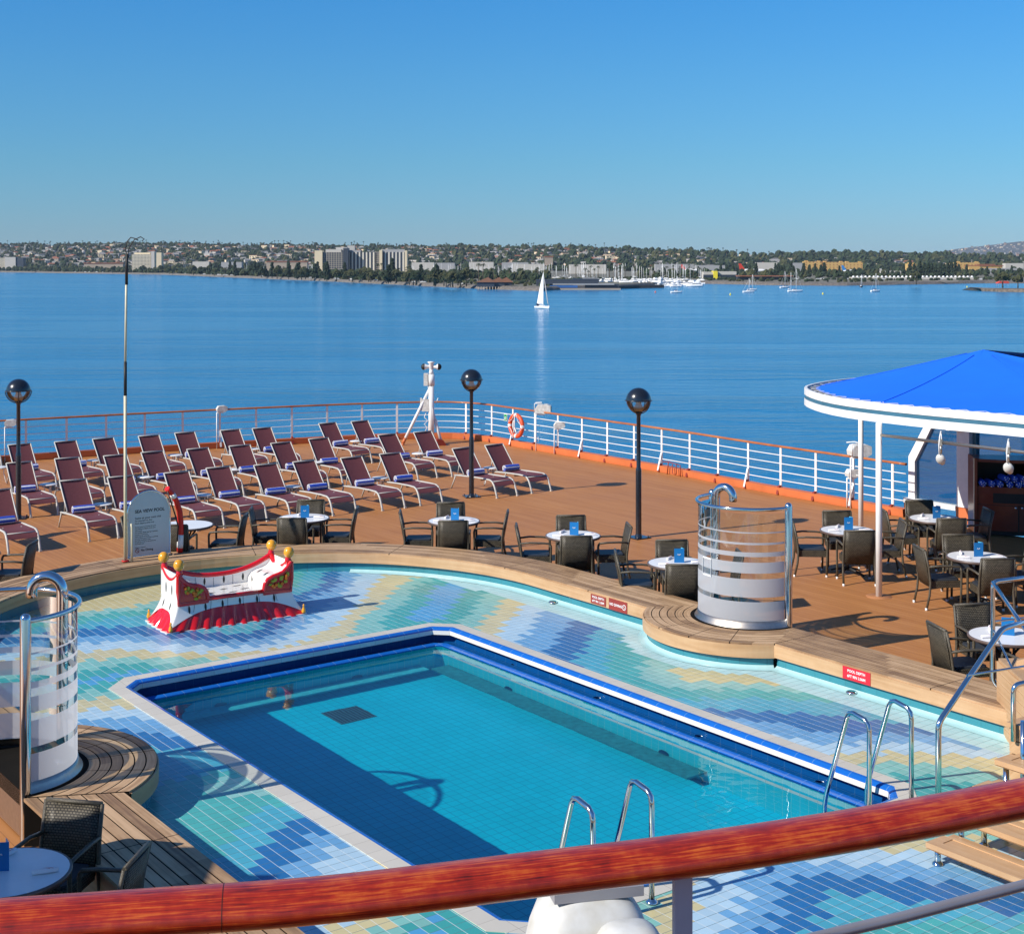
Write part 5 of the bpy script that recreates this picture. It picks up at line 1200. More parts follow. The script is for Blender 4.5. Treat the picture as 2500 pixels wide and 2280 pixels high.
mb.box((1.9, -.5, ZT + .90), (1.05, 1.28, .04)); mb.build('landing', M['teakface'], stp_)
mb = MB(); mb.box((1.90, -.5, .5), (.95, 1.16, .72)); mb.build('landing_core', M['caulk'], stp_)
wp = empty('planked_surround', (0, 0, 0)); tag(wp, 'angled planked teak surround wall rising beside the steps at the right edge', 'planked wall')
wpts = [(5.40, 15.9), (5.36, 14.9), (5.18, 13.95), (5.6, 12.6), (6.8, 11.6)]
for i in range(7):
    z = ZT + .11 * i; mb = MB()
    for j in range(len(wpts) - 1): mb.beam(Vector((*wpts[j], z + .055)), Vector((*wpts[j + 1], z + .055)), .04, .104)
    mb.build('plank', M['teakface'], wp)
mb = MB(); mb.prism(wpts + [(8, 12), (8, 15.9)], ZT + .77, ZT + .80); mb.build('top_board', M['teak'], wp)
mb = MB(); mb.prism([(x + .03, y) for x, y in wpts] + [(8, 12), (8, 15.9)], .02, ZT + .77); mb.build('core', M['caulk'], wp)
mb = MB(); mb.tube([(5.50, 15.5, ZT + .83), (6.2, 15.9, ZT + .86), (7, 16.1, ZT + .87)], .06, 8); mb.build('rim_roll', M['teakface'], wp)
def hand(name, pts, label, r=.024, extra=()):
    t = empty('handrail', tuple(pts[0])); tag(t, label, 'handrail', 'stainless handrails at the steps'); o_ = Vector(pts[0])
    sm = []
    P = [Vector(p) for p in pts]
    for i, p in enumerate(P):
        if 0 < i < len(P) - 1:
            a_, b_ = (P[i - 1] - p), (P[i + 1] - p); ra = min(.07, a_.length / 3, b_.length / 3); pa_, pb_ = p + a_.normalized() * ra, p + b_.normalized() * ra
            sm += [((pa_ * (1 - u) ** 2) + p * (2 * u * (1 - u)) + pb_ * u * u) - o_ for u in (0, .25, .5, .75, 1)]
        else: sm.append(p - o_)
    mb = MB(); mb.tube(sm, r, 10); mb.build('rail', M['steel'], t)
    for e in extra:
        mb = MB(); mb.tube([Vector(x) - o_ for x in e], .012, 8); mb.build('thin_bar', M['steel'], t)
    return t
q = G(2291, 1990, ZT); T1p = Vector((3.575, 12.38, 0))
e1 = q + A * 1.0; hand('h', [(q.x, q.y, ZT), (q.x, q.y, .985), (e1.x, e1.y, 1.72), (e1.x + .5, e1.y + .35, 1.74)], 'long sloping stainless handrail in front of the wooden steps', .028, [[(e1.x - .45, e1.y - .34, 1.36), (e1.x + .7, e1.y + .2, 1.36)]])
c1 = AT(2424, 1420, 16.0); hand('h', [(c1.x + .15, c1.y - .1, .50), (c1.x, c1.y, .62), (c1.x, c1.y, c1.z), (c1.x + .9, c1.y + .35, c1.z + .02)], 'stainless handrail with a diagonal bar beside the rightmost table', .026, [[(c1.x, c1.y, 1.30), (c1.x + .85, c1.y + .35, 1.30)], [(c1.x, c1.y, 1.22), (c1.x + .1, c1.y - .9, .62)]])
hand('h', [(c1.x, c1.y, c1.z - .01), AT(2500, 1532, 15.0), AT(2560, 1600, 14.4), AT(2560, 1700, 14.4)], 'sloping stainless handrail descending to the right from the tall post')
c3 = AT(2474, 1672, 13.2); hand('h', [(c3.x, c3.y, .9), (c3.x, c3.y, c3.z), (c3.x + .25, c3.y + .05, c3.z + .03), (c3.x + .5, c3.y - .5, c3.z)], 'short curved stainless handrail at the right edge above the landing')
c4 = AT(2478, 1945, 12.9); hand('h', [(c3.x + .02, c3.y - .2, .3), (c3.x + .02, c3.y - .2, 1.15)], 'straight stainless post below the short curved handrail at right edge', .026)
# ================================================================ the bay and the far shore
mb = MB(); mb.add([(-9000, -300, SEA), (9000, -300, SEA), (12000, 16000, SEA), (-12000, 16000, SEA)], [(0, 1, 2, 3)]); sea = mb.build('sea', mat_sea(), fix=False); tag(sea, kind='structure')
def pl(x, T_):
    if x <= T_[0][0]: return T_[0][1]
    for (a, b), (c, d) in zip(T_, T_[1:]):
        if x <= c: return b + (d - b) * (x - a) / (c - a)
    return T_[-1][1]
SHORE = [(-700, 661), (0, 665), (400, 671), (770, 686), (1000, 697), (1180, 706), (1330, 711), (1350, 709), (1515, 703), (1620, 697), (1710, 693), (1900, 697), (2060, 698), (2230, 695), (2400, 692), (2900, 692)]
CREST = [(-700, 602), (0, 603), (300, 600), (500, 602), (700, 604), (900, 607), (1200, 609), (1500, 613), (1700, 622), (1850, 627), (2000, 627), (2150, 626), (2300, 630), (2500, 634), (2900, 634)]
def Ys(px): return FPX * 22.0 / (pl(px, SHORE) - YH)
def Yf(px): return max(Ys(px) + 350, pl(px, [(-700, 3900), (700, 3300), (1500, 3000), (2900, 3000)]))
def Yc(px): return Yf(px) + pl(px, [(-700, 1500), (1300, 1300), (2000, 900), (2900, 900)])
def zc(px): return HC - (pl(px, CREST) - YH) * Yc(px) / FPX
def gz(px, Y):
    f, c = Yf(px), Yc(px)
    if Y < f: return SEA + 3.0 + 3.5 * max(0, (Y - Ys(px))) / max(1, f - Ys(px))
    t = min(1.0, (Y - f) / (c - f)); z = lerp(SEA + 6.5, zc(px), t ** .85) if Y <= c else zc(px) - (Y - c) * .03
    return z + 5 * noise.noise(Vector((px * .012, Y * .002, 3))) * min(1, t * 3)
def W(px, Y, z=None): return Vector(((px - 1250) * Y / FPX, Y, gz(px, Y) if z is None else z))
rows = []
cols_ = [-2300 + 24 * i for i in range(232)]
for k in range(5): rows.append([W(px, Ys(px) + (0, 3, 9, 14, 30)[k] + 2 * noise.noise(Vector((px * .2, k, 0))), SEA + (-1.0, .3, 2.2, 3.0, 3.0)[k]) for px in cols_])
mb = MB(); mb.grid(rows, sm=False); tag(mb.build('shore_rocks', pm('riprap', (.17, .15, .13), .9, var=.6, scale=.6, bump=.8, bscale=.9)), kind='structure')
rows = []
for k in range(9): rows.append([W(px, lerp(Ys(px) + 14, Yf(px), k / 8)) for px in cols_])
mb = MB(); mb.grid(rows); tag(mb.build('shore_flats', pm('shore_ground', (.12, .12, .08), .9, var=.5, scale=.02, dirt=(.16, .14, .11))), kind='structure')
rows = []
for k in range(22): rows.append([W(px, lerp(Yf(px), Yc(px) + 500, k / 21)) for px in cols_])
mb = MB(); mb.grid(rows); tag(mb.build('hills', pm('hill_scrub', (.055, .060, .035), .95, var=.7, scale=.02, dirt=(.13, .105, .075))), kind='structure')
rows = []
for k in range(10):
    rows.append([Vector(((px - 1250) * (8600 + 240 * k) / FPX, 8600 + 240 * k, lerp(SEA + 10, HC - (pl(px, [(2100, 634), (2200, 628), (2270, 619), (2330, 610), (2400, 600), (2500, 590), (2600, 580), (2900, 578)]) - YH) * 10760 / FPX, (k / 9) ** .8) + 9 * noise.noise(Vector((px * .01, k * .5, 1))))) for px in range(2080, 2920, 12)])
mb = MB(); mb.grid(rows); tag(mb.build('distant_hill', pm('far_hill_scrub', (.045, .055, .06), .95, var=.6, scale=.012, dirt=(.11, .11, .11))), kind='structure')

MT = {'leaf': pm('far_leaves', (.030, .050, .018), .9, var=.6, scale=.15), 'leaf2': pm('far_conifer', (.016, .032, .014), .9, var=.5, scale=.2), 'leaf3': pm('olive_leaves', (.060, .066, .022), .9, var=.5, scale=.2), 'bark': pm('bark', (.12, .09, .06), .9),
      'w1': pm('stucco_white', (.54, .51, .46), .8, var=.1, scale=.05), 'w2': pm('stucco_tan', (.38, .31, .24), .8, var=.1, scale=.05), 'w3': pm('stucco_grey', (.36, .36, .36), .8), 'w4': pm('stucco_cream', (.74, .62, .42), .8, var=.05, scale=.05),
      'r1': pm('roof_grey', (.14, .13, .13), .9), 'r2': pm('roof_tile', (.30, .11, .06), .9), 'r3': pm('roof_pale', (.40, .38, .36), .9), 'win': pm('dark_window', (.03, .04, .06), .2), 'yel': pm('yellow_wall', (.62, .38, .12), .7, var=.1, scale=.05), 'yel2': pm('bright_yellow', (.85, .70, .03), .6), 'dark': pm('dark_building', (.045, .055, .075), .5), 'brown': pm('brown_roof', (.30, .13, .07), .8, var=.2, scale=.2), 'sailw': pm('sail_cloth', (.85, .85, .84), .6, var=.03)}
def house_mesh(k):
    r = random.Random(40 + k); w_, d_, h_ = r.uniform(15, 26), r.uniform(11, 15), r.uniform(6, 9)
    mb = MB(); mb.box((0, 0, h_ / 2 - 4), (w_, d_, h_ + 8), 0, 0)
    rt_ = 1 if k % 4 else None
    if rt_: rh = r.uniform(1.5, 3); mb.add([(-w_ * .54, -d_ * .56, h_), (w_ * .54, -d_ * .56, h_), (w_ * .54, d_ * .56, h_), (-w_ * .54, d_ * .56, h_), (-w_ * .35, 0, h_ + rh), (w_ * .35, 0, h_ + rh)], [(0, 1, 5, 4), (1, 2, 5), (2, 3, 4, 5), (3, 0, 4), (3, 2, 1, 0)], 1)
    else: mb.box((0, 0, h_ + .3), (w_ * 1.04, d_ * 1.04, .6), 0, 1)
    nw = r.randint(3, 5)
    for f in range(2):
        for i in range(nw):
            if r.random() < .8: mb.box((-w_ / 2 + w_ * (i + .5) / nw, -d_ / 2 - .05, h_ * (.28 + .42 * f)), (w_ / nw * .5, .2, h_ * .2), 0, 2)
    o = mb.build('hillside_house', [MT[['w1', 'w2', 'w1', 'w3', 'w4', 'w1'][k % 6]], MT[['r1', 'r2', 'r3', 'r1', 'r2', 'r3'][k % 6]], MT['win']], fix=False)
    return o
KH = ['white', 'tan', 'white', 'grey', 'cream', 'white']; RH = ['dark roofed', 'red roofed', 'pale roofed', 'dark roofed', 'flat roofed', 'pale roofed']
protos = [house_mesh(k) for k in range(6)]; hr_ = random.Random(77); usedp = set()
for n in range(300):
    k = n % 6; px = hr_.uniform(-5, 2330) if n < 240 else hr_.uniform(-5, 1300); t = hr_.random() ** .9 * .96
    Y = lerp(Yf(px), Yc(px), t); p = W(px, Y); s = hr_.uniform(.65, 1.2)
    seg = ['above the left shore', 'left of the hotel towers', 'behind the hotel towers', 'behind the marina masts', 'above the airport buildings'][min(4, int(px / 480))] if px > 0 else 'above the left shore'
    lab = '%s %s house on the hillside %s, among dark trees' % (KH[k], RH[k], seg)
    if k not in usedp: usedp.add(k); o = protos[k]; o.location = p; o.rotation_euler = (0, 0, hr_.uniform(-.6, .6))
    else: o = protos[k].copy(); COL.objects.link(o); o.location = p; o.rotation_euler = (0, 0, hr_.uniform(-.6, .6))
    o.scale = (s, s, s * hr_.uniform(.8, 1.1)); tag(o, lab, 'house', 'houses on the far hillside')
def merge_into(mb, src, p, rz, s, mo=0):
    cs, sn = math.cos(rz), math.sin(rz); me = src.data; v0 = len(mb.v)
    for v in me.vertices: mb.v.append((p.x + (v.co.x * cs - v.co.y * sn) * s, p.y + (v.co.x * sn + v.co.y * cs) * s, p.z + v.co.z * s))
    for f in me.polygons: mb.f.append([v0 + i for i in f.vertices]); mb.m.append(mo + f.material_index); mb.s.append(False); mb.uv.append(None)
mb = MB()
for n in range(2200):
    k = hr_.randrange(6); px = hr_.uniform(-30, 1750) if n < 1000 or (n > 1250 and n % 5) else (hr_.uniform(1750, 2520) if n < 1150 else hr_.uniform(2180, 2700))
    if n < 1150 or px < 1760: Y = lerp(Yf(px), Yc(px), hr_.random()); p = W(px, Y)
    else:
        q = hr_.random() ** .8; Y = 8600 + 2160 * q; top = HC - (pl(px, [(2100, 634), (2200, 628), (2270, 619), (2330, 610), (2400, 600), (2500, 590), (2600, 580), (2900, 578)]) - YH) * 10760 / FPX
        p = Vector(((px - 1250) * Y / FPX, Y, lerp(SEA + 10, top, q ** .8)))
    s = hr_.uniform(.45, .95) * (1.2 if n >= 1150 else 1); v0 = len(mb.v); merge_into(mb, protos[k], p, hr_.uniform(-.7, .7), s, 3 * (k % 5))
mm = []
for k in range(5): mm += [MT[['w1', 'w2', 'w1', 'w3', 'w4'][k]], MT[['r1', 'r2', 'r3', 'r1', 'r2'][k]], MT['win']]
tag(mb.build('distant_rooftops', mm, fix=False), 'mass of small houses and rooftops far up the hills', 'houses', kind='stuff')

ICO = None
def clump(mb, c, r, rnd, m=0, sq=.8):
    n, k = 6, 4
    for i in range(1): pass
    vs = [Vector((c[0], c[1], c[2] - r * sq))]
    for i in range(1, k):
        t = math.pi * i / k
        for j in range(n):
            a = 6.283 * (j + .5 * (i % 2)) / n; q = r * rnd.uniform(.75, 1.15)
            vs.append(Vector((c[0] + q * math.sin(t) * math.cos(a), c[1] + q * math.sin(t) * math.sin(a), c[2] - q * sq * math.cos(t))))
    vs.append(Vector((c[0], c[1], c[2] + r * sq))); fs = []
    for j in range(n): fs.append((0, 1 + (j + 1) % n, 1 + j)); fs.append((len(vs) - 1, 1 + (k - 2) * n + j, 1 + (k - 2) * n + (j + 1) % n))
    for i in range(k - 2):
        for j in range(n): a0 = 1 + i * n + j; a1 = 1 + i * n + (j + 1) % n; fs.append((a0, a1, a1 + n, a0 + n))
    mb.add(vs, fs, m, False)
mb = MB(); rw = random.Random(8)
for n in range(4300):
    px = rw.uniform(-40, 2560) if n < 3000 else rw.uniform(-40, 1150); dens = .8 if px < 1100 else 1.0
    if rw.random() > dens and px < 900: continue
    t = rw.random(); 
    if rw.random() < .22: t = 1.0
    Y = lerp(Yf(px) - 150, Yc(px), t); p = W(px, Y); r = rw.uniform(4, 8.5) * (1.0 if px < 1100 else 1.25); sq = rw.choice([.8, .9, 1.4])
    clump(mb, (p.x, p.y, p.z + r * .6), r, rw, rw.choice([0, 0, 1, 2]), sq)
    if rw.random() < .5: clump(mb, (p.x + r, p.y, p.z + r * .5), r * .8, rw, rw.choice([0, 1]), .8)
for n in range(160):  # tall palms on the skyline
    px = rw.choice([rw.uniform(0, 1000), rw.uniform(0, 1900)]); Y = Yc(px) - rw.uniform(0, 250); p = W(px, Y); h = rw.uniform(14, 22)
    mb.tube([p, p + Vector((0, 0, h))], .5, 4, 3); clump(mb, (p.x, p.y, p.z + h), 2.6, rw, 1, .6)
tag(mb.build('hillside_woods', [MT['leaf'], MT['leaf2'], MT['leaf3'], MT['bark']], fix=False), 'dark trees and shrubs scattered between the houses on the hills', 'woods', kind='stuff')

# trees near the water
def tree_obj(kind, sd):
    r = random.Random(sd); t = empty({'round': 'broadleaf_tree', 'conifer': 'conifer_tree', 'palm': 'palm_tree'}[kind])
    mb = MB()
    if kind == 'palm':
        tr = MB(); tr.tube([(0, 0, -1), (.3, 0, 7), (.2, 0, 14)], [.45, .32, .25], 6); tr.build('trunk', MT['bark'], t)
        for i in range(16):
            a = 6.283 * i / 16 + r.uniform(-.2, .2); up = r.uniform(-.4, 1.3); c_, s_ = math.cos(a), math.sin(a); L_ = r.uniform(2.6, 3.4)
            pts = [(0.2, 0, 14), (.2 + c_ * L_ * .5, s_ * L_ * .5, 14 + up), (.2 + c_ * L_, s_ * L_, 14 + up - 1.6)]
            for q in range(2):
                p0, p1 = Vector(pts[q]), Vector(pts[q + 1]); w_ = Vector((-s_, c_, 0)) * (.45 if q == 0 else .3); mb.add([p0 - w_, p0 + w_, p1 + w_ * .5, p1 - w_ * .5], [(0, 1, 2, 3)])
    elif kind == 'conifer':
        tr = MB(); tr.tube([(0, 0, -1), (0, 0, 15)], [.5, .1], 6); tr.build('trunk', MT['bark'], t)
        for i in range(70):
            z = r.uniform(1.5, 17) ; rad = (1 - (z / 18.5) ** 1.6) * 3.4 + .3; a = r.uniform(0, 6.28); q = rad * r.uniform(.4, 1); clump(mb, (q * math.cos(a), q * math.sin(a), z), r.uniform(.7, 1.5), r, 0, 1.1)
    else:
        tr = MB(); tr.tube([(0, 0, -1), (.1, 0, 4), (.4, .2, 8)], [.6, .4, .15], 6); tr.tube([(.1, 0, 3.5), (-2, .5, 7)], [.3, .1], 5); tr.tube([(.1, 0, 4), (2.3, -.5, 7.5)], [.3, .1], 5); tr.build('trunk', MT['bark'], t)
        for i in range(75):
            a, e = r.uniform(0, 6.28), r.uniform(-.5, 1.5); q = 4.6 * r.uniform(.55, 1); lx = 1 + .25 * math.sin(3 * a + sd); clump(mb, (q * math.cos(e) * math.cos(a) * lx, q * math.cos(e) * math.sin(a), 6.8 + q * .85 * math.sin(e)), r.uniform(.7, 1.5), r, 0, .9)
    cw = mb.build('crown', MT[{'palm': 'leaf', 'conifer': 'leaf2', 'round': 'leaf' if sd % 2 else 'leaf3'}[kind]], t, fix=False); return t
TP = {'round': [tree_obj('round', s) for s in (1, 2, 3, 4)], 'conifer': [tree_obj('conifer', s) for s in (5, 6)], 'palm': [tree_obj('palm', s) for s in (7, 8)]}
tu = set(); rtx = random.Random(15); TL = {'round': 'broadleaf tree', 'conifer': 'dark conifer', 'palm': 'tall palm'}
def plant(kind, px, ybase, s, where, grp=None):
    Y = FPX * 19.0 / (ybase - YH); p = Vector(((px - 1250) * Y / FPX, Y, SEA + 3.0)); v = rtx.randrange(len(TP[kind])); o = TP[kind][v]
    lab = {'round': ['dense green', 'olive toned', 'bushy green', 'pale olive'][v % 4], 'conifer': ['slender', 'broad'][v % 2], 'palm': ['thin', 'slender'][v % 2]}[kind] + ' ' + TL[kind] + ' ' + where
    rz = rtx.uniform(0, 6.28)
    if o.name not in tu: tu.add(o.name); o.location = p; o.rotation_euler = (0, 0, rz); c = o
    else: c = dup(o, p, rz)
    c.scale = (s, s, s * rtx.uniform(.85, 1.15)); tag(c, lab, 'tree', grp or (TL[kind] + 's along the far shore'))
def zone(px): return 'on the shore below the left hillside' if px < 320 else 'on the shore between the left hotel and the towers' if px < 760 else 'in front of the hotel towers' if px < 1000 else 'by the marina behind the brown roofed pier building' if px < 1350 else 'behind the marina breakwater' if px < 1700 else 'by the airport shore'
for n in range(150):
    px = rtx.uniform(-20, 1140); yb = pl(px, SHORE) - rtx.uniform(3, 11) * (1 if px < 900 else 1.2); yb = max(yb, 658)
    plant(rtx.choice(['round', 'round', 'round', 'conifer']), px, yb, rtx.uniform(.8, 1.3), zone(px))
for n in range(90):
    px = rtx.uniform(380, 1700); yb = max(660, pl(px, SHORE) - rtx.uniform(14 if px > 1100 else 6, 26)); plant('palm', px, yb, rtx.uniform(.7, 1.15), zone(px))
for px in (1831, 1846, 1893, 1900, 1908, 1914, 1932, 1937, 1962, 1976, 1990, 2004, 2012): plant('conifer', px, 675 + rtx.uniform(-1, 2), rtx.uniform(.9, 1.25), 'in the clumps behind the moored sailboats')
for px in (2222, 2232, 2246, 2256, 2266, 2275, 2284, 2295, 2305, 2314, 2322, 2332, 2341): plant('conifer', px, 676 + rtx.uniform(-1, 2), rtx.uniform(1.0, 1.35), 'in the long clump right of the white sheds')
for px in (1620, 1660, 1690, 1705, 1760, 1775, 1790, 1866, 1880, 2035, 2049, 2096, 2190, 2205, 2360, 2385, 2410, 2470, 2490): plant(rtx.choice(['round', 'conifer']), px, 676 + rtx.uniform(-4, 3), rtx.uniform(.7, 1.0), 'in the gaps along the airport shore')
plant('round', 2237, 693, .9, 'standing alone as a low dome at the water edge'); plant('round', 2448, 700, 1.15, 'beside the red canopy on the right hand spit'); plant('round', 2485, 701, .9, 'right of the red canopy on the spit')
mb = MB(); rb = random.Random(21)
for n in range(1500):
    px = rb.uniform(-30, 1340) if n < 1150 else rb.uniform(1560, 2520); Y = Ys(px) + (rb.uniform(22, 300) if px < 1000 else rb.uniform(330, 900)); p = W(px, Y); r = rb.uniform(2.5, 5.5); clump(mb, (p.x, p.y, p.z + r * .8), r, rb, rb.choice([0, 1, 0, 2]), rb.choice([.8, 1.0, 1.4]))
tag(mb.build('shore_woods', [MT['leaf'], MT['leaf2'], MT['leaf3']], fix=False), 'dark belt of trees behind the far shore road', 'woods', kind='stuff')
mb = MB(); rb = random.Random(3)
for n in range(900):
    px = rb.uniform(-30, 2500); Y = Ys(px) + rb.uniform(25, 260) if px < 1340 or px > 1700 else Ys(px) + rb.uniform(200, 400); p = W(px, Y); clump(mb, (p.x, p.y, p.z + 1), rb.uniform(1.2, 3.2), rb, rb.choice([0, 1, 2]), .7)
tag(mb.build('shore_shrubs', [MT['leaf'], MT['leaf2'], MT['leaf3']], fix=False), 'low shrubs along the far shore', 'shrubs', kind='stuff')

def mat_facade(name, wall, win, nx, nz, fx=.5, fz=.5):
    m, nt, b = newmat(name); L = nt.links.new; tc = N(nt, 'ShaderNodeTexCoord'); s = N(nt, 'ShaderNodeSeparateXYZ'); L(tc.outputs['Object'], s.inputs[0])
    a = math_(nt, 'FRACT', math_(nt, 'DIVIDE', s.outputs[0], nx)); c = math_(nt, 'FRACT', math_(nt, 'DIVIDE', s.outputs[2], nz))
    f = math_(nt, 'MULTIPLY', math_(nt, 'LESS_THAN', a, fx), math_(nt, 'LESS_THAN', c, fz)); L(mixc(nt, f, wall, win), b.inputs['Base Color']); b.inputs['Roughness'].default_value = .6
    return m
def block(px0, px1, ytop, ybase_Y, mat, name, parent, dep=18, oy=0, zb=None, org=None):
    if 'roof' in name and 'block' not in name: zb = HC - (ytop + 2.2 - YH) * ybase_Y / FPX
    Y = ybase_Y; x0, x1 = (px0 - 1250) * Y / FPX, (px1 - 1250) * Y / FPX; zt = HC - (ytop - YH) * Y / FPX; zb = SEA + 2.5 if zb is None else zb
    mb = MB(); mb.box(((x0 + x1) / 2 - org.x, Y + dep / 2 + oy - org.y, (zt + zb) / 2 - org.z), (x1 - x0, dep, zt - zb)); return mb.build(name, mat, parent, fix=False)
def bld(name, px, Y, label, cat, parts, group=None):
    org = Vector(((px - 1250) * Y / FPX, Y, SEA + 2.5)); t = empty(name, org); tag(t, label, cat, group)
    for p in parts: block(p[0], p[1], p[2], Y + (p[5] if len(p) > 5 else 0), p[3], p[4], t, org=org, dep=p[6] if len(p) > 6 else 18)
    return t
FH = mat_facade('balcony_facade', (.62, .56, .46), (.06, .06, .07), 4.2, 3.0, .62, .6); FG = mat_facade('grid_facade', (.66, .58, .43), (.05, .06, .07), 3.0, 3.0, .6, .55); FD = mat_facade('dark_facade', (.34, .30, .24), (.02, .03, .05), 3.6, 3.0, .75, .7); FV = mat_facade('fin_facade', (.70, .66, .56), (.03, .04, .06), 5.2, 60, .6, 1.0)
bld('hotel_building', 358, 3020, 'pale gridded hotel block with cream lift tower near the left rescue pole', 'hotel', [(322, 368, 621, FG, 'main_block'), (328, 366, 617, MT['w4'], 'penthouse', 6, 10), (369, 377, 614, MT['w1'], 'lift_tower', -3), (377, 394, 617, MT['w4'], 'side_wing', -1)])
bld('hotel_building', 20, 3620, 'small hotel block at the left edge with dark right wing', 'hotel', [(-10, 12, 630, FG, 'left_wing'), (12, 38, 628, MT['w1'], 'main_block', -2), (38, 57, 630, MT['dark'], 'dark_wing')])
bld('hotel_tower', 810, 2100, 'leftmost hotel tower of three with cream end wall and dark gridded front', 'hotel', [(768, 787, 612, MT['w4'], 'end_wall', -3), (787, 838, 616, FD, 'main_block'), (795, 833, 609, MT['w1'], 'penthouse', 4, 10), (820, 848, 604, MT['w1'], 'plant_room', 8, 9), (838, 850, 606, MT['dark'], 'dark_shaft', -2)])
bld('hotel_tower', 888, 2110, 'middle hotel tower of three with bright vertical fins', 'hotel', [(850, 916, 616, FV, 'main_block'), (852, 880, 611, MT['w3'], 'penthouse', 5, 10), (916, 928, 614, FD, 'dark_bay', 1), (848, 866, 600, MT['w1'], 'tall_plant_room', 30, 10)])
bld('hotel_tower', 960, 2090, 'rightmost hotel tower of three with cream corner pier', 'hotel', [(926, 933, 611, MT['w4'], 'corner_pier', -4), (933, 990, 616, FV, 'main_block'), (930, 988, 609, MT['w3'], 'penthouse', 6, 12), (988, 994, 612, MT['w4'], 'end_pier', -2)])
for i, (a, b, y, Y, m, l) in enumerate(((1005, 1060, 641, 2900, 'w1', 'long low white hall behind the marina, nearest the hotel towers'), (1062, 1110, 642, 2950, 'w3', 'long pale grey hall behind the marina'), (1145, 1205, 640, 2900, 'w1', 'white arched hall behind the middle of the marina'), (1225, 1290, 641, 2950, 'w3', 'low grey terminal behind the sailboat mast'), (470, 510, 639, 2900, 'w1', 'white low building between left hotel and trees'), (540, 590, 640, 2900, 'w3', 'grey roofed low building left of the hotel towers'), (205, 300, 643, 3300, 'r2', 'long red roofed building under the left hillside'), (650, 750, 639, 3000, 'r2', 'long terracotta roofed building left of the hotel towers'),
    (1330, 1350, 627, 3100, 'r2', 'small brick coloured block on the slope behind the sail'), (1600, 1700, 645, 2400, 'w3', 'long grey terminal building behind the yachts'), (1848, 1898, 641, 2300, 'w1', 'white hangar left of the conifer clumps'), (1935, 1965, 642, 2300, 'w3', 'blue grey hangar between the conifer clumps'), (1700, 1770, 648, 2300, 'w3', 'flat grey terminal behind the yellow and white building'),
    (2400, 2500, 655, 2300, 'w3', 'long pale wall at the right edge'), (2150, 2200, 662, 2000, 'w1', 'white stepped building beside the white sheds'), (2455, 2500, 643, 2800, 'w1', 'white low block at the right edge behind conifers'), (1250, 1330, 645, 2300, 'w1', 'white low marina building behind the sail'), (1390, 1480, 646, 2300, 'w1', 'white low marina building behind the dark restaurant'))):
    bld('low_building', (a + b) / 2, Y, l, 'building', [(a, b, y, MT[m] if m != 'r2' else MT['w2'], 'hall')] + ([(a - 1, b + 1, y - 1.2, MT['r2'], 'roof', -1, 20)] if m == 'r2' else []), 'low buildings behind the far shore')
for a, b, y, Y, l in ((1963, 2006, 639, 2800, 'orange yellow building with stepped roof, leftmost of the yellow row'), (2008, 2060, 640, 2800, 'orange yellow building in the middle of the yellow row'), (2062, 2106, 641, 2800, 'orange yellow building at the right end of the yellow row'), (2334, 2392, 641, 2800, 'yellow building behind the long conifer clump'), (2216, 2236, 644, 2800, 'small yellow building just left of the long conifer clump')):
    bld('yellow_building', (a + b) / 2, Y, l, 'building', [(a, b, y, mat_facade('yellow_front', (.58, .37, .12), (.36, .16, .06), 7, 5, .35, .5), 'hall'), (a + 3, a + 10, y - 2.5, MT['yel'], 'stair_tower', 2, 10), (b - 9, b - 3, y - 2, MT['yel'], 'roof_block', 2, 10)], 'yellow buildings behind the airport')
bld('red_roofed_building', 2406, 2500, 'wide building with low red tiled roof near the right edge', 'building', [(2366, 2446, 652, MT['yel'], 'hall'), (2362, 2450, 648, MT['r2'], 'roof', 2, 20), (2385, 2430, 645, MT['r2'], 'upper_roof', 5, 14)])
bld('hilltop_building', 2232, 3900, 'long white building on the ridge at right with small roof block', 'building', [(2201, 2264, 623, MT['w1'], 'hall'), (2225, 2240, 620, MT['w3'], 'roof_block', 5, 10)])
bld('hilltop_tower', 1747, 4300, 'lone square tower block on the ridge above the airport', 'tower block', [(1734, 1752, 613, FG, 'tower'), (1752, 1760, 611, MT['dark'], 'dark_side', 2)])
bld('waterfront_building', 1760, 1700, 'white waterfront building with bright yellow block', 'building', [(1718, 1742, 664, MT['w1'], 'left_wing'), (1742, 1752, 662, MT['yel2'], 'yellow_block', -3), (1752, 1798, 663, MT['w1'], 'right_wing'), (1718, 1798, 671, MT['win'], 'window_band', -2, 4)])
bld('canopy_shed', 1870, 1600, 'long low red roofed parking canopy behind the moored sailboats', 'canopy', [(1800, 1936, 673, MT['r2'], 'roof', 0, 12), (1800, 1936, 676, MT['dark'], 'shaded_side', 3, 6)])  # the shade under the roof is put in as a dark coloured block
sh = bld('white_shed', 2230, 1650, 'long row of white sheds on the right hand shore', 'shed', [(2080, 2378, 677, MT['w1'], 'hall', 0, 14)])
for i in range(30): bx = MB(); c_ = Vector(((2085 + i * 10 - 1250) * 1650 / FPX, 1653, HC - (676.5 - YH) * 1650 / FPX)) - sh.location; bx.ball(tuple(c_), 1.5, 0, 8); bx.build('roof_dome', MT['sailw'], sh)
bld('sea_wall', 2150, 1520, 'long brown retaining wall along the right hand beach', 'wall', [(1985, 2340, 686, MT['w2'], 'wall', 0, 3)])
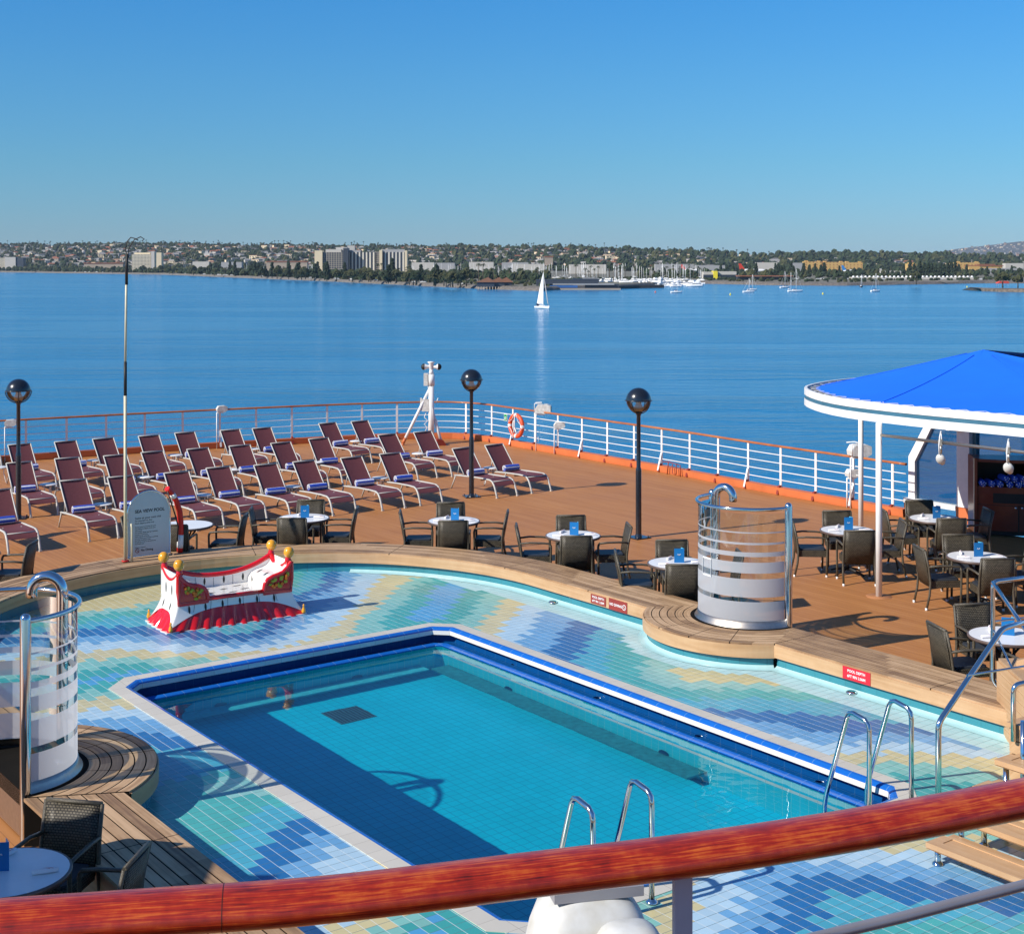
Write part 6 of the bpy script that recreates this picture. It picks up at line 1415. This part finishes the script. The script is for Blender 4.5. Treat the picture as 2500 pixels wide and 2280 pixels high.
# airliners
def plane(px, y, col, lab, L_=34, flip=1, s=1.0):
    Y = 2250; p = Vector(((px - 1250) * Y / FPX, Y, HC - (y - YH) * Y / FPX)); t = empty('airliner', p); tag(t, lab, 'aeroplane', 'airliners at the airport')
    mb = MB(); mb.lathe([(0, -L_ / 2), (.8, -L_ / 2 + 2), (2.0, -L_ / 2 + 8), (2.0, L_ / 2 - 5), (1.2, L_ / 2 - 1), (0, L_ / 2)], 12, (0, 0, 0), ax='x'); mb.build('fuselage', MT['sailw'], t)
    mb = MB(); mb.prism([(-L_ / 2 + .5, 1), (-L_ / 2 - 1, 9), (-L_ / 2 + 2, 9), (-L_ / 2 + 7, 1.5)], -.3, .3, ax='y'); mb.build('tail_fin', col, t)
    mb = MB(); mb.prism([(-3, 2), (4, 2), (-4, 16), (-7, 16)], -.6, -.2); mb.prism([(-3, -2), (4, -2), (-4, -16), (-7, -16)], -.6, -.2); mb.build('wing', MT['w3'], t); t.scale = (s, s, s); return t
plane(2082, 662, pm('tail_blue', (.05, .25, .60), .4), 'airliner with blue tail right of the conifer clumps')
plane(1838, 661, pm('tail_red', (.65, .05, .02), .4), 'airliner with red tail left of the white hangar', 34, 1, 1.25)
plane(1690, 660, pm('tail_red', (.65, .10, .08), .4), 'airliner with reddish tail behind the yellow and white building')
plane(2175, 670, MT['w1'], 'white tailed airliner left of the white stepped building')

# pier building and dark restaurant
pbY = FPX * 22 / (707 - YH)
def pbx(px, y): return Vector(((px - 1250) * pbY / FPX, pbY, HC - (y - YH) * pbY / FPX))
pr = empty('pier_building', pbx(1205, 707)); tag(pr, 'brown roofed waterfront restaurant standing on wooden piles', 'building'); o_ = pr.location
for x0, x1 in ((1165, 1207), (1197, 1232), (1216, 1250)):
    a, b = pbx(x0, 700) - o_, pbx(x1, 700) - o_; mb = MB(); h = 5.5; mb.box(((a.x + b.x) / 2, 8 + (x0 - 1165) * .05, 4.2), (b.x - a.x, 14, 4.4)); mb.build('hall', MT['dark'], pr)
    mb = MB(); xc = lerp(a.x, b.x, .62); mb.prism([(a.x - 1, 6.0), (b.x + 1.2, 6.0), (xc, 10.2)], 0 + (x0 - 1165) * .05, 16, ax='y'); mb.build('roof', MT['brown'], pr)
for i in range(12): mb = MB(); x = (1168 + i * 7 - 1205) * pbY / FPX; mb.tube([(x, 1, -3), (x, 1, 2.2)], .45, 6); mb.build('pile', MT['w2'], pr)
rsY = FPX * 22 / (708 - YH)
rs_ = empty('waterfront_restaurant', Vector(((1415 - 1250) * rsY / FPX, rsY, SEA))); tag(rs_, 'dark layered waterfront restaurant with terraces behind the sailing boat', 'building')
def rb_(x0, x1, y0, y1, m, n, d=12, oy=0):
    mb = MB(); a, b = (x0 - 1415) * rsY / FPX, (x1 - 1415) * rsY / FPX; zt, zb_ = HC - (y0 - YH) * rsY / FPX - SEA, HC - (y1 - YH) * rsY / FPX - SEA; mb.box(((a + b) / 2, d / 2 + oy, (zt + zb_) / 2), (b - a, d, abs(zt - zb_))); mb.build(n, m, rs_, fix=False)
rb_(1310, 1400, 683, 702, MT['dark'], 'left_hall', 14, 8); rb_(1330, 1462, 688, 694, MT['dark'], 'middle_hall', 12, 4); rb_(1400, 1464, 681, 690, MT['dark'], 'upper_hall', 14, 8); rb_(1425, 1460, 679, 684, MT['w3'], 'plant_screen', 8, 10); rb_(1350, 1500, 693, 696, MT['w3'], 'terrace_roof', 14, 0); rb_(1430, 1512, 694, 708, MT['dark'], 'right_hall', 12, 2); rb_(1355, 1515, 704, 710, MT['w2'], 'deck_edge', 3, -2); rb_(1340, 1410, 697, 703, pm('blue_awning', (.03, .12, .35), .6), 'awning', 4, 0)
# breakwater
mb = MB(); P_ = [(x, FPX * 22 / (y - YH)) for x, y in ((1500, 706), (1560, 704), (1622, 703))]
rows = [[Vector(((x - 1250) * Y / FPX, Y + o, SEA + z)) for x, Y in P_] for o, z in ((0, -1), (3, 2.6), (9, 2.8), (12, -1))]; mb.grid(rows, sm=False); tag(mb.build('breakwater', pm('breakwater_stone', (.05, .05, .05), .9, var=.5, scale=.5)), 'dark stone breakwater left of the white yachts', 'breakwater')
mb = MB(); P_ = [(x, FPX * 22 / (y - YH)) for x, y in ((2398, 711), (2440, 713), (2520, 714), (2700, 715))]
rows = [[Vector(((x - 1250) * Y / FPX, Y + o, SEA + z)) for x, Y in P_] for o, z in ((0, -1), (4, 2.0), (30, 2.6), (60, -1))]; mb.grid(rows, sm=False); tag(mb.build('rocky_spit', pm('spit_rock', (.16, .13, .10), .9, var=.6, scale=.4)), kind='structure')
cY = FPX * 20 / (701 - YH); cx = (2447 - 1250) * cY / FPX; ct = empty('picnic_canopy', (cx, cY, SEA + 2)); tag(ct, 'small red roofed shelter on the rocky spit at right', 'shelter')
mb = MB(); mb.prism([(-5, 3), (5, 3), (4, 5), (-3, 5)], -3, 3, ax='y'); mb.build('roof', pm('red_canopy', (.60, .08, .05), .6), ct)
for x in (-4, 4):
    for y in (-2.5, 2.5): mb = MB(); mb.tube([(x, y, 0), (x, y, 3.1)], .15, 5); mb.build('post', MT['w3'], ct)

# boats
def hull_mesh(L_, B_, H_, n=10):
    mb = MB(); rows = []
    for i in range(n + 1):
        u = i / n; x = (u - .5) * L_; w_ = B_ / 2 * (math.sin(math.pi * min(1, (u * .82 + .18))) ** .7 if u < 1 else 0); w_ = max(w_, .02)
        if u < .05: w_ = B_ * .38
        sh_ = H_ * (1 + .25 * u * u); rows.append([Vector((x + (.05 * L_ * u), -w_, sh_)), Vector((x, -w_ * .8, H_ * .3)), Vector((x, 0, -.3)), Vector((x, w_ * .8, H_ * .3)), Vector((x + (.05 * L_ * u), w_, sh_))])
    mb.grid(rows); mb.grid([[r[0] for r in rows], [r[-1] for r in rows]], sm=False); mb.grid([[rows[0][0], rows[0][4]], [rows[0][1], rows[0][3]], [rows[0][2], rows[0][2]]], sm=False); return mb
def sailboat(px, y, L_, mast, rz, lab, hullm=None, sails=False, two=False, cat='sailboat', grp='sailboats moored off the right hand shore'):
    Y = FPX * 22 / (y - YH); t = empty('sailboat', Vector(((px - 1250) * Y / FPX, Y, SEA)), rz); tag(t, lab, cat, grp)
    hull_mesh(L_, L_ * .3, 1.15).build('hull', hullm or MT['sailw'], t)
    mb = MB(); mb.box((-.02 * L_, 0, 1.5), (L_ * .34, L_ * .15, .6), 0, 0, .8); cb_ = mb.build('cabin', MT['sailw'], t)
    mb = MB(); mb.box((-.02 * L_, 0, 1.55), (L_ * .28, L_ * .16, .18)); mb.build('window_strip', MT['win'], cb_)
    for k, (mx_, mh) in enumerate(((.08, 1), (-.28, .85)) if two else ((.08, 1),)):
        mb = MB(); mb.tube([(mx_ * L_, 0, 1), (mx_ * L_, 0, mast * mh)], .14, 5); mb.build('mast', MT['sailw'], t)
        mb = MB(); mb.tube([(mx_ * L_, 0, 2.3), (mx_ * L_ - L_ * (.22 if two else .40), 0, 2.2)], .22, 6); mb.build('boom', pm('sail_cover', (.06, .12, .28), .7) if k == 0 and not sails else MT['sailw'], t)
    mb = MB(); mb.tube([(L_ * .5, 0, 1.4), (L_ * .08, 0, mast * .98)], .05, 4); mb.tube([(-L_ * .48, 0, 1.3), (L_ * .08, 0, mast * .99)], .04, 4); mb.build('stay', MT['sailw'], t)
    if sails:
        rows = []
        for i in range(9):
            u = i / 8; z = lerp(2.4, mast * .96, u); ln = L_ * .42 * (1 - u) ** .8; rows.append([(L_ * .08 - ln * j / 4, -.9 * math.sin(math.pi * j / 5) * (1 - u * .7) * 1.2, z) for j in range(5)])
        mb = MB(); mb.grid(rows); mb.build('mainsail', MT['sailw'], t)
        mb = MB(); mb.tube([(L_ * .49, 0, 1.5), (L_ * .42, 0, mast * .18), (L_ * .10, 0, mast * .93)], [.10, .28, .08], 6); mb.build('furled_jib', MT['w3'], t)
        mb = MB(); mb.box((-L_ * .33, 0, 2.5), (L_ * .22, L_ * .22, .12)); mb.box((-L_ * .33, 0, 1.9), (.1, L_ * .2, 1.1)); mb.build('spray_hood', pm('navy_canvas', (.03, .05, .12), .7), t)
    return t
sailboat(1324, 754, 9.8, 17.6, R(-52), 'white sailing boat under mainsail in the middle of the bay', sails=True, grp=None)
sailboat(1651, 715.5, 8.5, 12.5, R(8), 'small moored sailboat nearest the white yachts, bare mast')
sailboat(1827, 714.5, 8.5, 10.5, R(5), 'white moored sailboat, nearer one of a close pair')
sailboat(1836, 709.5, 8.0, 13.0, R(12), 'white moored sailboat, farther one of a close pair')
sailboat(1915, 703.5, 8.5, 15.0, R(15), 'white moored sailboat just left of the two masted boat')
sailboat(1941, 712.5, 11.5, 17.5, R(5), 'largest moored sailboat, white with two masts', two=True)
sailboat(2103, 701.5, 7.5, 11.5, R(60), 'dark hulled moored boat right of the yellow buildings', MT['dark'])
sailboat(2137, 712.5, 8.0, 14.0, R(20), 'rightmost white moored sailboat with slanting boom')
def yacht_proto():
    t = empty('motor_yacht'); hull_mesh(13, 4.2, 1.6).build('hull', MT['sailw'], t)
    mb = MB(); mb.box((-.5, 0, 2.6), (6.5, 3.2, 1.5), 0, 0, .85); mb.box((-1, 0, 3.9), (3.4, 2.6, .9), 0, 0, .8); cb_ = mb.build('cabin', MT['sailw'], t)
    mb = MB(); mb.box((-.4, 0, 2.75), (6.4, 3.25, .5)); mb.build('window_band', MT['win'], cb_); return t
y0 = yacht_proto(); ry = random.Random(6); fy = True
for n in range(34):
    px, y = ry.uniform(1612, 1708), ry.uniform(695, 701.5); Y = FPX * 22 / (y - YH); p = Vector(((px - 1250) * Y / FPX, Y, SEA)); l = 'white motor yacht in the crowded row at the end of the breakwater'
    if fy: y0.location = p; y0.rotation_euler = (0, 0, ry.uniform(-.6, .6)); c = y0; fy = False
    else: c = dup(y0, p, ry.choice([0, 3.14]) + ry.uniform(-.7, .7))
    s = ry.uniform(.6, 1.15); c.scale = (s, s, s); tag(c, l, 'yacht', 'white motor yachts by the breakwater')
for n in range(34):
    px, y = ry.uniform(1560, 1640) if n < 20 else ry.uniform(1440, 1560), ry.uniform(688, 694); Y = FPX * 20 / (y - YH) ; p = Vector(((px - 1250) * Y / FPX, Y, SEA + 3)); c = dup(y0, p, ry.uniform(0, 6.28)); s = ry.uniform(.6, 1.0); c.scale = (s, s, s); tag(c, 'white motor yacht moored in the basin behind the breakwater', 'yacht', 'white motor yachts in the marina basin')
def mast_proto(k):
    t = empty('marina_sailboat'); hull_mesh(11, 3.4, 1.3).build('hull', MT['sailw'], t)
    mb = MB(); mb.tube([(.6, 0, 1), (.6, 0, 15 + 3 * k)], .17, 4); mb.tube([(.6, 0, 2.2), (-3.8, 0, 2.2)], .25, 5); mb.tube([(.0, -1.3, 10), (0.6, 1.3, 10)], .06, 3); mb.build('mast', MT['sailw'], t); return t
mp = [mast_proto(0), mast_proto(1)]; mu = set(); MD = ['shorter masted', 'taller masted']
for n in range(190):
    px = ry.uniform(985, 1345) if n < 95 else ry.uniform(1340, 1720); yb = pl(px, [(985, 671), (1345, 681), (1500, 689), (1720, 686)]) + ry.uniform(-9, 3); Y = FPX * 19.5 / (yb - YH); p = Vector(((px - 1250) * Y / FPX, Y, SEA + 3.0)); k = n % 2
    l = '%s white sailboat in the marina %s' % (MD[k], 'left of the sailing boat mast' if px < 1330 else 'behind the dark restaurant' if px < 1500 else 'behind the motor yachts')
    if k not in mu: mu.add(k); c = mp[k]; c.location = p; c.rotation_euler = (0, 0, ry.uniform(0, 3))
    else: c = dup(mp[k], p, ry.uniform(0, 3))
    s = ry.uniform(.7, 1.1); c.scale = (s, s, s); tag(c, l, 'sailboat', 'sailboats in the marina')
for n in range(45):
    px = ry.uniform(130, 800); yb = max(656, pl(px, SHORE) - ry.uniform(8, 14)); Y = FPX * 19.5 / (yb - YH); p = Vector(((px - 1250) * Y / FPX, Y, SEA + 3.0)); c = dup(mp[n % 2], p, ry.uniform(0, 3)); s = ry.uniform(.7, 1.0); c.scale = (s, s, s); tag(c, '%s white sailboat berthed behind the trees of the left shore' % MD[n % 2], 'sailboat', 'sailboats in the marina')
def car_proto():
    t = empty('parked_car'); mb = MB(); mb.box((0, 0, .55), (4.4, 1.8, .7), 0, 0); mb.box((-.2, 0, 1.15), (2.4, 1.6, .6), 0, 0, .8); mb.build('body', MT['sailw'], t)
    mb = MB(); mb.box((-.2, 0, 1.12), (2.45, 1.62, .35), 0, 0, .95); mb.build('windows', MT['win'], t); return t
c0 = car_proto(); fc = True
for n in range(60):
    px = ry.uniform(20, 1150) if n < 30 else ry.uniform(1760, 2400); Y = (Ys(px) + ry.uniform(20, 40)) if n < 30 else ry.uniform(1620, 1700); p = Vector(((px - 1250) * Y / FPX, Y, SEA + 3.1 if n < 30 else SEA + 3.4)); l = 'tiny light coloured car parked along the far %s' % ('left shore road' if n < 30 else 'right shore beside the sheds')
    if fc: c = c0; c.location = p; fc = False
    else: c = dup(c0, p, ry.uniform(-.2, .2))
    tag(c, l, 'car', 'cars along the far shore')
for px, y, m, l in ((1600, 714.7, 'buoy', 'small red buoy left of the nearest moored sailboat'), (1783, 720.5, 'yel2', 'yellow buoy between the moored sailboats'), (2009, 718.8, 'yel2', 'yellow buoy right of the two masted boat'), (2361, 702, 'yel2', 'yellow marker buoy near the right hand spit')):
    Y = FPX * 22 / (y - YH); b_ = empty('channel_buoy', Vector(((px - 1250) * Y / FPX, Y, SEA))); tag(b_, l, 'buoy', 'channel buoys'); mb = MB(); mb.lathe([(0, -.3), (.6, 0), (.65, .5), (.3, .7), (.15, 1.4), (0, 1.5)], 10); mb.build('float', M['buoy'] if m == 'buoy' else MT['yel2'], b_)
# ================================================================ the upper deck's own rail in front of the camera
def V_(x, y, drop): Y = FPX * drop / (y - YH); return Vector(((x - 1250) * Y / FPX, Y, HC - drop))
ctr = [(-3600, 2300), (-1800, 2296), (-700, 2286), (-300, 2276), (0, 2252), (400, 2224), (800, 2194), (1300, 2134), (1716, 2082), (2100, 2022), (2500, 1948), (2900, 1868), (3300, 1780), (4200, 1600), (5600, 1380)]
rp_ = [V_(x, y, 1.0) for x, y in ctr]
pth = []
for i in range(len(rp_) - 1):
    p0, p1, p2, p3 = rp_[max(0, i - 1)], rp_[i], rp_[i + 1], rp_[min(len(rp_) - 1, i + 2)]
    for k in range(8): t = k / 8; pth.append(.5 * ((2 * p1) + (p2 - p0) * t + (2 * p0 - 5 * p1 + 4 * p2 - p3) * t * t + (3 * p1 - p0 - 3 * p2 + p3) * t ** 3))
pth.append(rp_[-1])
fr_ = empty('upper_deck_railing', (0, 0, 0)); tag(fr_, 'varnished reddish wooden rail of the upper deck crossing the foreground', 'railing')
mb = MB(); mb.tube(pth, .052, 28, ry=.031); mb.build('top_rail', M['varnish'], fr_)
jn = pth[43]; mb = MB(); tj = (pth[44] - pth[42]).normalized(); mb.tube([jn - tj * .0007, jn + tj * .0007], .0524, 28, ry=.0314, cap=False); mb.build('scarf_joint', pm('joint_line', (.07, .012, .005), .5), fr_)
lower = [V_(x, y, 1.24) for x, y in ((-3600, 2560), (-700, 2560), (600, 2520), (1500, 2420), (1900, 2310), (2200, 2239), (2500, 2160), (2900, 2050), (3300, 1930))]
mb = MB(); mb.tube(lower, .0105, 12); mb.build('rail_bar', pm('grey_rail_bar', (.30, .29, .32), .35, .3), fr_)
k_ = min(range(len(pth)), key=lambda i: abs(1250 + FPX * pth[i].x / pth[i].y - 1682)); pp_ = pth[k_]
tng = (pth[k_ + 1] - pth[k_ - 1]).normalized()
mb = MB(); mb.beam(pp_ - Vector((0, 0, .02)), pp_ - Vector((0, 0, 1.1)), .032, .012, up=Vector((-tng.y, tng.x, 0))); mb.build('post', pm('painted_post', (.42, .42, .48), .4), fr_)
# white moulded light housing hung outside the rail
hc = AT(1458, 2268, 2.78)
hs = empty('light_housing', hc, .22); hs.scale = (1.12, 1.12, 1.12); tag(hs, 'white weathered moulded light housing just below the foreground rail', 'light housing')
def blob(name, c, r, sq, m, n=24, par=hs):
    mb = MB(); mb.ball((0, 0, 0), r, 0, n, (1, 1, 1)); vs = []
    for v in mb.v:
        p = Vector(v) / r; e = [math.copysign(abs(q) ** .62, q) for q in p]; vs.append((c[0] + e[0] * r * sq[0], c[1] + e[1] * r * sq[1], c[2] + e[2] * r * sq[2]))
    mb.v = vs; return mb.build(name, m, par)
M['hous'] = pm('weathered_housing', (.62, .63, .62), .45, var=.12, scale=22, dirt=(.52, .51, .46))
mb = MB(); n8 = 28; rows = []
for z, hx, hy in ((-.30, .150, .10), (-.16, .128, .09), (-.06, .112, .082), (.0, .098, .075), (.035, .085, .066), (.050, .066, .052), (.060, .03, .025), (.061, .001, .001)):
    rows.append([(hx * math.copysign(abs(math.cos(6.2832 * i / n8)) ** .45, math.cos(6.2832 * i / n8)) - .01, hy * math.copysign(abs(math.sin(6.2832 * i / n8)) ** .45, math.sin(6.2832 * i / n8)) + .02, z) for i in range(n8)])
mb.grid(rows, close=True); mb.build('shell', M['hous'], hs)
mb = MB(); mb.box((0, .03, .066), (.16, .09, .018)); mb.build('clamp_plate', pm('clamp_grey', (.30, .30, .32), .5), hs)
mb = MB(); mb.tube([(x * 1.01, y * 1.02, -.16) for x, y, z in rows[1]] + [(rows[1][0][0] * 1.01, rows[1][0][1] * 1.02, -.16)], .004, 5, cap=False); mb.build('seam_gasket', M['caulk'], hs)
blob('left_lobe', (-.052, -.088, -.050), .070, (.86, .70, 1.1), M['hous']); blob('right_lobe', (.030, -.094, -.022), .068, (.86, .72, 1.05), M['hous'])
# the upper deck the photographer stands on
mb = MB(); mb.prism([(-9, -6), (9, -6), (9, 1.2), (-9, 1.2)], 3.4, 3.55); o = mb.build('upper_deck', M['deck']); tag(o, kind='structure')
mb = MB(); mb.prism([(-14, -6), (-6.2, -6), (-6.2, 9.8), (-14, 9.8)], 3.2, 3.5); o = mb.build('unseen_shade_deck', M['white']); tag(o, kind='structure')  # unseen slab, added and sized to cast shade over the lower left table

# ================================================================ the air over the bay
mb = MB(); mb.box((0, 6400, 0), (26000, 14400, 1)); mb.v = [(x, y, (SEA - 3) if z < 0 else 150) for x, y, z in mb.v]
hm = bpy.data.materials.new('haze'); hm.use_nodes = True; n_ = hm.node_tree; n_.nodes.clear(); oo = n_.nodes.new('ShaderNodeOutputMaterial'); vp = n_.nodes.new('ShaderNodeVolumePrincipled')
vp.inputs['Color'].default_value = (.62, .80, 1.0, 1); vp.inputs['Density'].default_value = 2.6e-5; vp.inputs['Anisotropy'].default_value = 0.0; n_.links.new(vp.outputs[0], oo.inputs['Volume'])
hz = mb.build('haze', hm, fix=True); tag(hz, 'thin blue air over the bay', 'haze', kind='stuff')
